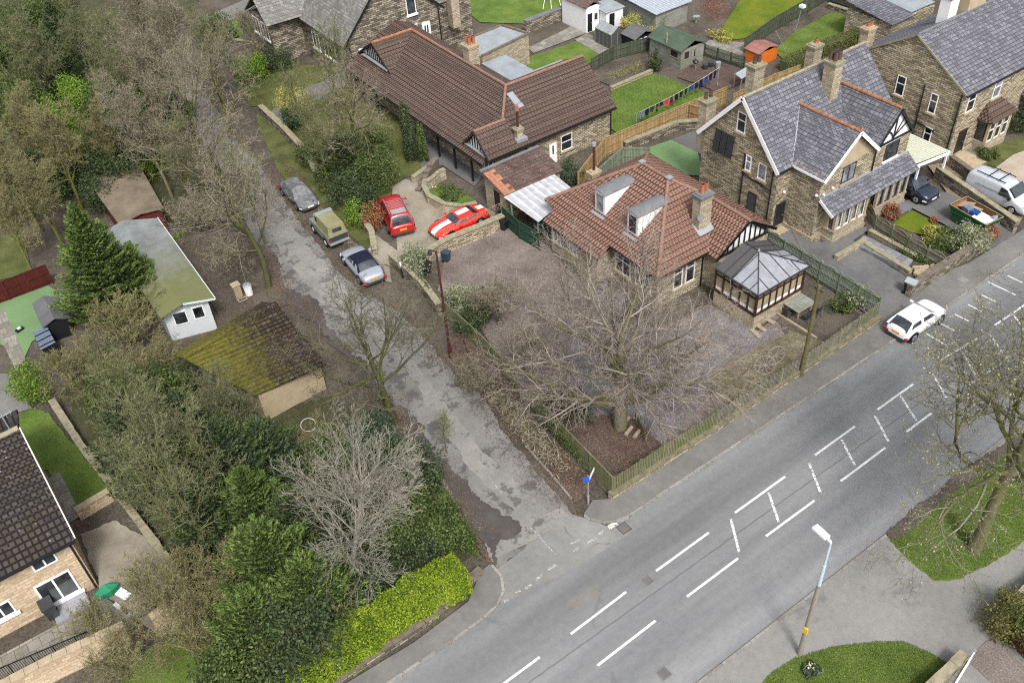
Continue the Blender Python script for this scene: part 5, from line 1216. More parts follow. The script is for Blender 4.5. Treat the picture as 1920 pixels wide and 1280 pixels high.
door(O1, (32.2, 50.3, .05), (-1, 0), .85, 1.95, 'black', 'ashlar')
O2 = thing('lean_to', 'open lean-to with white weathered corrugated roof between garage and corner bungalow', 'shelter', (34, 47, 0))
m = MB(); m.extrude([(31.85, 48.9, 2.24), (36.6, 49.0, 2.24), (36.55, 46.4, 2.0), (32.1, 45.0, 1.95)], (0, 0, .04)); m.build('roof', 'corr', O2)
for p in ((32.3, 45.4), (32.0, 48.2), (33.6, 45.9)): m = MB(); m.box((p[0]-.04, p[1]-.04, 0), (p[0]+.04, p[1]+.04, 1.98)); m.build('post', 'galv', O2)
m = MB(); m.box((32.3, 45.9, 0), (36.4, 46.0, 1.8)); m.build('back_panel', 'fence_dgreen', O2)
# flat roofed extensions behind it
F1 = thing('flat_extension', 'stone outbuilding with wide grey flat roof and stone parapet behind the large bungalow', 'outbuilding', (46, 70, 0))
m = MB(); m.prism([(43.3, 68.3), (49.3, 69.3), (48.6, 72.7), (43.2, 72.3)], -.05, 2.9); m.build('wall', 'stone_light', F1)
m = MB(); m.prism([(43.45, 68.45), (49.1, 69.4), (48.4, 72.5), (43.35, 72.1)], 2.88, 2.95); m.build('roof', 'feltgrey', F1)
m = MB()
for a, b in (((43.3, 68.35), (49.3, 69.35)), ((49.3, 69.35), (48.6, 72.6)), ((48.6, 72.6), (43.2, 72.25))): m.beam((*a, 3.0), (*b, 3.0), .22, .14)
m.build('parapet', 'copdark', F1)
F2 = thing('flat_extension', 'low extension with pale streaked felt roof against the back of the large bungalow', 'outbuilding', (43, 64, 0))
m = MB(); m.box((40.45, 60.8, -.05), (44.9, 66.9, 2.9)); m.build('wall', 'stone', F2); m = MB(); m.box((40.42, 60.65, 2.9), (45.0, 67.0, 3.04)); m.build('roof', 'feltgrey', F2)
m = MB(); m.box((45.05, 60.8, -.05), (48.9, 63.8, 2.4)); m.build('low_roof', 'feltgrey', F2)
# ------------------------------------------------------------------ dark stone house at the top
K1 = thing('stone_house', 'tall dark gritstone house with worn grey slate roof at the top edge of the photo', 'house', (38, 80, 0))
m = MB(); m.extrude([(33.9, 76.3, -.05), (43.9, 76.3, -.05), (43.9, 76.3, 5.2), (38.7, 76.3, 9.8), (33.9, 76.3, 4.6)], (0, 22, 0)); m.build('wall', 'stone_dark', K1)
f = MB(); slope(f, [(33.4, 98, 4.2), (33.4, 76.05, 4.2), (38.7, 76.05, 9.9), (38.7, 98, 9.9)], .3, .02); slope(f, [(44.3, 76.05, 4.9), (44.3, 98, 4.9), (38.7, 98, 9.9), (38.7, 76.05, 9.9)], .3, .02)
slope(f, [(30.8, 84, 4.3), (30.8, 91, 4.3), (35.5, 87.5, 6.9)], .3, .02) if 0 else None
slope(f, [(30.2, 86.0, 4.1), (34.5, 84.9, 4.5), (36.5, 88.6, 7.4), (30.2, 88.6, 6.9)], .3, .02); slope(f, [(34.5, 92.5, 4.5), (30.2, 91.4, 4.1), (30.2, 88.6, 6.9), (36.5, 88.6, 7.4)], .3, .02)
slope(f, [(44.0, 78, 4.6), (49, 78, 4.4), (49, 83, 6.3), (44.0, 83, 6.3)], .3, .02)
rf = f.build('roof', 'slate2', K1)
wallbox(K1, (44, 78.2, -.05), (48.7, 83, 4.4), 'stone_dark', 'wing_wall'); wallbox(K1, (30.6, 86.4, -.05), (34, 91, 4.1), 'stone_dark', 'bay_wall')
window(K1, (40.95, 76.3, 5.15), (0, -1), 1.0, 1.7, 'white', 'glass', 1, None, 'white', None); window(K1, (40.9, 76.3, 2.45), (0, -1), .9, 1.7, 'white', 'glass', 1, .68, 'white', None); door(K1, (42.3, 76.3, 2.1), (0, -1), .75, 1.85, 'white', 'white', 2)
m = MB(); m.box((34.9, 76.2, 3.1), (35.3, 76.3, 3.6)); m.build('meter_box', 'white', K1)
m = MB(); m.beam((33.3, 76.0, 4.15), (38.7, 76.0, 9.85), .06, .2); m.beam((44.35, 76.0, 4.9), (38.7, 76.0, 9.85), .06, .2); m.tube([(43.8, 76.2, 0), (43.8, 76.2, 5)], .06); m.tube([(34, 76.2, 0), (34, 76.2, 4.2)], .06); m.build('barge_board', 'black', K1)
for x, y in ((30.6, 87.7), (30.6, 89.8)): window(K1, (x, y, 2.2), (-1, 0), 1.5, 1.6, 'white', 'glass', 2, None, 'white', None)
window(K1, (33.9, 80.5, 1.6), (-1, 0), 2.4, 1.6, 'white', 'glass', 3, None, 'white', None); window(K1, (33.9, 83.4, 1.6), (-1, 0), 1.4, 1.6, 'white', 'glass', 2, None, 'white', None)
chimney(K1, 46.3, 77.6, 2, 6.2, .9, .9, [(0, 0)], 'stone_light', 'black', 'ashlar', 1.2, .14)
# ------------------------------------------------------------------ cream house, bottom left
E1 = thing('cream_house', 'modern cream stone house with mossy dark tiled roof at the lower left', 'house', (-6, 40, 0))
hx = -3.15; hy = 36.1; ez = 4.35
m = MB(); m.box((-30, hy, -.05), (hx, 44.5, ez)); m.build('wall', 'cream_stone', E1)
f = MB(); slope(f, [(-30, 35.65, ez-.2), (hx+.25, 35.65, ez-.2), (hx+.25, 41.3, 7.3), (-30, 41.3, 7.3)], .36, .05); slope(f, [(hx+.25, 46.8, ez-.2), (-30, 46.8, ez-.2), (-30, 41.3, 7.3), (hx+.25, 41.3, 7.3)], .36, .05); rf = f.build('roof', 'darktile', E1)
r_ = MB(); ridge(r_, (-30, 41.3, 7.34), (hx+.2, 41.3, 7.34), .15, 0, .45, .02); r_.build('ridge_tiles', 'coping', rf)
m = MB(); m.extrude([(hx-.02, 36.1, ez-.02), (hx-.02, 44.5, ez-.02), (hx-.02, 41.3, 7.1)], (-.3, 0, 0)); m.build('gable_wall', 'cream_stone', E1)
m = MB(); m.beam((hx+.27, 35.7, ez-.15), (hx+.27, 41.3, 7.3), .05, .14); m.build('verge', 'white', rf)
g_ = MB(); g_.beam((-30, 35.58, ez-.22), (hx+.2, 35.58, ez-.22), .12, .1); g_.build('gutter', 'black', E1); pipes(E1, [[(hx-.12, hy-.06, 0), (hx-.12, hy-.06, 4.1)]])
window(E1, (-4.6, hy, 3.0), (0, -1), 1.15, .95, 'white', 'glass', 2, None, None, None, .08); window(E1, (-4.75, hy, .35), (0, -1), 1.75, 1.75, 'white', 'glass', 2, None, 'white', None, .1); window(E1, (-7.3, hy, 1.15), (0, -1), 1.1, 1.0, 'white', 'glass', 2, None, 'white', None, .08)
m = MB(); m.box((-5.5, 34.95, 0), (-3.8, hy, .18)); m.build('doorstep', 'consglass', E1)
# ------------------------------------------------------------------ vehicles (local x forward, z up)
def loft(secs, closed=True):
    """secs: list of rings of equal length -> verts, quads"""
    n = len(secs); k = len(secs[0]); v = [p for s in secs for p in s]; f = []
    for i in range(n-1):
        for j in range(k-1): f.append((i*k+j, (i+1)*k+j, (i+1)*k+j+1, i*k+j+1))
    return v, f
def meshpy(name, v, f, mat, parent, smooth=True, sub=0):
    me = bpy.data.meshes.new(name); me.from_pydata([tuple(p) for p in v], [], f); me.materials.append(M[mat])
    if smooth: me.polygons.foreach_set('use_smooth', [True]*len(f))
    me.update(); o = bpy.data.objects.new(name, me); COL.objects.link(o); o.parent = parent
    if sub: md = o.modifiers.new('s', 'SUBSURF'); md.levels = sub; md.render_levels = sub
    return o
def car(name, label, cat, loc, rz, L=4.3, W=1.8, paint='cwhite', prof=None, gh=None, roofc=None, wr=.33, wb=2.6, plate='orangeplate', group=None, soft=False, roofglass=None, fr=.83):
    """prof: top line [(x,z)] of the body; gh: (rear base x, rear top x, front top x, front base x, roof z)"""
    t = thing(name, label, cat, loc, rz, group)
    rings = []
    xs = [p[0] for p in prof]
    for x, z in prof:
        q = abs(x)/(L/2); wn = 1-.02*q-.30*max(0, q-.8)**1.3*6 if q > .8 else 1-.02*q
        wn = max(wn, .55); w = W/2*wn; b = .24 if q < .93 else .36
        rings.append([(x, -w*.86, b), (x, -w*.97, b+.12), (x, -w, z*.55+.06), (x, -w*.98, z*.8), (x, -w*.9, z-.03), (x, -w*.55, z+.015), (x, 0, z+.03), (x, w*.55, z+.015), (x, w*.9, z-.03), (x, w*.98, z*.8), (x, w, z*.55+.06), (x, w*.97, b+.12), (x, w*.86, b)])
    v, f = loft(rings); k = 13
    f.append(tuple(range(k))); f.append(tuple(reversed(range(len(v)-k, len(v))))); 
    meshpy('body', v, f, paint, t, True, 2)
    rb, rt, ft, fb, zr = gh
    def zt(x):
        for (a, za), (b, zb) in zip(prof[:-1], prof[1:]):
            if a <= x <= b: return za+(zb-za)*(x-a)/(b-a)
        return prof[0][1]
    wB = W/2*.9; wT = W/2*.68; xm = (rt+ft)/2
    def ring(x, xr, z0, top):
        if not top: q = [(x, -wB, z0), (x, -wB*.985, z0), (x, -wB*.95, z0+.0), (x, -wB*.88, z0+.01), (x, -wB*.45, z0+.02), (x, 0, z0+.03)]
        else: q = [(xr, -wB, z0), (xr, -wB*.97, z0+.05), (xr, -wT-.03, zr-.1), (xr, -wT*.93, zr-.015), (xr, -wT*.5, zr+.03), (xr, 0, zr+.04)]
        return q+[(p[0], -p[1], p[2]) for p in q[-2::-1]]
    st = [(rb, rb, 0), (rb+.03, rt-.04, 1), (rt+.14, rt+.14, 1), (xm-.05, xm-.05, 1), (xm+.05, xm+.05, 1), (ft-.12, ft-.12, 1), (fb-.04, ft+.04, 1), (fb, fb, 0)]
    R_ = []
    for xb, xt, tp in st:
        q = ring(xb, xt, zt(xb if not tp else xt)-.03, tp)
        if tp and xb != xt: q = [((xb if k in (0, 10) else xt+(xb-xt)*(.85 if k in (1, 9) else (.12 if k in (2, 8) else 0))), p[1], (zt(xb)-.03 if k in (0, 10) else p[2])) for k, p in enumerate(q)]
        R_.append(q)
    v, f = loft(R_); mats_ = [paint, 'carglass', roofc or paint]; mi = []
    for i in range(7):
        for j in range(10):
            side = j in (1, 8); rf_ = 3 <= j <= 6
            mi.append(1 if ((i in (0, 6) and rf_) or (side and i in (1, 2, 4, 5) and not (soft and i == 1))) else (2 if 0 < i < 6 and 2 <= j <= 7 else (2 if soft and i == 0 else 0)))
    o = meshpy('cabin', v, f, paint, t, True, 2)
    for k in mats_[1:]: o.data.materials.append(M[k])
    o.data.polygons.foreach_set('material_index', mi)
    for s in (-1, 1):
        m = MB(); m.obox((fb-.28, s*(W/2+.09), zt(fb)+.04), (.07, 0, 0), (0, .1, 0), (0, 0, .06)); m.build('wing_mirror', paint, t, rel=False)
        for xw in (-wb/2-.03, wb/2-.03):
            ar = MB(); ar.cyl((xw, s*(W/2-.2), wr+.02), (xw, s*(W/2-.004), wr+.02), wr+.06, wr+.06, 20); ar.build('wheel_arch', 'black', t, rel=False)
            y = MB(); y.cyl((xw, s*(W/2-.2), wr), (xw, s*(W/2+.012), wr), wr, wr, 20); wh = y.build('wheel', 'tyre', t, rel=False)
            r = MB(); r.cyl((xw, s*(W/2+.01), wr), (xw, s*(W/2+.022), wr), wr*.64, wr*.6, 14); r.cyl((xw, s*(W/2+.02), wr), (xw, s*(W/2+.027), wr), wr*.2, wr*.2, 8, 1); r.build('rim', ['rim', 'black'], wh, rel=False)
        zl = prof[0][1]*.78; m = MB(); m.obox((-L/2+.12, s*W/2*.72, zl), (.1, s*-.05, 0), (.02, W*.1, 0), (0, 0, .075)); m.build('tail_light', 'taillight', t, rel=False)
        zf = prof[-1][1]*.85; m = MB(); m.obox((L/2-.2, s*W/2*.68, zf), (.13, s*-.06, 0), (.04, W*.11, 0), (0, 0, .06)); m.build('headlight', 'headlight', t, rel=False)
    m = MB(); m.box((-L/2-.03, -.26, .62), (-L/2+.02, .26, .74)); m.build('number_plate', plate, t, rel=False)
    m = MB(); m.box((L/2-.03, -.26, .42), (L/2+.03, .26, .53)); m.build('number_plate', 'whiteplate', t, rel=False)
    m = MB(); m.box((-L/2+.0, -W*.4, .22), (-L/2+.1, W*.4, .42)); m.box((L/2-.1, -W*.38, .22), (L/2-.005, W*.38, .36)); m.build('bumper_trim', 'charcoal', t, rel=False)
    return t
def head(a, b): d = G(*b)-G(*a); return math.atan2(d.y, d.x)
def prof_suv(L): return [(-L/2, .62), (-L/2+.05, .86), (-L/2+.16, 1.0), (-L*.38, 1.05), (-L*.2, 1.03), (0, 1.0), (L*.2, .99), (L*.3, .97), (L*.4, .9), (L*.46, .8), (L/2-.04, .66), (L/2, .5)]
def prof_low(L): return [(-L/2, .6), (-L/2+.08, .86), (-L*.36, .93), (-L*.2, .92), (0, .88), (L*.16, .88), (L*.3, .84), (L*.42, .74), (L/2-.1, .62), (L/2, .5)]
# white car: rear wheel at (1711,640), front wheel (1760,608) on its right side
a, b = G(1711, 641), G(1761, 607.5); d = (b-a).normalized(); nrm = V(-d.y, d.x, 0); c = (a+b)/2+nrm*.85
car('parked_car', 'white compact car parked half on the kerb of the main road beside the forecourt', 'car', (c.x, c.y, .02), math.atan2(d.y, d.x), 4.15, 1.8, 'cwhite', prof_suv(4.15), (-1.98, -1.3, .12, .95, 1.47), wb=2.62, wr=.35)
c = G(684, 497, .5)
car('parked_car', 'silver convertible with black soft top, nearest in the lane row', 'car', (c.x-.1, c.y+.2, .02), head((700, 530), (655, 475)), 4.5, 1.85, 'csilver', prof_low(4.5), (-1.35, -.75, .35, 1.05, 1.34), roofc='cloth_dark', wb=2.75, soft=True)
c = G(741, 400, .6)
car('parked_car', 'dark red estate car with silver roof rails parked on the driveway of the large bungalow', 'car', (c.x, c.y, .03), head((756, 432), (727, 372)), 5.0, 2.05, 'cred', prof_suv(5.0), (-2.3, -1.95, .5, 1.25, 1.68), wb=2.9, wr=.36)
rc = [o for o in bpy.data.objects if o.get('label', '').startswith('dark red estate')][0]
m = MB()
for s in (-1, 1): m.beam((-1.8, s*.68, 1.77), (.45, s*.68, 1.77), .04, .05)
for i in range(6): m.beam((-1.0+i*.2, -.6, 1.735), (-1.0+i*.2, .6, 1.735), .03, .02)
m.build('roof_rail', 'rim', rc, rel=False)
m = MB(); m.box((-1.85, -.55, 1.725), (-1.2, .55, 1.735)); m.build('sunroof', 'consglass', rc, rel=False)
c = G(862, 418, .5)
sc_ = car('sports_car', 'bright red sports coupe with twin white stripes parked by the stone garage', 'car', (c.x, c.y+.15, .03), head((908, 396), (818, 438)), 4.6, 1.95, 'cred2', prof_low(4.6), (-1.55, -.85, .1, .75, 1.22), wb=2.6, wr=.34)
m = MB()
for s in (-1,):
    P = prof_low(4.6)
    for (xa, za), (xb, zb) in zip(P[:-1], P[1:]):
        if xa >= .7 or xb <= -1.5: m.face([(xa, -.25, za+.05), (xb, -.25, zb+.05), (xb, .25, zb+.05), (xa, .25, za+.05)]); m.face([(xa, -.25, za+.0), (xa, -.25, za+.05), (xa, .25, za+.05), (xa, .25, za)])
m.box((-.9, -.25, 1.262), (.12, .25, 1.272)); m.build('stripe', 'cwhite', sc_, rel=False)
c = G(562, 366, .5)
car('parked_car', 'old grimy grey car covered in debris, furthest up the lane in the parked row', 'car', (c.x, c.y+.2, .02), head((535, 340), (590, 395)), 4.5, 1.75, 'cgrime', prof_low(4.5), (-1.5, -1.1, .5, 1.1, 1.4), wb=2.6)
for o in [o for o in bpy.data.objects if o.get('label', '').startswith('old grimy')]:
    for ch in o.children:
        if ch.name.startswith('cabin'): ch.data.materials[1] = M['cgrime']
# dark blue car under the carport
c = G(1722, 362, .5)
car('parked_car', 'dark navy car parked nose out beneath the cream carport', 'car', (c.x+.1, c.y+.9, .12), R(-90), 4.3, 1.8, 'cblue', prof_suv(4.3), (-1.7, -1.3, .4, 1.05, 1.48), wb=2.6, plate='orangeplate')
# silver van
a, b = G(1824, 371), G(1893, 403); d = (b-a).normalized(); nrm = V(-d.y, d.x, 0); c = (a+b)/2+nrm*.85
L = 4.9
vt = thing('van', 'silver panel van with black roof bars parked beyond the skip', 'van', (c.x, c.y, .1), math.atan2(d.y, d.x))
pr = [(-L/2, 1.3), (-L/2+.06, 1.72), (-L/2+.2, 1.86), (-.9, 1.9), (.2, 1.88), (.75, 1.78), (1.42, 1.16), (1.5, 1.1), (2.1, .95), (2.35, .8), (L/2, .6)]
rings = []
for x, z in pr:
    q = max(0, abs(x)/(L/2)-.85); w = .92*(1-.5*q); tw = .86 if z > 1.3 else .93; b_ = .28
    rings.append([(x, -w*.9, b_), (x, -w, b_+.15), (x, -w, min(z*.5+.1, .9)), (x, -w*(tw+.05), min(z*.8, z-.2)), (x, -w*tw, z-.06), (x, -w*.5, z+.02), (x, 0, z+.03), (x, w*.5, z+.02), (x, w*tw, z-.06), (x, w*(tw+.05), min(z*.8, z-.2)), (x, w, min(z*.5+.1, .9)), (x, w, b_+.15), (x, w*.9, b_)])
v, f = loft(rings); f.append(tuple(range(13))); f.append(tuple(reversed(range(len(v)-13, len(v))))); meshpy('body', v, f, 'cvan', vt, True, 2)
m = MB(); m.obox((1.13, 0, 1.5), (.29, 0, -.27), (0, .74, 0), (.03, 0, .035)); m.build('windscreen', 'carglass', vt, rel=False)
for s in (-1, 1):
    m = MB(); m.extrude([(.25, s*.9, 1.08), (1.25, s*.9, 1.08), (.78, s*.83, 1.6), (.3, s*.82, 1.66)], (0, s*.03, .0)); m.build('side_window', 'carglass', vt, rel=False)
    m = MB(); m.obox((1.15, s*1.02, 1.15), (.08, 0, 0), (0, .1, 0), (0, 0, .1)); m.build('wing_mirror', 'black', vt, rel=False)
    m = MB(); m.obox((-.6, s*.925, 1.2), (1.0, 0, 0), (0, .01, 0), (0, 0, .012)); m.beam((-1.9, s*.62, 1.98), (.4, s*.62, 1.96), .05, .05); m.build('roof_rail', 'black', vt, rel=False)
    for xw in (-1.35, 1.5):
        y = MB(); y.cyl((xw, s*.7, .34), (xw, s*.9, .34), .4, .4, 18); y.build('wheel_arch', 'black', vt, rel=False)
        y = MB(); y.cyl((xw, s*.7, .34), (xw, s*.935, .34), .34, .34, 18); wh = y.build('wheel', 'tyre', vt, rel=False); y = MB(); y.cyl((xw, s*.93, .34), (xw, s*.945, .34), .21, .2, 12); y.build('rim', 'rim', wh, rel=False)
    m = MB(); m.obox((2.32, s*.68, .86), (.1, s*-.05, -.03), (.03, .14, 0), (0, 0, .08)); m.build('headlight', 'headlight', vt, rel=False)
m = MB()
for x in (-.9, -.1): m.beam((x, -.72, 2.02), (x, .72, 2.02), .07, .04)
m.build('roof_bar', 'black', vt, rel=False)
m = MB(); m.box((-L/2-.1, -.8, .4), (-L/2+.05, .8, .58)); m.box((L/2-.1, -.75, .32), (L/2+.03, .75, .5)); m.build('bumper', 'cvan', vt, rel=False)
m = MB(); m.box((2.4, -.5, .55), (L/2+.02, .5, .7)); m.build('grille', 'black', vt, rel=False)
# off-road vehicle with canvas tilt
a, b = G(592, 438), G(614, 462.5); d = (a-b).normalized(); nrm = V(-d.y, d.x, 0); c = (a+b)/2-nrm*.75
ov = thing('off_road_vehicle', 'old grey-green off-road vehicle with moss-stained canvas back, second in the parked row', 'off-road vehicle', (c.x, c.y, .02), math.atan2(d.y, d.x))
m = MB(); m.box((-1.75, -.8, .5), (.45, .8, 1.15)); m.box((.4, -.8, .5), (.95, .8, 1.15)); m.box((.9, -.48, .5), (1.75, .48, 1.2)); m.box((.9, -.8, .72), (1.7, -.45, 1.02)); m.box((.9, .45, .72), (1.7, .8, 1.02)); m.build('body', 'cgreen', ov, rel=False)
m = MB(); m.extrude([(-1.78, -.74, 1.12), (-1.68, -.62, 1.92), (-1.68, .62, 1.92), (-1.78, .74, 1.12)], (2.05, 0, 0)); m.build('canvas_back', 'canvas', ov, rel=False)
m = MB(); m.box((.3, -.68, 1.8), (.72, .68, 1.95)); m.build('cab_roof', 'lead', ov, rel=False)
m = MB(); m.obox((.68, 0, 1.48), (.03, 0, 0), (0, .66, 0), (0, 0, .3)); m.box((-1.83, -.35, 1.5), (-1.72, .35, 1.72)); m.build('windscreen', 'carglass', ov, rel=False)
m = MB(); m.box((-1.9, -.78, .48), (-1.76, .78, .62)); m.box((1.74, -.8, .5), (1.86, .8, .62)); m.build('bumper', 'galv', ov, rel=False)
m = MB(); m.box((-1.79, -.76, .66), (-1.755, .76, 1.05)); m.build('tailgate', 'charcoal', ov, rel=False)
for s in (-1, 1):
    for xw in (-1.05, 1.15):
        y = MB(); y.cyl((xw, s*.55, .38), (xw, s*.84, .38), .38, .38, 18); wh = y.build('wheel', 'tyre', ov, rel=False); y = MB(); y.cyl((xw, s*.83, .38), (xw, s*.85, .38), .2, .18, 12); y.build('rim', 'white', wh, rel=False)
    m = MB(); m.cyl((-1.78, s*.66, .85), (-1.81, s*.66, .85), .06, .06, 8); m.build('tail_light', 'taillight', ov, rel=False)

# ------------------------------------------------------------------ skip
a, b, c_ = G(1780, 385, 1.25), G(1848, 424, 1.25), G(1872, 406, 1.25)
d = (b-a).normalized(); L = (b-a).length; w = 1.75; ctr = (a+b)/2+V(-d.y, d.x, 0)*w/2
SK = thing('skip', 'green waste skip filled with rubbish and boards on the drive of the stone house', 'skip', (ctr.x, ctr.y, .11), math.atan2(d.y, d.x))
h = 1.2; bl = L*.32
m = MB(); T = [(-L/2, -w/2, h), (L/2, -w/2, h), (L/2, w/2, h), (-L/2, w/2, h)]; Bt = [(-bl, -w/2+.1, .05), (bl, -w/2+.1, .05), (bl, w/2-.1, .05), (-bl, w/2-.1, .05)]
for i in range(4): j = (i+1) % 4; m.face([Bt[i], Bt[j], T[j], T[i]])
m.face(Bt[::-1])
for i in range(4): j = (i+1) % 4; m.beam(V(T[i])-V(0, 0, .32) if 0 else T[i], T[j], .09, .09)
for s in (-1, 1): m.beam((-L*.46, s*(w/2+.0), h-.36), (L*.46, s*(w/2+.0), h-.36), .06, .05)
m.build('skip_body', 'greenpaint', SK, rel=False)
m = MB(); k = .93
Ti = [(p[0]*.975, p[1]*.95, h-.01) for p in T]; Bi = [(p[0]*.97, p[1]*.94, .16) for p in Bt]
for i in range(4): j = (i+1) % 4; m.face([Ti[i], Ti[j], Bi[j], Bi[i]])
m.face(Bi); m.build('skip_inside', 'rustin', SK, rel=False)
m = MB()
for i in range(4): j = (i+1) % 4; m.beam(V(T[i])+V(0, 0, .05), V(T[j])+V(0, 0, .05), .05, .02)
m.build('rim_edge', 'timber', SK, rel=False)
text(SK, 'A.S.J', .26, (.1, -w/2-.02+.012, .78), (R(90-5), 0, 0), 'white'); text(SK, 'SKIP HIRE', .15, (.1, -w/2+.0, .6), (R(85), 0, 0), 'white') if 0 else None
m = MB()
for zz, ww in ((.62, .42), (.5, .5)): m.obox((.15, -w/2-.005+.05*(h-zz)-.0, zz), (ww, 0, 0), (0, .006, 0), (0, 0, .03))
m.build('lettering_line', 'white', SK, rel=False)
for nm, mt, lab, cc, ax, ay, az, cat in (('board', 'timber', 'tan board leaning in the top end of the green skip', (-1.0, .25, 1.1), (.45, .1, .12), (-.05, .35, .05), (0, 0, .02), 'board'),
        ('board', 'ashlar', 'longer pale board lying along the rusty side of the green skip', (-.45, .45, 1.08), (.6, -.05, .1), (0, .15, 0), (0, 0, .02), 'board'),
        ('mattress', 'white', 'white padded sheet lying in the lower end of the green skip', (.75, -.15, 1.0), (.6, .05, -.03), (-.03, .5, .05), (0, 0, .07), 'sheet'),
        ('box', 'cloth_grey', 'grey plum box on the rubbish in the middle of the green skip', (-.5, -.25, 1.2), (.28, -.05, 0), (.05, .2, .02), (0, 0, .14), 'box'),
        ('rubbish_bag', 'cloth_blue', 'dark blue bag between box and white sheet in the green skip', (.02, -.1, 1.1), (.3, .05, 0), (-.05, .25, 0), (0, 0, .12), 'bag'),
        ('box', 'greylid', 'small grey carton standing at the far lower corner of the green skip', (1.15, .45, 1.08), (.15, 0, .1), (0, .2, 0), (-.03, 0, .15), 'box')):
    Rm_ = Matrix.Rotation(SK.rotation_euler.z, 3, 'Z'); m = MB(); o_ = V(SK.location)+Rm_ @ V(*cc); m.obox(o_, Rm_ @ V(*ax), Rm_ @ V(*ay), Rm_ @ V(*az))
    o = single(m, nm, mt, lab, cat); bv = o.modifiers.new('b', 'BEVEL'); bv.width = .05 if 'bag' in nm or nm == 'mattress' else .01; bv.segments = 3
# ------------------------------------------------------------------ bins
def bin_(label, p, rz, h=1.07, body='black', lid='greylid', cat='wheelie bin'):
    t = thing('wheelie_bin', label, cat, p, rz); m = MB(); w, d_ = .29, .33
    q0 = [(-w*.8, -d_*.75, .08), (w*.8, -d_*.75, .08), (w*.8, d_*.75, .08), (-w*.8, d_*.75, .08)]; q1 = [(-w, -d_, h-.1), (w, -d_, h-.1), (w, d_, h-.1), (-w, d_, h-.1)]
    for i in range(4): j = (i+1) % 4; m.face([q0[i], q0[j], q1[j], q1[i]])
    m.face(q1); m.face(q0[::-1]); m.box((-w-.02, -d_-.02, h-.16), (w+.02, d_+.02, h-.1)); m.build('bin_body', body, t, rel=False)
    m = MB(); m.extrude([(-w-.03, -d_-.05, h-.1), (w+.03, -d_-.05, h-.1), (w+.03, d_+.04, h-.04), (-w-.03, d_+.04, h-.04)], (0, 0, .05)); m.build('lid', lid, t, rel=False)
    for s in (-1, 1): m = MB(); m.cyl((s*w*.8, d_*.8, .1), (s*w, d_*.8, .1), .1, .1, 10); m.build('wheel', 'tyre', t, rel=False)
    m = MB(); m.cyl((-w, d_+.07, h-.06), (w, d_+.07, h-.06), .02, .02, 6); m.build('handle', body, t, rel=False)
    return t
p = G(1702, 551); bin_('black wheelie bin with grey lid at the end of the forecourt wall beside the road', (p.x, p.y, .1), .3, 1.0)
p = G(838, 490); bin_('dark blue wheelie bin by the stone wall under the red sports car', (p.x, p.y, .03), .5, 1.05, 'blueplast', 'blueplast').scale = (.8, .8, .8)
p = G(800, 512); bin_('black wheelie bin half hidden behind the pale shrub by the lane', (p.x, p.y, .03), .2, 1.0, 'black', 'black')
p = G(945, 430); bin_('black bin in the corner beside the dark green fence', (p.x, p.y, .03), .2, .9, 'black', 'black')
p = G(823, 486); m = MB(); m.obox((p.x, p.y, .2), (.22, .08, 0), (-.08, .2, 0), (0, 0, .18)); single(m, 'recycling_box', 'galv', 'small grey box on the ground beside the dark blue wheelie bin', 'box')
p = G(80, 1192); bin_('charcoal storage box standing against the cream house wall between its windows', (-5.5, 35.6, .04), .05, 1.2, 'charcoal', 'charcoal', 'storage box')
# ------------------------------------------------------------------ poles, lamps and signs
p = G(1501, 706); q = G(1534, 533, 6.95)
t = thing('utility_pole', 'mossy wooden utility pole on the pavement outside the picket fence', 'pole', (p.x, p.y, .1)); m = MB(); m.cyl((p.x, p.y, 0), (p.x, p.y, 7.05), .14, .1, 12); m.build('pole', 'pole', t)
m = MB(); m.box((p.x-.03, p.y-.3, 6.7), (p.x+.03, p.y+.3, 6.76)); m.build('bracket', 'charcoal', t)
p = G(845, 668); t = thing('street_lamp', 'old red-brown painted lamp post with a small lantern beside the lane', 'lamp post', (p.x, p.y, 0)); m = MB(); m.cyl((p.x, p.y, -.05), (p.x, p.y, 1.3), .13, .11, 12); m.cyl((p.x, p.y, 1.3), (p.x, p.y, 8.3), .085, .06, 10); m.build('post', 'rustpole', t)
m = MB(); m.beam((p.x, p.y, 8.25), (p.x-.35, p.y+.05, 8.5), .07, .07); m.build('arm', 'rustpole', t); m = MB(); m.cyl((p.x-.4, p.y+.05, 8.2), (p.x-.4, p.y+.05, 8.5), .14, .1, 10); m.build('lantern', 'charcoal', t)
p = G(1499, 1226); t = thing('street_lamp', 'tall street lamp with concrete post, pale blue upper tube and white lantern', 'lamp post', (p.x, p.y, .06))
m = MB(); m.cyl((p.x, p.y, -.02), (p.x, p.y, 5.6), .135, .095, 12); m.build('post', 'lamppost', t)
tp = V(p.x, p.y, 8.55); m = MB(); m.cyl((p.x, p.y, 5.6), (p.x, p.y, 7.0), .085, .075, 12); m.cyl((p.x, p.y, 7.0), tp, .055, .05, 10); m.build('upper_tube', 'lampblue', t)
lh = G(1528, 986, 8.65); lh = V(lh.x, lh.y, 8.65); dd = (lh-V(tp.x, tp.y, 8.65)); m = MB(); m.beam(tp, tp+dd*.25+V(0, 0, .05), .09, .09); m.build('arm', 'white', t)
m = MB(); m.obox(tp+dd*.62+V(0, 0, .08), dd*.4, V(-dd.y, dd.x, 0).normalized()*.15, V(0, 0, .05)); o = m.build('lantern', 'white', t); bv = o.modifiers.new('b', 'BEVEL'); bv.width = .04; bv.segments = 2
m = MB(); pz = V(p.x, p.y, 2.0)+V(-.12, -.05, 0); m.box((pz.x-.04, pz.y-.1, 2.0), (pz.x+.03, pz.y+.1, 2.4)); m.build('warning_plate', 'yellow', t)
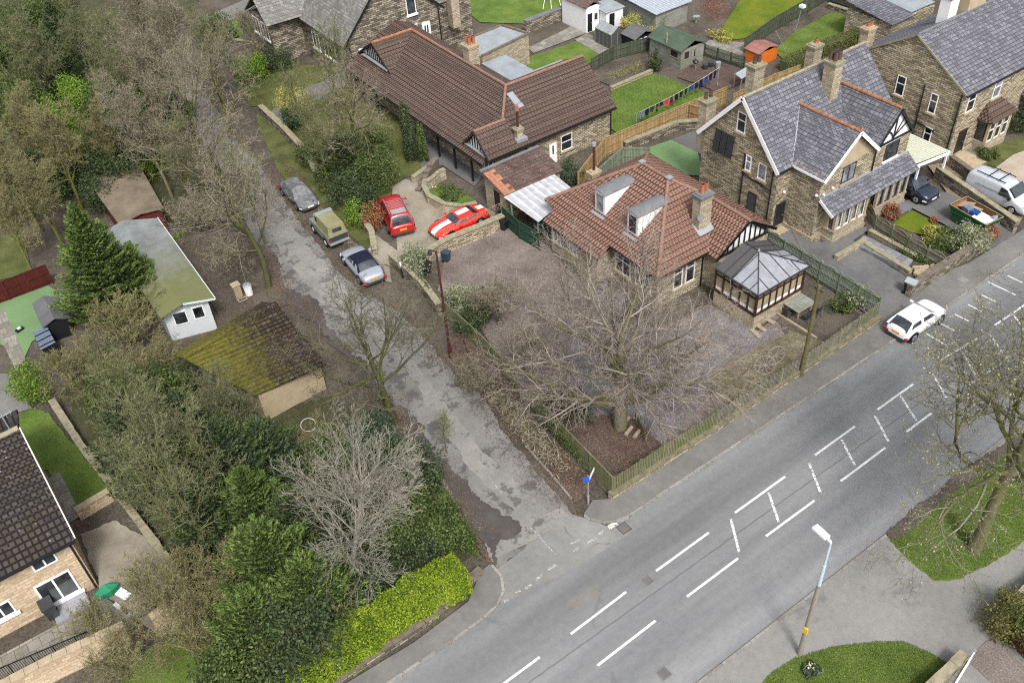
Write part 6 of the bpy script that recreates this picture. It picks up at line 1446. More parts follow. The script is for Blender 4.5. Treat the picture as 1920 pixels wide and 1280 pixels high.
p = G(1103, 944); t = thing('sign_post', 'short grey post with small blue and white signs on the lane corner', 'sign post', (p.x, p.y, 0)); m = MB(); m.cyl((p.x, p.y, -.05), (p.x, p.y, .7), .06, .06, 10); m.cyl((p.x, p.y, .7), (p.x, p.y, 2.35), .035, .035, 8); m.build('post', 'galv', t)
m = MB(); m.obox((p.x-.1, p.y-.0, 2.1), (.16, -.12, 0), (.01, .013, 0), (0, 0, .17)); m.build('sign_panel', 'bluesign', t); m = MB(); m.obox((p.x+.3, p.y+.05, 2.22), (.3, .18, 0), (-.006, .01, 0), (0, 0, .12)); m.build('name_plate', 'whiteplate', t)
p = G(755, 520); t = thing('sign_post', 'low black and white post at the lane edge below the pale shrub', 'post', (p.x, p.y, 0)); m = MB(); m.cyl((p.x, p.y, -.05), (p.x, p.y, 1.0), .07, .07, 8, 0); m.cyl((p.x, p.y, 1.0), (p.x, p.y, 1.3), .08, .08, 8, 1); m.build('post', ['black', 'white'], t)
# overhead wires from the pole
m = MB(); P0 = V(*G(1501, 706)[:2], 7.0)
for e in (V(45.6, 36.2, 5.0), V(42.0, 33.4, 3.2)):
    N = 14; m.tube([P0.lerp(e, k/N)-V(0, 0, .5*math.sin(math.pi*k/N)) for k in range(N+1)], .012, 4)
single(m, 'telephone_wire', 'black', 'thin black wires running from the wooden pole to the houses', 'wire')
# ------------------------------------------------------------------ fences and walls
g2 = lambda *px: [tuple(G(*p)[:2]) for p in px]
fence('picket_fence', 'weathered grey picket fence on a low stone wall along the main road', [(43.3, 24.45), (36.0, 24.15), (29.0, 24.1)], 1.55, 'pale', 'fence_grey', 1.9, 0)
fence('picket_fence', 'mossy brown picket fence around the road corner of the beech garden', [(28.9, 24.1), (21.25, 24.05)], 1.6, 'pale', 'fence_moss', 1.9, 0)
fence('board_fence', 'green mossy board fence along the lane from the corner to the gap', [(21.2, 24.1), (21.4, 28.0), (21.7, 32.2)], 1.6, 'close', 'fence_moss', 1.9, 0)
fence('board_fence', 'green mossy board fence along the lane beside the lamp post', [(22.0, 34.0), (22.3, 38.2), (22.3, 42.3)], 1.45, 'close', 'fence_moss', 1.9, 0)
wallrun('boundary_wall', 'low mossy stone wall under the picket fence along the main road', [(20.95, 23.98), (29, 24.0), (43.6, 24.3)], .42, .26, 'stone', 'mosscop')
fence('scalloped_fence', 'green stained fence with arched trellis tops between the beech garden and the forecourt', [(43.95, 34.2), (43.75, 24.6)], 1.75, 'scallop', 'fence_green', 1.7, 0)
fence('timber_fence', 'tall new tan board fence between the washing lawn and the artificial turf', [(38.6, 48.6), (43.5, 51.2), (51.4, 51.1), (56.9, 50.9)], 1.75, 'close', 'fence_tan', 1.83)
fence('timber_fence', 'tan board fence with curved end beyond the stone house ridge', [(56.2, 49.4), (61.5, 49.6), (64.3, 49.3)], 1.9, 'close', 'fence_tan', 1.83)
fence('timber_fence', 'short tan fence panel joining the house chimney behind the stone house', [(52.6, 50.9), (53.6, 47.4)], 1.6, 'close', 'fence_tan', 1.83)
fence('board_fence', 'pale green board fence behind the corner bungalow', [(38.9, 47.6), (43.6, 49.2), (45.2, 47.8)], 1.7, 'close', 'fence_green', 1.83)
wallrun('stone_wall', 'rough stone wall at the foot of the tan fence beside the artificial turf', [(45.4, 51.0), (51.0, 50.6), (53.4, 49.0)], .7, .35, 'stone_dark', 'coping')
fence('dark_green_fence', 'dark green wavy fence beside the white lean-to', g2((945, 415), (1000, 458)) + [(31.7, 44.8)] if 0 else g2((944, 420), (975, 448), (1012, 470)), 1.5, 'close', 'fence_dgreen', 1.6)
wallrun('retaining_wall', 'stone retaining wall below the red sports car with wire trellis on top', g2((790, 500), (838, 470), (900, 445), (945, 425)), 1.0, .4, 'stone', 'coping')
tr = thing('trellis', 'curved timber trellis on the wall behind the red sports car', 'trellis', tuple(G(815, 478, 0)))
m = MB(); A_ = G(815, 470); B_ = G(946, 412); N = 44
for k in range(N):
    p = A_.lerp(B_, k/(N-1)); hh = .8+.35*max(0, math.sin(math.pi*((k/(N-1))*1.3-.3)))*(k > N*.6)
    m.beam((p.x, p.y, 1.0), (p.x, p.y, 1.0+hh*.55), .01, .01); 
    if k % 2 == 0 and k < N-3: q = A_.lerp(B_, (k+3)/(N-1)); m.beam((p.x, p.y, 1.05), (q.x, q.y, 1.0+hh*.5), .008, .01); m.beam((q.x, q.y, 1.05), (p.x, p.y, 1.0+hh*.5), .008, .01)
m.beam((A_.x, A_.y, 1.45), (B_.x, B_.y, 1.6), .025, .025); m.build('lattice', 'timber', tr)
wallrun('drive_wall', 'curved low stone wall around the round flower bed on the bungalow driveway', g2((800, 352), (797, 365), (806, 382), (835, 398), (870, 402), (895, 396)), .75, .28, 'stone_light', 'coping')
wallrun('step_wall', 'mossy stone wall beside the garden steps of the large bungalow', g2((775, 345), (790, 335), (808, 322), (818, 314)), .6, .25, 'stone_light', 'coping'); wallrun('step_wall', 'stone wall on the right of the garden steps by the round flower bed', g2((800, 358), (812, 350), (825, 338), (836, 334)), .8, .25, 'stone_light', 'coping')
st = thing('garden_steps', 'stone garden steps climbing between two mossy walls from the driveway', 'steps', tuple(G(795, 350)))
for k in range(5):
    p = G(790+k*6, 352-k*6.5); m = MB(); m.obox((p.x, p.y, .1+.12*k), (.55, .35, 0), (-.12, .2, 0), (0, 0, .1+.12*k)); m.build('step', 'copdark', st)
wallrun('lane_wall', 'mossy topped stone wall along the upper lane', g2((492, 215), (530, 250), (577, 300), (600, 345)), .9, .4, 'stone_dark', 'coping')
wallrun('lane_wall', 'low stone wall beside the hedge bushes at the driveway mouth', g2((680, 420), (700, 452), (705, 480)), .9, .35, 'stone', 'coping'); wallrun('lane_wall', 'ivy covered stone wall running down the lane past the bins', g2((735, 495), (765, 520), (795, 548), (825, 590)), .9, .35, 'stone_dark', 'coping')
wallrun('forecourt_wall', 'low stone wall across the back of the tarmac forecourt', g2((1566, 490), (1618, 460)), .36, .3, 'stone_light', 'coping'); wallrun('forecourt_wall', 'low stone wall along the right edge of the tarmac forecourt', g2((1612, 458), (1706, 516)), .33, .26, 'stone_light', 'coping')
wallrun('forecourt_wall', 'narrow stone kerb wall on the far side of the grey flagged path', g2((1628, 440), (1716, 488)), .38, .2, 'stone_light', 'coping')
wallrun('front_wall', 'dark blackened stone boundary wall along the pavement below the shrubs', g2((1700, 558), (1780, 505), (1850, 462)), .95, .38, 'stone_dark', 'copdark'); wallrun('drive_wall', 'stone wall with pale coping between the skip and the silver van', g2((1752, 335), (1800, 368), (1900, 438)), 1.0, .32, 'stone_dark', 'coping')
wallrun('garden_wall', 'dark stone wall beside the neighbouring path and van drive', g2((1778, 312), (1830, 350)), .9, .3, 'stone_dark', 'copdark')
fence('wavy_fence', 'low grey slatted fence with wavy top beside the flagged path', g2((1618, 400), (1640, 430), (1700, 470), (1772, 510)), 1.15, 'scallop', 'fence_grey', 1.8, .1)
wallrun('garden_wall', 'low stone wall at the upper left corner of the washing lawn', g2((1145, 170), (1222, 137)), .25, .25, 'stone_light', 'coping')
fence('board_fence', 'dark weathered board fence between the two back lawns', [tuple(G(*p)[:2]) for p in ((1110, 135), (1150, 112), (1215, 95))], 1.3, 'close', 'fence_dark', 1.83)
fence('board_fence', 'dark pale fence behind the plant pots near the green roofed shed', g2((1320, 105), (1395, 130)), 1.2, 'pale', 'fence_dark', 1.6)
fence('board_fence', 'dark garden fence beside the long narrow lawn at the top', g2((1395, 100), (1450, 60), (1555, 0)), 1.5, 'close', 'fence_dark', 1.83); fence('board_fence', 'dark board fence across the far end of the narrow lawn', g2((1555, 5), (1640, 35)), 2.0, 'close', 'fence_dark', 1.83)
wallrun('garden_wall', 'rubble stone wall below the dark fence at the far end of the narrow lawn', g2((1552, 14), (1640, 42)), .35, .3, 'stone_dark', 'coping')
wallrun('yard_wall', 'long grey capped stone wall running from the flat roof to the white outbuilding', g2((985, 62), (1075, 28)), 1.2, .5, 'stone_dark', 'leaddark'); 
wallrun('garden_wall', 'mossy stone wall along the green lawn of the cream house', g2((105, 765), (160, 850), (225, 935), (330, 1075), (372, 1140)), .7, .3, 'stone_dark', 'coping'); wallrun('garden_wall', 'pale capped wall between the cream house lawn and patio', g2((150, 972), (212, 935)), .7, .3, 'cream_stone', 'ashlar')
wallrun('garden_wall', 'tall cream block wall at the edge of the cream house patio', g2((300, 1190), (370, 1140)), 1.5, .3, 'cream_stone', 'ashlar'); wallrun('garden_wall', 'cream block wall below the balcony railing of the cream house', g2((-10, 1330), (120, 1262), (250, 1200)), 1.4, .3, 'cream_stone', 'ashlar')
fence('red_fence', 'dark red-brown board fence at the left edge beside the artificial lawn', g2((-30, 580), (20, 562), (100, 530)), 1.6, 'close', 'fence_red', 1.83)
wallrun('bed_wall', 'stone edging wall above the upper garden beds', g2((430, 80), (500, 90), (545, 105)), .4, .25, 'stone_dark', 'coping')
rl = thing('railing', 'black metal balcony railing in front of the cream house', 'railing', tuple(G(60, 1240)))
a, b = G(-10, 1285), G(178, 1205); m = MB(); n = 46
for k in range(n+1):
    p = a.lerp(b, k/n); m.cyl((p.x, p.y, .04), (p.x, p.y, 1.05), .012 if k % 10 else .03, None, 5)
m.beam((a.x, a.y, 1.06), (b.x, b.y, 1.06), .05, .04); m.beam((a.x, a.y, .15), (b.x, b.y, .15), .03, .03); m.build('bars', 'black', rl)
# near corner bottom right: walls, gate, timber fence
wallrun('corner_wall', 'curved stone wall with rounded coping at the bottom right corner', g2((1800, 1243), (1780, 1262), (1740, 1300), (1710, 1330)), .8, .35, 'stone', 'coping'); wallrun('hedge_wall', 'pale mossy stone wall under the clipped hedge at the right edge', g2((1866, 1190), (1885, 1155), (1925, 1118), (1990, 1070)), .9, .4, 'stone_light', 'coping')
fence('red_fence', 'red-brown picket fence beneath the hedge at the lower right edge', g2((1880, 1196), (1960, 1275)), 1.2, 'pale', 'redbrown', 1.8)
gt = thing('garden_gate', 'white metal gate standing open beside the curved stone wall', 'gate', tuple(G(1812, 1245)))
a, b = G(1815, 1245), G(1775, 1310); m = MB()
for z in (.2, .65, 1.1): m.beam((a.x, a.y, z), (b.x, b.y, z), .05, .05)
for k in range(9): p = a.lerp(b, k/8); m.beam((p.x, p.y, .2), (p.x, p.y, 1.1), .025, .025)
m.build('bars', 'white', gt); m = MB(); m.beam((a.x, a.y, 0), (a.x, a.y, 1.25), .09, .09, up=(0, 1, 0)); m.build('gate_post', 'galv', gt)
# ------------------------------------------------------------------ sheds and garden buildings
def shed(name, label, cat, fp, h, rise, wall, roof, axis=0, over=.15, gauge=.5, lift=.01, th=.05, dz=None, thg=None):
    """fp: four ground corners; ridge runs along edge 0-1 when axis=0"""
    P = [V(*p, 0) for p in fp]; t = thing(name, label, cat, tuple(P[0]))
    if axis: P = P[1:]+P[:1]
    up = V(0, 0, h); m = MB(); m.prism([(p.x, p.y) for p in P], -.05, h)
    r0, r1 = (P[0]+P[3])/2+V(0, 0, h+rise), (P[1]+P[2])/2+V(0, 0, h+rise)
    if rise > .01: m.face([P[3]+up, P[0]+up, r0]); m.face([P[1]+up, P[2]+up, r1]); m.face([r0, P[0]+up, P[3]+up]); m.face([r1, P[2]+up, P[1]+up])
    m.build('wall', wall, t)
    e = (P[1]-P[0]).normalized()*over; s = (P[0]-P[3]); hw = s.length/2; s = s.normalized()*over; k = V(0, 0, -rise/hw*over)
    f = MB(); z = V(0, 0, .02)
    slope(f, [P[0]+up-e+s+k+z, P[1]+up+e+s+k+z, r1+e+z, r0-e+z], gauge, lift, th); slope(f, [P[2]+up+e-s+k+z, P[3]+up-e-s+k+z, r0-e+z, r1+e+z], gauge, lift, th)
    f.build('roof', roof, t); return t
g2z = lambda z, *px: [tuple(G(p[0], p[1], z)[:2]) for p in px]
# mossy garage
P = g2z(2.3, (330, 690), (500, 578), (590, 690), (470, 742))
gm = thing('garage', 'old garage with moss covered tiled roof and rendered end wall beside the lane', 'garage', (9, 44, 0))
a0, a1, a2, a3 = [V(*p, 0) for p in P]
m = MB(); X0, X1, Y0, Y1 = 6.2, 12.85, 40.9, 46.6
m.prism([(8.75, 41.35), (12.9, 41.6), (12.75, 46.4), (7.6, 46.2)], -.05, 2.2); m.build('wall', 'render', gm)
E0, E1_, E2, E3 = G(478, 742, 2.3), G(612, 683, 2.3), G(520, 574, 3.3), G(345, 672, 3.3)
f = MB(); n_ = (E1_-E0).cross(E3-E0).normalized(); E2 = E2-n_*(E2-E0).dot(n_); slope(f, [E0, E1_, E2, E3], .33, .045); 
bk = V(-.25, 2.2, -1.15); slope(f, [E2+bk, E3+bk, E3, E2], .33, .045); f.build('roof', 'mossroof', gm)
m = MB(); m.beam(E3+V(0, 0, .05), E2+V(0, 0, .05), .3, .12); m.build('ridge_tiles', 'mossroof', gm)
# long cabin
q = [G(243, 423, 2.6), G(296, 419, 2.75), G(401, 578, 2.75), G(330, 590, 2.35)]
cb = thing('cabin', 'long pale grey cabin with felt roof turning mossy towards its windowed end', 'cabin', (9, 57, 0))
m = MB(); m.prism([(6.9, 52.3), (9.75, 51.5), (10.2, 62.6), (7.0, 63.4)], -.05, 2.5); m.build('wall', 'cladding', cb)
f = MB(); r0, r1, r2_, r3 = V(10.15, 51.1, 2.62), V(10.5, 63.0, 2.62), V(8.3, 63.8, 2.95), V(8.2, 51.5, 2.95); n_ = (r1-r0).cross(r3-r0).normalized(); r2_ = r2_-n_*(r2_-r0).dot(n_)
slope(f, [r0, r1, r2_, r3], .8, .015, .06); slope(f, [r2_+V(-1.6, 0, -.35), r3+V(-1.6, 0, -.35), r3, r2_], .8, .015, .06); f.build('roof', 'cabinroof', cb)
m = MB(); m.beam(r0+V(.04, -.0, 0), r1+V(.04, 0, 0), .06, .16); m.beam(r0+V(0, -.05, 0), r3+V(0, -.05, 0), .06, .12); m.build('fascia', 'cladding', cb)
nn = V(-.27, -.96, 0); window(cb, (9.0, 51.71, 1.2), nn, .75, 1.0, 'white', 'glass', 1, None, None, None, .07); window(cb, (7.85, 52.03, 1.1), nn, .9, 1.05, 'white', 'glass', 1, None, None, None, .07)
# brown flat shed
sb = shed('flat_roof_shed', 'brown flat roofed timber shed among the trees beyond the conifer', 'shed', [(8.3, 64.9), (11.3, 64.9), (12.0, 72.2), (8.3, 72.3)], 2.2, .25, 'redbrown', 'feltbrown', 1, .2, .9, .01)
pl_ = thing('playhouse', 'dark playhouse with grey slatted roof on the artificial lawn at left', 'playhouse', (-.1, 55, 0)); 
shed('garden_shed', 'grey felt roofed shed beside the slatted playhouse on the artificial lawn', 'shed', g2z(0, (82, 600), (120, 590), (140, 625), (100, 640)), 1.5, .3, 'black', 'feltshed', 1, .2, .6)
q = g2z(1.2, (62, 625), (88, 612), (103, 640), (76, 654)); m = MB(); m.prism(q, -.05, 1.1); m.build('wall', 'black', pl_); m = MB()
for k in range(7):
    a, b = V(*q[0], 0).lerp(V(*q[3], 0), k/6), V(*q[1], 0).lerp(V(*q[2], 0), k/6); m.beam((a.x, a.y, 1.2+.05*(k % 2)), (b.x, b.y, 1.2+.05*(k % 2)), .2, .05)
m.build('roof', 'cloth_grey', pl_)
t = thing('play_toy', 'small black and white toy lying on the artificial lawn', 'toy', tuple(G(38, 620))); p = G(38, 620); m = MB(); m.obox((p.x, p.y, .12), (.25, .1, 0), (-.05, .12, 0), (0, 0, .08)); m.build('body', 'black', t); m = MB(); m.obox((p.x, p.y, .23), (.1, .04, 0), (-.04, .08, 0), (0, 0, .04)); m.build('seat', 'white', t)
# hives and water drum under the lane trees
for px, mt, lb in (((448, 556), 'terracotta', 'tall tan wooden crate standing on the leaf litter beside the white drum'),):
    p = G(*px); t = thing('wooden_crate', lb, 'crate', (p.x, p.y, 0)); m = MB(); m.box((p.x-.25, p.y-.22, 0), (p.x+.25, p.y+.22, 1.05)); m.build('crate_body', 'timber', t); m = MB(); m.box((p.x-.3, p.y-.27, 1.05), (p.x+.3, p.y+.27, 1.12)); m.build('lid', 'ashlar', t)
p = G(468, 552); t = thing('drum', 'white plastic drum with domed lid on the leaf litter', 'drum', (p.x, p.y, 0)); m = MB(); m.cyl((p.x, p.y, 0), (p.x, p.y, .85), .26, .29, 16); m.build('drum_body', 'white', t, smooth=False); m = MB(); m.cyl((p.x, p.y, .85), (p.x, p.y, .95), .3, .2, 16); m.build('lid', 'lead', t)
p = G(455, 563); m = MB()
for k in range(2):
    m.beam((p.x-.3, p.y-.15+k*.3, .08), (p.x+.3, p.y-.15+k*.3, .1), .06, .05); m.beam((p.x-.3+k*.6, p.y-.2, .1), (p.x-.3+k*.6, p.y+.2, .1), .06, .05)
single(m, 'pallet', 'timber', 'small pale wooden pallet lying in front of the tan crate', 'frame')
# back gardens
def win_small(t, c, n, w, h, f='white'): window(t, c, n, w, h, f, 'glass', 1, None, None, None, .05)
q = g2z(0, (1074, 52), (1103, 66), (1130, 40), (1100, 20)); t = shed('outbuilding', 'whitewashed outbuilding with dark door and brown roof at the top', 'outbuilding', [(57.6, 70.9), (59.3, 70.9), (59.3, 74.8), (57.6, 74.8)], 2.6, .4, 'whitewash', 'browntile2', 1, .12, .3)
door(t, (58.05, 70.9, .05), (0, -1), .6, 1.85, 'black', 'white'); win_small(t, (58.85, 70.9, 1.0), (0, -1), .5, .8)
t = shed('outbuilding', 'small white lean-to annex with pale flat roof beside the whitewashed outbuilding', 'outbuilding', [(59.4, 69.9), (61.6, 69.9), (61.6, 72.4), (59.4, 72.4)], 1.9, .1, 'whitewash', 'feltgrey', 0, .15, .8); door(t, (60.1, 69.9, .05), (0, -1), .7, 1.6, 'black', 'white')
t = thing('greenhouse', 'small aluminium greenhouse with pale glass beside the black summerhouse', 'greenhouse', (57.9, 67, 0)); ax, bx, ay, by = 56.9, 58.5, 66.2, 68.6
m = MB(); m.box((ax, ay, 0), (bx, by, 1.45)); m.extrude([(ax, ay, 1.44), (bx, ay, 1.44), ((ax+bx)/2, ay, 1.95)], (0, by-ay, 0)); m.build('glazing', 'consglass2', t); m = MB(); m.extrude([(ax, ay, 1.47), (ax, by, 1.47), ((ax+bx)/2, by, 1.98), ((ax+bx)/2, ay, 1.98)], (0, 0, .02)); m.extrude([(bx, ay, 1.47), (bx, by, 1.47), ((ax+bx)/2, by, 1.98), ((ax+bx)/2, ay, 1.98)], (0, 0, .02)); m.build('roof_glass', 'consglass', t)
m = MB()
for x in (ax, (ax+bx)/2, bx): m.box((x-.03, ay-.02, 0), (x+.03, ay+.03, 1.5)); m.box((x-.03, by-.03, 0), (x+.03, by+.02, 1.5))
for y in np.linspace(ay, by, 5): m.box((ax-.02, y-.025, 0), (ax+.03, y+.025, 1.5)); m.beam((ax, y, 1.5), ((ax+bx)/2, y, 2.0), .04, .03); m.beam((bx, y, 1.5), ((ax+bx)/2, y, 2.0), .04, .03)
m.box((ax-.03, ay, 1.42), (ax+.04, by, 1.5)); m.build('frame', 'fence_green', t)
t = shed('summerhouse', 'black summerhouse with grey felt roof and small white window', 'summerhouse', [(58.2, 64.2), (60.6, 64.2), (60.6, 66.0), (58.2, 66.0)], 1.4, .45, 'black', 'feltshed', 1, .18, .5); win_small(t, (58.9, 64.2, .6), (0, -1), .4, .6); win_small(t, (59.5, 64.2, .6), (0, -1), .35, .6)
t = shed('workshop', 'large grey boarded shed with green felt roof and dark openings', 'shed', [(58.9, 58.6), (61.8, 58.6), (61.8, 62.9), (58.9, 62.9)], 1.85, .6, 'shedboards', 'green_roof', 1, .2, .9, .012)
win_small(t, (58.9, 59.5, .9), (-1, 0), 1.1, .7, 'timber'); door(t, (60.6, 58.6, .05), (0, -1), .6, 1.6, 'shedboards', 'timber', 1); win_small(t, (59.6, 58.6, .8), (0, -1), .7, .8, 'timber'); m = MB(); m.cyl((59.0, 60.7, 1.8), (59.0, 60.7, 2.9), .07, None, 8); m.build('flue', 'timber', t)
t = shed('garden_shed', 'bright orange stained shed with rusty red roof', 'shed', [(64.5, 54.2), (67.0, 54.2), (67.0, 55.9), (64.5, 55.9)], 1.25, .35, 'orange', 'rustroof', 1, .1, .6)
t = thing('polycarbonate_shelter', 'broken pale blue plastic roofed shelter beside the tan fence', 'shelter', (61, 50.6, 0)); P = g2z(1.2, (1378, 140), (1415, 118), (1425, 130), (1390, 152))
m = MB(); m.extrude([V(*p, 1.25+.1*(i > 1)) for i, p in enumerate(P)], (0, 0, .03)); m.build('roof', 'corrblue', t); m = MB()
for p in P: m.cyl((p[0], p[1], 0), (p[0], p[1], 1.25), .04, None, 6)
m.build('post', 'timber', t)
t = thing('outbuilding', 'dark green garage with ribbed blue grey metal roof at the top edge', 'garage', (64, 67, 0)); m = MB(); m.box((62.5, 66.0, -.05), (66.8, 72, 2.0)); m.build('wall', 'shedboards', t); m = MB(); m.extrude([(62.2, 65.7, 2.1), (67.1, 65.7, 2.1), (67.1, 72, 2.5), (62.2, 72, 2.5)], (0, 0, .06)); m.build('roof', 'corrblue', t)
t = thing('outbuilding', 'stone outhouse with slate and green felt roof behind the terrace', 'outbuilding', (78, 50, 0)); m = MB(); m.box((75.2, 48.2, -.05), (81.5, 53.2, 2.75)); m.build('wall', 'stone', t); f = MB(); slope(f, [(75, 48.0, 2.8), (78.2, 48.0, 2.8), (78.2, 53.4, 3.5), (75, 53.4, 3.5)], .3, .02); f.build('roof', 'slate', t); m = MB(); m.extrude([(78.2, 48.4, 2.9), (81.7, 48.4, 2.9), (81.7, 53.4, 3.4), (78.2, 53.4, 3.4)], (0, 0, .08)); m.build('felt_roof', 'feltgrey', t)
# washing line
wl = thing('washing_line', 'washing line stretched across the back lawn between two posts', 'washing line', tuple(G(1200, 240)))
A_ = V(48.4, 52.6, 1.75); B_ = V(59.0, 53.9, 1.8); m = MB(); m.cyl((A_.x-.3, A_.y, 0), (A_.x-.3, A_.y, 1.8), .03, None, 6); m.cyl((B_.x, B_.y, 0), (B_.x, B_.y, 1.9), .03, None, 6); m.build('post', 'galv', wl); N = 16
m = MB(); cp = lambda s: A_.lerp(B_, s)-V(0, 0, .22*math.sin(math.pi*s)); m.tube([cp(k/N) for k in range(N+1)], .01, 4); m.build('line', 'white', wl)
garm = [('cloth_grey', .035, .5, .6, 'pale denim garment at the near end of the washing line'), ('cloth_dark', .095, .45, .65, 'black top hanging second from the near end of the washing line'), ('charcoal', .155, .55, .55, 'charcoal garment hanging third from the near end of the line'), ('cloth_dark', .22, .3, .75, 'long black trousers hanging left of the pink garment'), ('cloth_dark', .27, .45, .4, 'short dark shorts just left of the pink garment'), ('cloth_pink', .335, .38, .6, 'bright pink garment hanging mid washing line'), ('cloth_wine', .395, .3, .7, 'wine coloured top just right of the pink garment'), ('cloth_dark', .455, .42, .65, 'black top hanging two right of the pink garment'), ('cloth_dark', .515, .38, .6, 'navy top hanging in the middle right of the washing line'), ('cloth_dark', .575, .35, .5, 'small black garment left of the bright blue one'), ('cloth_blue', .645, .6, .55, 'bright blue garment on the washing line'), ('cloth_dark', .71, .35, .6, 'black garment right of the bright blue one'), ('cloth_dark', .77, .4, .85, 'long black trousers near the far end of the washing line'), ('cloth_blue', .835, .4, .75, 'dark blue jeans near the far end of the washing line'), ('cloth_dark', .895, .4, .7, 'navy garment second from the far end of the line'), ('cloth_dark', .95, .35, .75, 'black garment at the far end of the washing line')]
dl = (B_-A_).normalized(); sn = V(-dl.y, dl.x, 0)
for i, (mt, s, w_, h_, lb) in enumerate(garm):
    c0 = cp(s); m = MB(); nx = 5; nz = 5; rr = random.Random(i)
    def pt(a, b): return c0+dl*((a/nx-.5)*w_*(1-.12*math.sin(b*1.3+i)*b/nz))+V(0, 0, -b/nz*h_)+sn*(.06*math.sin(a*1.7+b*.8+i)*b/nz+rr.uniform(-.008, .008))
    gr = [[pt(a, b) for b in range(nz+1)] for a in range(nx+1)]
    split = 'trousers' in lb or 'jeans' in lb
    for a in range(nx):
        for b in range(nz):
            if split and a == 2 and b > 1: continue
            m.face([gr[a][b], gr[a][b+1], gr[a+1][b+1], gr[a+1][b]]); m.face([p_+sn*.02 for p_ in (gr[a+1][b], gr[a+1][b+1], gr[a][b+1], gr[a][b])])
    single(m, 'garment', mt, lb, 'clothing', 'clothes drying on the washing line')
# garden furniture and small things in the corner garden
t = thing('picnic_table', 'weathered wooden patio table beside the conservatory wall', 'table', (40.7, 27.4, 0)); c = G(1500, 568, .75)
m = MB()
for k in range(7): m.obox((c.x-.72+k*.24, c.y, .74), (.112, 0, 0), (0, .62, 0), (0, 0, .02))
m.build('tabletop', 'shedboards', t)
for sx in (-.6, .6):
    for sy in (-.45, .45): m = MB(); m.box((c.x+sx-.04, c.y+sy-.04, .03), (c.x+sx+.04, c.y+sy+.04, .72)); m.build('leg', 'timber', t)
def chair(p, rz, lb):
    t = thing('garden_chair', lb, 'chair', p, rz); m = MB(); m.box((-.22, -.22, .42), (.22, .22, .46)); m.build('seat', 'charcoal', t, rel=False); m = MB(); m.obox((-.23, 0, .68), (.02, 0, 0), (0, .22, 0), (-.05, 0, .24)); m.build('backrest', 'charcoal', t, rel=False)
    for sx in (-.2, .2):
        for sy in (-.2, .2): m = MB(); m.cyl((sx, sy, .03), (sx, sy, .42), .018, None, 6); m.build('leg', 'charcoal', t, rel=False)
chair((c.x-.3, c.y-.95, 0), R(90), 'dark folding chair on the left at the front of the wooden patio table'); chair((c.x+.55, c.y-.95, 0), R(95), 'dark folding chair on the right at the front of the wooden patio table')
chair(tuple(V(c.x-1.05, c.y+.1, 0)), R(0), 'dark chair between conservatory wall and wooden patio table')
t = thing('cartwheel', 'old wooden cartwheels leaning inside the picket fence', 'cart wheel', tuple(G(1440, 690)))
for px, tilt in (((1432, 698), .35), ((1452, 680), .2)):
    c = G(*px); m = MB(); r_w = .62; ux = V(.8, -.6, 0) if tilt > .3 else V(.95, -.3, 0); uz = V(.6*tilt, .8*tilt, 1).normalized(); cz = V(c.x, c.y, .62)
    rim = [cz+ux*math.cos(a)*r_w+uz*math.sin(a)*r_w for a in np.linspace(0, 2*math.pi, 25)]; m.tube(rim, .035, 6)
    for a in np.linspace(0, 2*math.pi, 11)[:-1]: m.beam(cz, cz+ux*math.cos(a)*r_w+uz*math.sin(a)*r_w, .04, .04)
    m.cyl(cz-ux.cross(uz)*.06, cz+ux.cross(uz)*.06, .09, None, 10); m.build('wheel', 'lamppost', t)
m = MB()
for i, (a, b) in enumerate((((1435, 598), (1452, 608)), ((1421, 612), (1436, 622)), ((1408, 618), (1425, 634)))):
    pa, pb = G(*a), G(*b); m = MB(); m.beam((pa.x, pa.y, .07), (pb.x, pb.y, .07), .3, .06); single(m, 'stepping_sleeper', 'timber', ('short pale sleeper laid nearest the patio table', 'short pale sleeper, middle one of three by the conservatory', 'short pale sleeper furthest from the patio table')[i], 'sleeper', 'sleepers laid as steps beside the conservatory')
pa, pb = G(1456, 590), G(1530, 637); m = MB(); m.beam((pa.x, pa.y, .12), (pb.x, pb.y, .12), .16, .18); single(m, 'edging_sleeper', 'timber', 'long wooden sleeper edging the patio beside the mossy patch', 'sleeper')
t = thing('log_border', 'stone and log seat wall around the foot of the beech tree', 'log pile', tuple(G(1190, 800))); 
for k, (px, l_) in enumerate((((1175, 795), .5), ((1182, 812), .4), ((1197, 818), .35))): p = G(*px); m = MB(); m.cyl((p.x-l_, p.y, .15), (p.x+l_*.7, p.y+.2, .18), .13, .12, 9); m.build('log', 'timber', t)
m = MB(); a, b = G(1190, 790), G(1208, 825); m.obox(((a.x+b.x)/2, (a.y+b.y)/2, .4), (b-a)/2, V(.02, .02, 0), (0, 0, .4)); single(m, 'slate_slab', 'fence_moss', 'green stained board standing behind the beech trunk', 'board')
m = MB(); p = G(1212, 800); m.obox((p.x, p.y, .35), (.03, .02, 0), (-.2, .35, 0), (.1, 0, .35)); single(m, 'slate_slab', 'slategrey', 'dark slab leaning beside the green board under the beech', 'slab')
t = thing('stone_bench', 'dark slab bench on the lawn edge below the bay windows', 'bench', tuple(G(1690, 400))); p = G(1687, 392, .5); m = MB(); m.box((p.x-.9, p.y-.5, .45), (p.x+.9, p.y+.45, .55)); m.build('top', 'feltdark', t)
for s in (-.7, .7): m = MB(); m.box((p.x+s-.1, p.y-.4, .1), (p.x+s+.1, p.y+.4, .45)); m.build('leg', 'stone_dark', t)
t = thing('plant_pots', 'cluster of dark plant pots beside the green roofed shed', 'plant pot', tuple(G(1330, 125)))
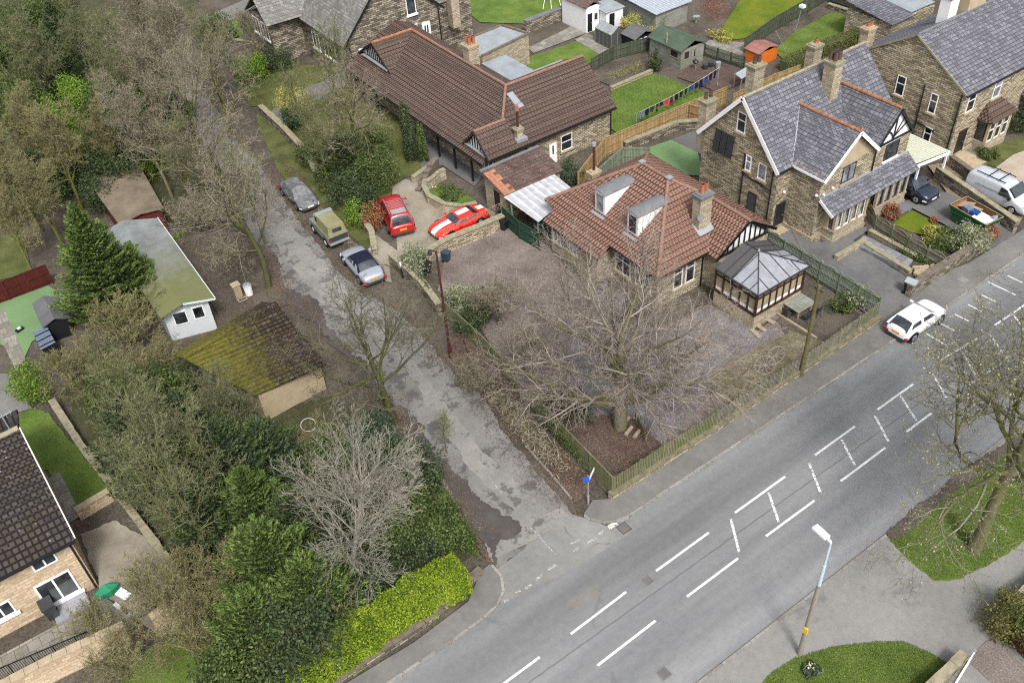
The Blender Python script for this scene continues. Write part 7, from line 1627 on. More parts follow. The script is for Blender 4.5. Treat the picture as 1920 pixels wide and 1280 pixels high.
for px in ((1322, 130), (1332, 126)): p = G(*px); m = MB(); m.cyl((p.x, p.y, 0), (p.x, p.y, .5), .22, .3, 12); m.build('pot', 'charcoal', t)
p = G(1346, 128); m = MB(); m.cyl((p.x, p.y, 0), (p.x, p.y, .6), .22, .26, 12); single(m, 'dustbin', 'galv', 'pale grey dustbin behind the dark pots by the green roofed shed', 'dustbin')
t = thing('barbecue', 'dark kettle barbecue standing on the red patio near the shed', 'barbecue', tuple(G(1303, 133))); p = G(1303, 130); m = MB(); m.cyl((p.x, p.y, .55), (p.x, p.y, .75), .12, .3, 12); m.cyl((p.x, p.y, .75), (p.x, p.y, .98), .3, .1, 12); m.build('bowl', 'black', t)
for a in (0, 2.1, 4.2): m = MB(); m.cyl((p.x+.25*math.cos(a), p.y+.25*math.sin(a), 0), (p.x+.08*math.cos(a), p.y+.08*math.sin(a), .6), .015, None, 5); m.build('leg', 'galv', t)
for (a, b) in (((1454, 50), (1477, 98)), ((1477, 35), (1492, 72))): pass
t = thing('swing_frame', 'white metal swing frame on the upper lawn', 'swing', tuple(G(1030, 18))); m = MB()
for a, b in (((1018, 18), (1026, -12)), ((1034, 18), (1031, -14)), ((1052, 14), (1042, -14))): p, q = G(*a), G(b[0], b[1], 1.0); m.cyl(p, (q.x, q.y, 1.8), .03, None, 6)
m.build('tube', 'white', t)
t = thing('rotary_dryer', 'tall thin leaning metal clothes post on the narrow lawn', 'clothes post', tuple(G(1490, 62))); p = G(1490, 62); m = MB(); m.cyl((p.x, p.y, 0), (p.x+.3, p.y-.2, 2.6), .03, None, 6); m.build('post', 'galv', t); m = MB(); m.box((p.x+.1, p.y-.45, 2.5), (p.x+.55, p.y+.05, 2.75)); m.build('peg_bag', 'white', t)
p = G(1474, 100); m = MB(); m.cyl((p.x, p.y, 0), (p.x-1.2, p.y+.6, 2.4), .03, None, 6); single(m, 'clothes_prop', 'galv', 'leaning grey clothes prop against the dark fence', 'clothes prop')
p = G(1305, 43); t = thing('bird_bath', 'round pale bird bath in the bare garden beyond the green shed', 'bird bath', (p.x, p.y, 0)); m = MB(); m.cyl((p.x, p.y, 0), (p.x, p.y, .6), .1, .08, 8); m.build('stem', 'coping', t); m = MB(); m.cyl((p.x, p.y, .6), (p.x, p.y, .68), .25, .36, 16); m.build('basin', 'lead', t)
# things on the cream house patio
p = G(205, 1112); t = thing('parasol', 'folded green fabric parasol on the cream house patio', 'parasol', (p.x, p.y, 0)); m = MB(); rr = random.Random(2)
pts = [V(p.x+.55*math.cos(a)*rr.uniform(.7, 1.1), p.y+.3*math.sin(a)*rr.uniform(.7, 1.1), .35+rr.uniform(0, .2)) for a in np.linspace(0, 6.28, 11)[:-1]]; top = V(p.x, p.y, .8)
for i in range(10): m.face([pts[i], pts[(i+1) % 10], top]); m.face([V(pts[i].x, pts[i].y, .05), V(pts[(i+1) % 10].x, pts[(i+1) % 10].y, .05), pts[(i+1) % 10], pts[i]])
M['parasolgreen'] = plain('parasol_green', (.03, .25, .13), .8, .2, 0, .2); m.build('canopy', 'parasolgreen', t)
p = G(234, 1118); m = MB(); m.obox((p.x, p.y, .25), (.2, .1, 0), (-.15, .3, .05), (0, 0, .03)); single(m, 'towel', 'white', 'white cloth spread on the cream house patio', 'cloth')
p = G(222, 1138); m = MB(); m.obox((p.x, p.y, .12), (.1, .05, 0), (-.08, .2, .05), (0, 0, .03)); single(m, 'towel', 'cladding', 'smaller pale cloth beside the green parasol', 'cloth')
p = G(245, 1153); m = MB(); m.cyl((p.x, p.y, .02), (p.x, p.y, .12), .1, .14, 10); m.cyl((p.x, p.y, .12), (p.x, p.y, .22), .14, .06, 10); single(m, 'ball', 'corrblue', 'small pale blue ball on the patio near the railing', 'ball')
p = G(578, 796, 2.2); m = MB(); ring = [V(p.x+.42*math.cos(a), p.y+.38*math.sin(a), 2.2+.15*math.sin(a)) for a in np.linspace(0, 6.283, 25)]; m.tube(ring, .018, 6); single(m, 'hoop', 'cladding', 'white plastic hoop caught in the top of the pale bare tree', 'hoop')
t = thing('weather_aerial', 'small grey television aerial above the cream house roof ridge', 'aerial', (-3.3, 41.4, 7.3)); m = MB(); m.cyl((-3.3, 41.35, 7.2), (-3.3, 41.35, 8.4), .03, None, 6); m.cyl((-3.8, 41.35, 8.3), (-2.8, 41.35, 8.4), .02, None, 5)
for k in range(5): m.cyl((-3.7+k*.2, 41.1, 8.32+k*.015), (-3.7+k*.2, 41.6, 8.32+k*.015), .012, None, 4)
m.build('antenna', 'galv', t)
m = MB()
for k in range(60):
    rr = random.Random(k); p = G(rr.uniform(1712, 1748), rr.uniform(505, 522)); s = rr.uniform(.08, .2); m.obox((p.x, p.y, .2+s/2), (s, rr.uniform(-.05, .05), 0), (rr.uniform(-.05, .05), s*.7, 0), (0, 0, s*.5))
tag(m.build('rubble', 'ashlar', None), None, None, None, 'stuff')
# ------------------------------------------------------------------ trees
rv = random.Random(21)
SP_BEECH = dict(n=[1, 14, 9, 7, 6], seg=[7, 9, 7, 5, 4], ang=[0, 76, 40, 40, 38], ratio=[1, .66, .5, .47, .46], up=[0, .035, .015, -.015, -.04], wob=[.04, .08, .1, .13, .16], tmin=.0082, tl=.6, rk=.46)
bare('beech_tree', 'huge bare beech with reddish brown twigs filling the corner garden', 'tree', 11, 11.7, .42, 'bark_beech', 'twig_beech', tuple(G(1163, 800)), spec=SP_BEECH, trunk=.17, rz=1.0)
SP_PALE = dict(n=[1, 30, 7, 5, 3], seg=[9, 8, 6, 4, 3], ang=[0, 60, 32, 32, 32], ratio=[1, .43, .5, .5, .5], up=[0, .06, .04, .02, .0], wob=[.025, .05, .08, .1, .12], tmin=.0085, tl=.86, rk=.32)
pt_ = bare('pale_bare_tree', 'bare tree with pale silvery grey branches fanned wide above the yellow green hedge', 'tree', 5, 10.2, .16, 'bark_pale', 'twig_pale', tuple(G(655, 1090)), spec=SP_PALE, trunk=.2)
pt_.rotation_euler = Matrix.Rotation(R(15), 3, V(0, 0, 1).cross(rgt)).to_euler()
SP_OAK = dict(n=[1, 8, 6, 5, 4], seg=[6, 8, 6, 5, 4], ang=[0, 62, 46, 44, 42], ratio=[1, .58, .5, .48, .45], up=[0, .05, .03, .02, 0], wob=[.06, .15, .18, .22, .26], tmin=.011, tl=.65)
bare('oak_tree', 'small bare oak with crooked mossy limbs beside the lane, below the mossy garage', 'tree', 8, 10.4, .24, 'bark_dark', 'twig_dark', tuple(G(740, 790)), spec=SP_OAK, trunk=.35)
SP_BUD = dict(SP_OAK); SP_BUD.update(ratio=[1, .66, .52, .5, .45], n=[1, 11, 8, 7, 4], tmin=.0105, wob=[.06, .15, .2, .24, .3], tr0=.42)
bare('budding_tree', 'tree with pinkish trunk and yellow green buds on the grass island at right', 'tree', 15, 14.5, .34, 'bark_oak', 'twig_oak', tuple(G(1826, 1030, .08)), spec=SP_BUD, trunk=.42, leaves=('twig_bud', .3, .09), rz=2.0)
bare('budding_tree', 'second mossy budding tree partly outside the right edge above the grass island', 'tree', 17, 13.0, .3, 'bark_oak', 'twig_oak', (44.2, 11.8, .08), spec=SP_BUD, trunk=.3, leaves=('twig_bud', .22, .09))
# prototypes of the wood
SP_W = dict(n=[1, 9, 7, 7, 5], seg=[7, 6, 5, 4, 3], ang=[0, 42, 40, 42, 40], ratio=[1, .42, .52, .52, .5], up=[0, .12, .06, .03, 0], wob=[.05, .1, .14, .18, .22], tmin=.0105, tl=.8)
SP_T = dict(n=[1, 13, 6, 4, 3], seg=[8, 6, 5, 4, 3], ang=[0, 46, 38, 40, 40], ratio=[1, .34, .48, .5, .5], up=[0, .1, .08, .03, 0], wob=[.06, .1, .13, .17, .2], tmin=.011, tl=.88, rk=.4)
SP_S = dict(n=[1, 10, 7, 6, 4], seg=[4, 6, 5, 4, 3], ang=[0, 46, 36, 38, 38], ratio=[1, .68, .5, .46, .45], up=[0, .08, .05, .03, 0], wob=[.08, .13, .18, .22, .26], tmin=.0105, tl=.4)
SP_L = dict(n=[1, 8, 7, 5, 4], seg=[7, 8, 6, 5, 4], ang=[0, 52, 44, 44, 42], ratio=[1, .58, .5, .48, .45], up=[0, .06, .03, .02, 0], wob=[.06, .12, .16, .2, .24], tmin=.0105, tl=.75, rk=.5)
def wood(kind, seed, H, loc, label, group='bare trees in the wood and along the lane', rz=0, sc=1):
    key = kind+str(seed)
    if key in PROTO: return dup(PROTO[key], loc, rz, label, sc)
    k = {'brown': ('bark_beech', 'twig_brown', SP_W, .13, .3), 'olive': ('bark_oak', 'twig_olive', SP_W, .13, .28), 'tall': ('bark_oak', 'twig_moss', SP_T, .12, .3), 'mossy': ('bark_oak', 'twig_moss', SP_W, .13, .3), 'lane': ('bark_dark', 'twig_brown', SP_L, .22, .32), 'shrub': ('bark_oak', 'twig_olive', SP_S, .1, .1), 'pink': ('bark_beech', 'twig_brown', SP_S, .08, .1)}[kind]
    t = bare('bare_tree' if kind not in ('shrub', 'pink') else 'bare_shrub', label, 'tree' if kind not in ('shrub', 'pink') else 'shrub', seed, H, k[3], k[0], k[1], loc, group, k[2], k[4], rz)
    t.scale = (sc,)*3; PROTO[key] = t; return t
PROTO = {}
LIST = [
 # kind, seed, px, py, z of the crown centre seen there, scale, label
 ('mossy', 51, 150, 70, 6, 1.1, 'bare brown tree at the very top left, left of the pinkish clearing'),
 ('brown', 32, 245, 50, 6, 1.15, 'bare brown tree at the top edge over the pinkish ground'),
 ('brown', 33, 330, 60, 6, 1.05, 'bare brown tree at the top of the lane, on its left side'),
 ('mossy', 51, 215, 140, 6, 1.15, 'bare twiggy tree in the wood behind the bright green laurel'),
 ('brown', 32, 300, 150, 6, 1.2, 'tall bare brown tree leaning to the upper lane, largest of its clump'),
 ('olive', 34, 60, 250, 5, 1.1, 'olive twiggy tree at the left edge above the pale shrubby crown'),
 ('olive', 35, 110, 290, 5, 1.15, 'rounded olive twiggy tree left of the brown shed roof'),
 ('olive', 34, 30, 330, 5, 1.15, 'olive brown tree at the left edge level with the brown shed'),
 ('olive', 35, 80, 380, 4, 1.0, 'olive brown tree just above the big conifer to its left'),
 ('olive', 34, 20, 430, 4, .9, 'russet twiggy tree above the left edge lawn and red fence'),
 ('olive', 35, 190, 250, 5, .95, 'olive twiggy tree between the bright laurel and the brown shed'),
 ('brown', 33, 280, 250, 6, 1.1, 'bare tree on the left verge of the upper lane above the dark evergreens'),
 ('mossy', 51, 395, 110, 5, .95, 'bare twiggy tree beside the top garden and lane'),
 ('pink', 36, 420, 320, 3, 1.1, 'reddish brown twiggy shrub over the lane, left of the grimy car'),
 ('pink', 37, 360, 370, 3.5, 1.05, 'pinkish twiggy bush on the lane verge right of the brown shed'),
 ('lane', 61, 470, 425, 5.2, .95, 'wide bare tree standing on the left verge opposite the off-road vehicle'),
 ('lane', 62, 345, 215, 5.5, 1.0, 'dark limbed bare tree leaning over the upper lane from its left side'),
 ('lane', 61, 400, 150, 5.5, .9, 'bare tree with spreading brown limbs at the top of the lane on its right side'),
 ('lane', 62, 420, 300, 5.2, .85, 'spreading bare tree on the left verge midway up the lane'),
 ('tall', 39, 470, 360, 4.5, .9, 'slender bare tree behind the one opposite the off-road vehicle'),
 ('pink', 36, 430, 460, 2.5, .8, 'low twiggy thicket on the leaf litter near the tan crate'),
 ('tall', 38, 560, 190, 4.5, .85, 'grey bare tree inside the lane wall near the garden path'),
 ('tall', 39, 620, 150, 5, 1.05, 'tall grey bare tree in front of the dark stone house'),
 ('lane', 62, 640, 215, 5.2, .85, 'wide bare tree left of the cypress in the bungalow garden'),
 ('tall', 39, 600, 270, 4, .8, 'thin bare tree behind the large evergreen shrub by the lane wall'),
 ('brown', 32, 480, 60, 4, .7, 'small bare tree beside the golden bush in the top garden'),
 ('shrub', 40, 230, 580, 3.4, 1.2, 'large domed shrub with yellow green lichen twigs in front of the conifer'),
 ('shrub', 41, 130, 680, 2.8, 1.0, 'spreading yellowish shrub above the clipped round bush'),
 ('shrub', 40, 210, 690, 3, 1.0, 'yellowish twiggy shrub below the lichened dome, left of the mossy garage'),
 ('shrub', 41, 290, 660, 2.5, .8, 'twiggy shrub at the left corner of the mossy garage roof'),
 ('tall', 38, 240, 790, 5, 1.0, 'bare tree behind the cream house lawn wall, upper one'),
 ('tall', 39, 300, 840, 5, 1.05, 'bare tree in the thicket right of the cream house lawn wall'),
 ('tall', 38, 420, 850, 5, 1.0, 'bare tree with pale stem standing in the middle of the evergreen thicket'),
 ('tall', 39, 350, 940, 5, 1.0, 'bare tree leaning over the dark bank in the lower thicket'),
 ('tall', 38, 300, 920, 4.5, .9, 'bare tree just below the pale capped garden wall'),
 ('shrub', 40, 260, 1070, 4, .9, 'lichened pale green twiggy tree over the cream house patio'),
 ('shrub', 41, 330, 1160, 3.5, .9, 'crooked yellowish twiggy tree below the cream block wall'),
 ('shrub', 40, 400, 1080, 3.5, .8, 'twiggy lichened shrub between the patio and the dark conifers'),
 ('shrub', 41, 200, 1210, 3, .75, 'yellowish twigs in front of the balcony railing'),
 ('shrub', 40, 470, 1190, 3, .75, 'pale lichened twigs growing through the lower evergreens'),
 ('pink', 37, 930, 560, 2.2, 1.0, 'fine pinkish twiggy shrub at the left side of the corner garden'),
 ('pink', 36, 880, 700, 1.8, .75, 'reddish twigs along the lane fence by the lamp post'),
 ('pink', 37, 985, 650, 2.0, .9, 'pinkish twiggy shrub under the left limbs of the beech'),
 ('tall', 39, 830, 800, 2.0, .35, 'tiny bare sapling at the lane edge'),
 ('mossy', 53, 60, 120, 6, 1.1, 'bare tree among the bright evergreens at the left edge of the wood'),
 ('shrub', 40, 440, 1010, 4.4, .95, 'pale lichened bare tree rising through the conifers left of the pale bare tree'),
 ('shrub', 41, 540, 1130, 4.0, .85, 'yellowish lichened twigs over the conifers beside the bright hedge'),
 ('shrub', 40, 330, 1040, 4.2, .9, 'lichened twiggy tree on the bank right of the cream house patio'),
 ('shrub', 41, 150, 1130, 3.0, .6, 'sparse yellowish twigs in front of the cream house doors'),
 ('mossy', 53, 430, 740, 5, .75, 'mossy bare tree behind the clipped topiary by the garage'),
 ('shrub', 41, 590, 800, 3, .7, 'thin twiggy shrub right below the garage end wall'),
 ('mossy', 51, 340, 300, 5, .9, 'bare tree between the dark evergreens and the upper lane'),
]
BH = {'brown': 9.0, 'olive': 7.5, 'tall': 9.0, 'shrub': 4.6, 'pink': 4.0, 'mossy': 9.0, 'lane': 10.5}
for kind, sd_, px, py, z, sc, lb in LIST:
    p = G(px, py, z); wood(kind, sd_, BH[kind], (p.x, p.y, 0), lb, rz=rv.uniform(0, 6.28), sc=sc)
# evergreens and shrubs: leaf crown prototypes, copied and scaled
def ever(name, px, py, z, rad, leaf, label, seed=1, n=6000, size=.16, shape='round', cat='shrub', cl=30, flat=.3, csz=.34, inner=.16):
    p = G(px, py, z)
    if shape == 'cone': return conifer('conifer_tree', label, (p.x, p.y, 0), rad[0]*1.05, rad[2]*1.08, seed, (leaf, 'conifer_tip' if leaf == 'leaf_conifer' else 'leaf_mid'), int(28*rad[2]), 150, .2, 'tree', .7, .35)
    return bush(name, label, cat, (p.x, p.y, 0), rad, seed, leaf, n, size, shape, cl, flat, None, rv.uniform(0, 6), csz=csz, inner=inner)
E_ = [
 (25, 60, 4, (3.2, 3.2, 6), 'leaf_mid', 'bright green evergreen tree in the top left corner'), (95, 110, 4, (3.2, 3.2, 6), 'leaf_dark', 'dark evergreen tree near the top left corner'),
 (40, 190, 3.5, (3.2, 3.2, 5), 'leaf_mid', 'mid green evergreen at the left edge above the olive crowns'), (150, 200, 3, (3.5, 3.2, 5), 'leaf_bright', 'yellow green laurel in the wood above the brown shed'),
 (195, 215, 3, (2.6, 2.6, 4.4), 'leaf_mid', 'green laurel to the right of the yellow green one in the wood'), (255, 265, 2.5, (2.8, 2.8, 4.2), 'leaf_dark', 'dark evergreen mass above the right corner of the brown shed'),
 (290, 285, 2, (1.8, 1.8, 2.8), 'leaf_bright', 'bright green low laurel at the right corner of the brown shed'), (110, 60, 4, (3.0, 3.0, 6.5), 'leaf_blue', 'bluish dark evergreen behind the bare trees at top left'),
 (60, 320, 3, (3.2, 3.2, 4.4), 'leaf_blue', 'dark undergrowth beneath the olive crowns at the left edge'), (310, 210, 2.5, (2.8, 2.8, 3.8), 'leaf_dark', 'dark evergreen undergrowth left of the upper lane'),
 (200, 340, 2, (2.8, 2.6, 3.4), 'leaf_dark', 'dark undergrowth left of the brown shed wall'), (405, 55, 1.5, (2.4, 2.2, 2.6), 'leaf_mid', 'rounded green shrub by the top garden lawn'),
 (410, 98, .9, (1.3, 1.3, 1.6), 'leaf_pale', 'clipped pale green dome shrub beside the upper lane'), (510, 38, 1.5, (1.6, 1.6, 2.4), 'leaf_gold', 'golden bush in front of the dark stone house'),
 (512, 110, 1.2, (2.2, 1.6, 2.0), 'leaf_dark', 'dark bluish shrub beside the curved garden steps at top'), (470, 130, 1.2, (2.0, 1.8, 2.4), 'leaf_bright', 'yellow green rhododendron beside the upper lane'),
 (550, 195, 1.2, (1.8, 1.8, 2.4), 'leaf_gold', 'pale yellow leaved shrub inside the lane wall'), (545, 225, .8, (1.4, 1.4, 1.6), 'leaf_blue', 'dark blue green shrub below the pale yellow one'),
 (650, 300, 1.8, (3.4, 3.0, 3.6), 'leaf_dark', 'large dark green conifer shrub between the parked cars and the bungalow garden'), (705, 320, 1.5, (2.0, 2.0, 2.8), 'leaf_mid', 'green shrub left of the dark red estate car'),
 (660, 365, 1.2, (2.4, 2.2, 2.6), 'leaf_dark', 'dark green shrub above the off-road vehicle'), (672, 402, 1.0, (1.3, 1.3, 2.0), 'leaf_bright', 'yellow green shrub at the wall corner by the off-road vehicle'),
 (590, 285, 1.0, (2.0, 1.6, 2.0), 'leaf_mid', 'olive green shrub behind the lane wall above the grimy car'), (620, 330, 1.0, (1.8, 1.4, 1.8), 'leaf_mid', 'low green shrub behind the lane wall by the off-road vehicle'),
 (40, 350, 2.0, (2.2, 2.2, 3.4), 'leaf_mid', 'rounded green shrub near the left edge in the wood'), 
 (710, 262, 1, (1.6, 1.6, 1.8), 'leaf_mid', 'green shrub left of the columnar cypress'), (775, 485, 1.4, (1.3, 1.2, 2.2), 'leaf_pale', 'pale grey green shrub by the lamp post at the driveway mouth'),
 (862, 560, 1.0, (1.5, 1.5, 1.9), 'leaf_pale', 'grey green twiggy shrub inside the lane fence'), (888, 600, .8, (1.2, 2.2, 1.7), 'leaf_dark', 'dark green shrub row inside the lane fence near the lamp post'),
 (1060, 765, .6, (1.1, 1.8, 1.6), 'leaf_dark', 'dark green shrub inside the fence left of the beech trunk'), (840, 365, .9, (.9, .9, .8), 'leaf_mid', 'green plant in the round flower bed'),
 (430, 865, 3.5, (3.6, 3.6, 6.0), 'leaf_blue', 'big dark green conifer in the middle of the thicket'), (340, 800, 3.0, (3.0, 3.0, 5.0), 'leaf_blue', 'grey green evergreen in the thicket below the mossy garage'),
 (290, 870, 2.5, (2.8, 2.8, 4.4), 'leaf_blue', 'dark evergreen thicket beside the cream house lawn wall'), (385, 960, 3.0, (2.8, 2.8, 5.0), 'leaf_dark', 'dark evergreen behind the lower bright conifer'),
 (500, 840, 2.5, (2.6, 2.6, 4.4), 'leaf_blue', 'bluish green evergreen behind the pale bare tree, upper left'), (440, 770, 1.8, (1.2, 1.2, 3.0), 'leaf_dark', 'clipped dark green topiary shrub against the mossy garage'),
 (505, 1060, 3.0, (3.4, 3.4, 5.6), 'leaf_conifer', 'bright green conifer in the lower thicket'), (580, 1120, 2.5, (3.2, 3.0, 4.8), 'leaf_conifer', 'dense green conifer left of the yellow green hedge'),
 (480, 1170, 2.5, (3.0, 3.0, 4.6), 'leaf_conifer', 'green conifer lowest in the thicket'), (560, 1200, 1.8, (2.6, 2.4, 3.6), 'leaf_dark', 'dark green evergreen at the bottom edge beside the hedge'),
 (560, 980, 2.5, (2.8, 2.8, 4.6), 'leaf_dark', 'dark evergreen mass under the pale bare tree, left side'), (700, 850, 1.5, (2.2, 2.2, 3.4), 'leaf_blue', 'dark bluish holly at the lane edge above the pale bare tree'),
 (760, 900, 1.5, (2.2, 2.4, 3.4), 'leaf_dark', 'dark holly at the lane edge right of the pale bare tree'), (735, 985, 1.3, (2.2, 2.0, 3.2), 'leaf_mid', 'dark green holly behind the top of the yellow green hedge'),
 (670, 970, 1.2, (2.4, 2.4, 2.8), 'leaf_dark', 'dark undergrowth at the foot of the pale bare tree'), (800, 960, 1.0, (1.3, 1.6, 2.4), 'leaf_mid', 'mixed green holly at the lane corner end of the hedge'),
 (640, 870, 1.4, (2.2, 2.2, 2.8), 'leaf_mid', 'green shrub behind the crown of the pale bare tree'), (50, 722, 1.4, (1.35, 1.35, 2.5), 'leaf_bright', 'clipped bright green round bush at the left by the path'),
 (250, 800, 3.0, (3.0, 3.0, 5.4), 'leaf_blue', 'tall grey green conifer in the thicket beside the lawn wall'), (360, 880, 3.2, (2.8, 2.8, 5.6), 'leaf_conifer', 'olive green conifer in the heart of the thicket'), (470, 940, 3.0, (2.4, 2.4, 5.2), 'leaf_conifer', 'bright conifer left of the pale bare tree'),
 (838, 1000, .9, (1.6, 1.8, 2.0), 'leaf_mid', 'green shrub filling the corner between lane and bright hedge'), (770, 1040, .9, (1.8, 1.6, 2.0), 'leaf_dark', 'dark green shrub just behind the bright hedge'), (700, 1080, .9, (1.8, 1.6, 2.0), 'leaf_dark', 'dark shrub at the back of the bright hedge near the pale tree foot'),
 (100, 30, 4, (3.4, 3.4, 7), 'leaf_mid', 'tall green tree at the top left behind the bare trees'), (15, 130, 4, (3.0, 3.0, 6), 'leaf_conifer', 'green conifer at the far left of the wood'), (240, 200, 3, (3.0, 3.0, 4.6), 'leaf_mid', 'green evergreen crown between laurel and upper lane'), (140, 300, 2.5, (3.0, 3.0, 3.8), 'leaf_mid', 'green undergrowth crown left of the brown shed roof'),
 (450, 1260, 1.5, (2.4, 2.4, 3.0), 'leaf_mid', 'green shrub at the bottom edge of the thicket'), (230, 740, 2.0, (2.4, 2.4, 3.4), 'leaf_mid', 'mid green shrub in the upper thicket above the lawn wall'),
 (300, 720, 2.0, (2.2, 2.0, 3.0), 'leaf_mid', 'green shrub against the left end of the mossy garage'),
 (1185, 45, 1, (1.8, 1.2, 1.6), 'leaf_gold', 'golden shrub behind the greenhouse, left one'), (1232, 38, 1, (1.1, 1.1, 1.5), 'leaf_bright', 'bright green ball shrub beside the ribbed metal roof'),
 (1213, 62, .8, (1.3, 1.0, 1.3), 'leaf_gold', 'golden shrub just above the green roofed shed'), (1155, 15, .8, (1.2, 1.1, 1.6), 'leaf_bright', 'green bush right of the whitewashed outbuilding'),
 (1227, 112, 1.0, (.8, .8, 1.9), 'leaf_dark', 'small dark conifer beside the green roofed shed'), (1350, 68, .5, (1.6, .9, .9), 'leaf_gold', 'low golden plants at the edge of the mossy lawn'),
 (1815, 450, .7, (1.8, 1.6, 1.5), 'leaf_pale', 'large green shrub on the front wall of the stone house garden'), (1772, 455, .6, (1.6, 1.4, 1.3), 'leaf_mid', 'mid green shrub beside the wavy slatted fence'),
 (1752, 440, .5, (1.1, .9, 1.0), 'leaf_gold', 'yellow green shrub at the lower edge of the small lawn'), (1838, 438, .6, (1.3, 1.0, 1.2), 'leaf_red', 'reddish leaved shrub beside the green skip'),
 (1672, 398, .5, (.9, .7, .9), 'leaf_red', 'straw and red coloured shrub below the bay window'), (1752, 412, .3, (.35, .35, .5), 'leaf_red', 'small coral red plant at the corner of the lawn'),
 (1612, 560, .5, (1.1, 1.3, 1.1), 'leaf_pale', 'grey green bramble inside the picket fence corner'), (1575, 572, .5, (1.0, .8, 1.0), 'leaf_mid', 'green shrub beside the patio table'),
 (1905, 225, .8, (1.8, 1.6, 1.7), 'leaf_dark', 'dark green hedge bush before the terrace bay window'), (1852, 288, .4, (1.0, .8, .8), 'leaf_mid', 'low green plant beside the neighbouring path'),
 (1078, 320, 1.2, (1.3, 1.0, 2.0), 'leaf_blue', 'dark green shrub behind the flue of the corner bungalow'), (700, 406, 1.0, (1.1, 1.1, 1.9), 'leaf_red', 'coppery brown twiggy bush beside the dark red estate car'),
 (1905, 1165, .9, (1.6, 1.9, 1.7), 'hedge_top', 'clipped hedge on the wall at the lower right edge'), (1950, 1190, .9, (1.6, 1.9, 1.7), 'leaf_mid', 'second clipped hedge mass at the lower right edge'),
]
for i, (px, py, z, rad, leaf, lb) in enumerate(E_):
    vol = rad[0]*rad[1]*rad[2]; n = int(min(17000, max(1800, 1000*vol**.72*1.25))); size = .13 if vol < 10 else .16
    con = leaf == 'leaf_conifer' or 'conifer' in lb or (leaf == 'leaf_blue' and rad[2] > 4) or (leaf == 'leaf_dark' and rad[2] > 4.3)
    ever('evergreen_shrub' if 'shrub' in lb or 'bush' in lb or 'plant' in lb else 'evergreen_tree', px, py, z, rad, leaf, lb, 100+i, n, size, 'cone' if con and rad[2] > 3.5 else 'round', 'shrub' if rad[2] < 3 else 'tree', (60 if con else 34) if vol > 10 else 20)
# the big leylandii, the cypress columns and the bright hedge
conifer('conifer_tree', 'large feathery green conifer beside the long pale cabin', (4.9, 57.0, 0), 3.9, 9.3, 77, nb=230, per=240, size=.24)
p = G(262, 520, 2.5); conifer('conifer_tree', 'shorter conifer right of the large feathery one, against the cabin roof', (p.x, p.y, 0), 2.3, 5.2, 78, nb=90, per=170)
p = G(772, 300); bush('cypress_tree', 'tall dark columnar cypress in front of the large bungalow', 'tree', (p.x, p.y, 0), (.85, .85, 5.0), 79, 'leaf_dark', 9000, .13, 'column', 46, .7, csz=.42); p = G(795, 302); bush('cypress_tree', 'shorter columnar cypress right behind the tall one', 'tree', (p.x, p.y, 0), (.6, .6, 3.2), 80, 'leaf_mid', 4500, .13, 'column', 36, .7, csz=.42)
def hedge(name, label, pts, wd, h, leaf, n, size=.13, seed=3, core='leaf_dark', bul=.25, group=None):
    rg2 = np.random.default_rng(seed); t = thing(name, label, 'hedge', (pts[0][0], pts[0][1], 0), group=group); P = np.array(pts); L = np.linalg.norm(np.diff(P, axis=0), axis=1); cum = np.concatenate([[0], np.cumsum(L)])
    s = rg2.uniform(0, cum[-1], n); x = np.interp(s, cum, P[:, 0]); y = np.interp(s, cum, P[:, 1]); k = np.clip(np.searchsorted(cum, s)-1, 0, len(L)-1); dd = (P[k+1]-P[k])/L[k][:, None]; nn = np.stack([-dd[:, 1], dd[:, 0]], 1)
    u = rg2.uniform(0, 1, n); per = wd+2*h; q = u*per; w2 = wd/2
    lump = 1+bul*(np.sin(s*1.9+seed)+np.sin(s*4.3+q*2))*.5
    a = np.where(q < h, -w2, np.where(q < h+wd, q-h-w2, w2)); z = np.where(q < h, q, np.where(q < h+wd, h, per-q))
    ed = np.clip((np.abs(a)/w2), 0, 1)**6*.12*h; z = z-ed*(z > h*.7)
    a = a*(1+(lump-1)*.5); z = z*(1+(lump-1)*.35)
    dep = np.abs(rg2.normal(0, .1, n)); a = a*(1-dep*.8)+rg2.normal(0, .04, n); z = z*(1-dep*.5)+rg2.normal(0, .03, n)
    C = np.stack([x+nn[:, 0]*a, y+nn[:, 1]*a, np.maximum(z, .02)], 1)-np.array([pts[0][0], pts[0][1], 0]); v, f = leafquads(C, size, rg2); arrmesh('foliage', v, f, leaf, t)
    m = MB()
    for i in range(len(pts)-1):
        a_, b_ = V(*pts[i], h*.38), V(*pts[i+1], h*.38); m.beam(a_, b_, wd*.7, h*.74)
    m.build('inner_growth', core, t); return t
hedge('garden_hedge', 'thick bright yellow green hedge along the pavement at the lane corner', g2z(1.2, (865, 1062), (800, 1100), (710, 1160), (620, 1225), (540, 1290)), 1.9, 1.7, 'leaf_lime', 60000, .105, 3, 'leaf_mid', .22)
hedge('clipped_hedge', 'long clipped hedge beside the narrow back lawn', g2z(1.0, (1470, 115), (1540, 85), (1600, 62), (1635, 48)), 1.1, 1.3, 'hedge_top', 9000, .11, 4, 'leaf_dark', .06)
hedge('clipped_hedge', 'low clipped hedge in front of the terrace at the right edge', [(69.5, 27.5), (75, 27.3), (82, 27)], 1.4, 1.2, 'leaf_dark', 6000, .12, 5)
wallrun('hedge_wall', 'low dark wall at the foot of the bright yellow green hedge', [(12.85, 24.4), (9, 23.7), (3, 23.6), (-4, 23.6)], .45, .3, 'stone_dark', 'copdark')
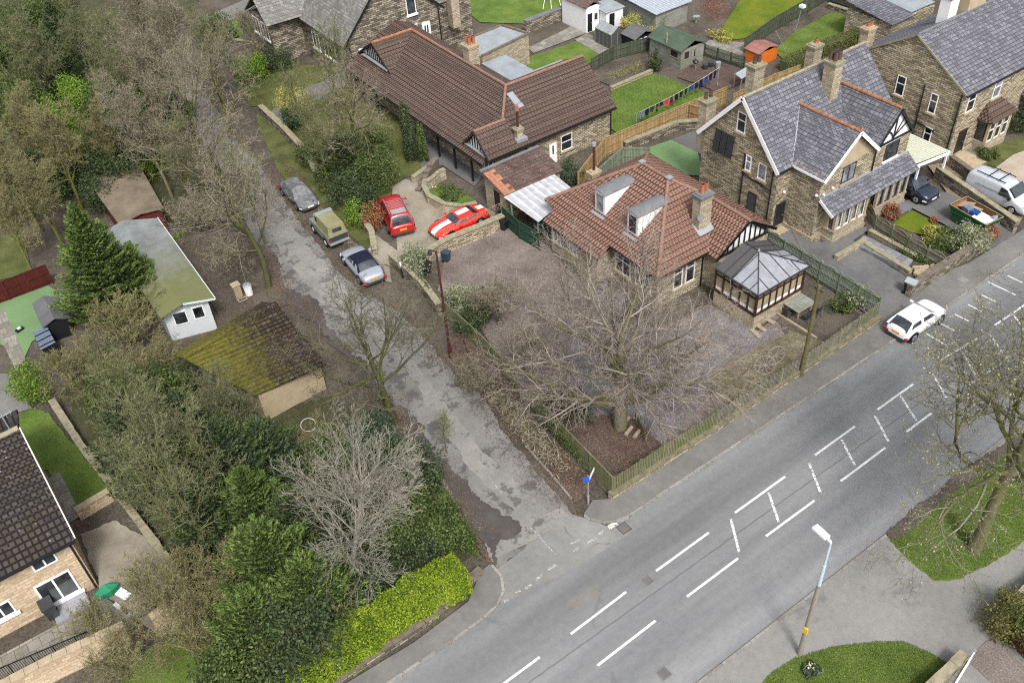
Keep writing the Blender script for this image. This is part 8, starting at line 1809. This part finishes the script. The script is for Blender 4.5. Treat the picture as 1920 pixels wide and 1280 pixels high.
# ivy and moss along fences, daffodils in the lawn island
rgd = np.random.default_rng(4)
def scatter(name, label, px, n, mat, size, h, kind='stuff'):
    asp = 9. if mat.startswith('twig') else 1.6
    C = []
    for _ in range(n):
        w_ = rgd.dirichlet([1]*len(px)); q = G(float(np.dot(w_, [p[0] for p in px])), float(np.dot(w_, [p[1] for p in px]))); C.append((q.x, q.y, rgd.uniform(.05, h)))
    v, f = leafquads(np.array(C), size, rgd, None, 0., asp); tag(arrmesh(name, v, f, mat), label, None, None, kind)
scatter('daffodils', None, [(1500, 1255), (1520, 1240), (1545, 1262), (1510, 1275)], 700, 'leaf_blue', .22, .3); scatter('daffodils', None, [(1500, 1258), (1520, 1245), (1540, 1262)], 60, 'flower', .11, .38)
scatter('bed_plants', None, [(812, 362), (850, 352), (885, 376), (840, 388)], 1800, 'leaf_mid', .14, .7); scatter('bed_flowers', None, [(805, 355), (815, 372), (828, 360)], 40, 'flower', .12, .75)
scatter('ivy', None, [(985, 760), (1060, 850), (1130, 920), (1000, 760)], 1500, 'leaf_mid', .1, 1.2); scatter('ivy', None, [(745, 500), (800, 550), (830, 590), (790, 530)], 2500, 'leaf_blue', .11, 1.1)
scatter('bed_plants', None, [(1120, 150), (1170, 128), (1215, 115), (1220, 132), (1150, 160)], 2500, 'twig_olive', .2, .5); scatter('bed_plants', None, [(1640, 440), (1700, 480), (1770, 510), (1700, 490)], 2200, 'leaf_mid', .13, .5)
scatter('undergrowth', None, [(300, 470), (360, 430), (330, 450)], 1200, 'leaf_bright', .14, .4); scatter('undergrowth', None, [(560, 120), (700, 160), (780, 240), (740, 330), (640, 250)], 6000, 'twig_olive', .16, .5)
scatter('undergrowth', None, [(400, 100), (500, 60), (560, 150), (480, 200), (430, 160)], 4000, 'leaf_mid', .13, .35); scatter('undergrowth', None, [(1300, 20), (1340, 60), (1380, 20), (1330, -10)], 2500, 'twig_red', .2, .7)
scatter('undergrowth', None, [(380, 150), (440, 260), (520, 350), (470, 300), (400, 200)], 3500, 'twig_olive', .14, .3)
scatter('undergrowth', None, [(760, 800), (860, 960), (920, 1060), (900, 1070), (800, 900)], 4500, 'leaf_mid', .12, .4)
scatter('undergrowth', None, [(300, 950), (450, 1000), (420, 1150), (560, 1260), (640, 1200), (500, 900)], 9000, 'leaf_mid', .16, .9)
scatter('undergrowth', None, [(1110, 905), (985, 760), (860, 640), (850, 690), (960, 830), (1070, 930)], 3500, 'twig_brown', .4, .6); scatter('undergrowth', None, [(740, 790), (800, 880), (860, 950), (830, 900)], 1800, 'twig_brown', .25, .5)
scatter('undergrowth', None, [(560, 350), (640, 460), (700, 500), (640, 430)], 1500, 'twig_brown', .25, .4)
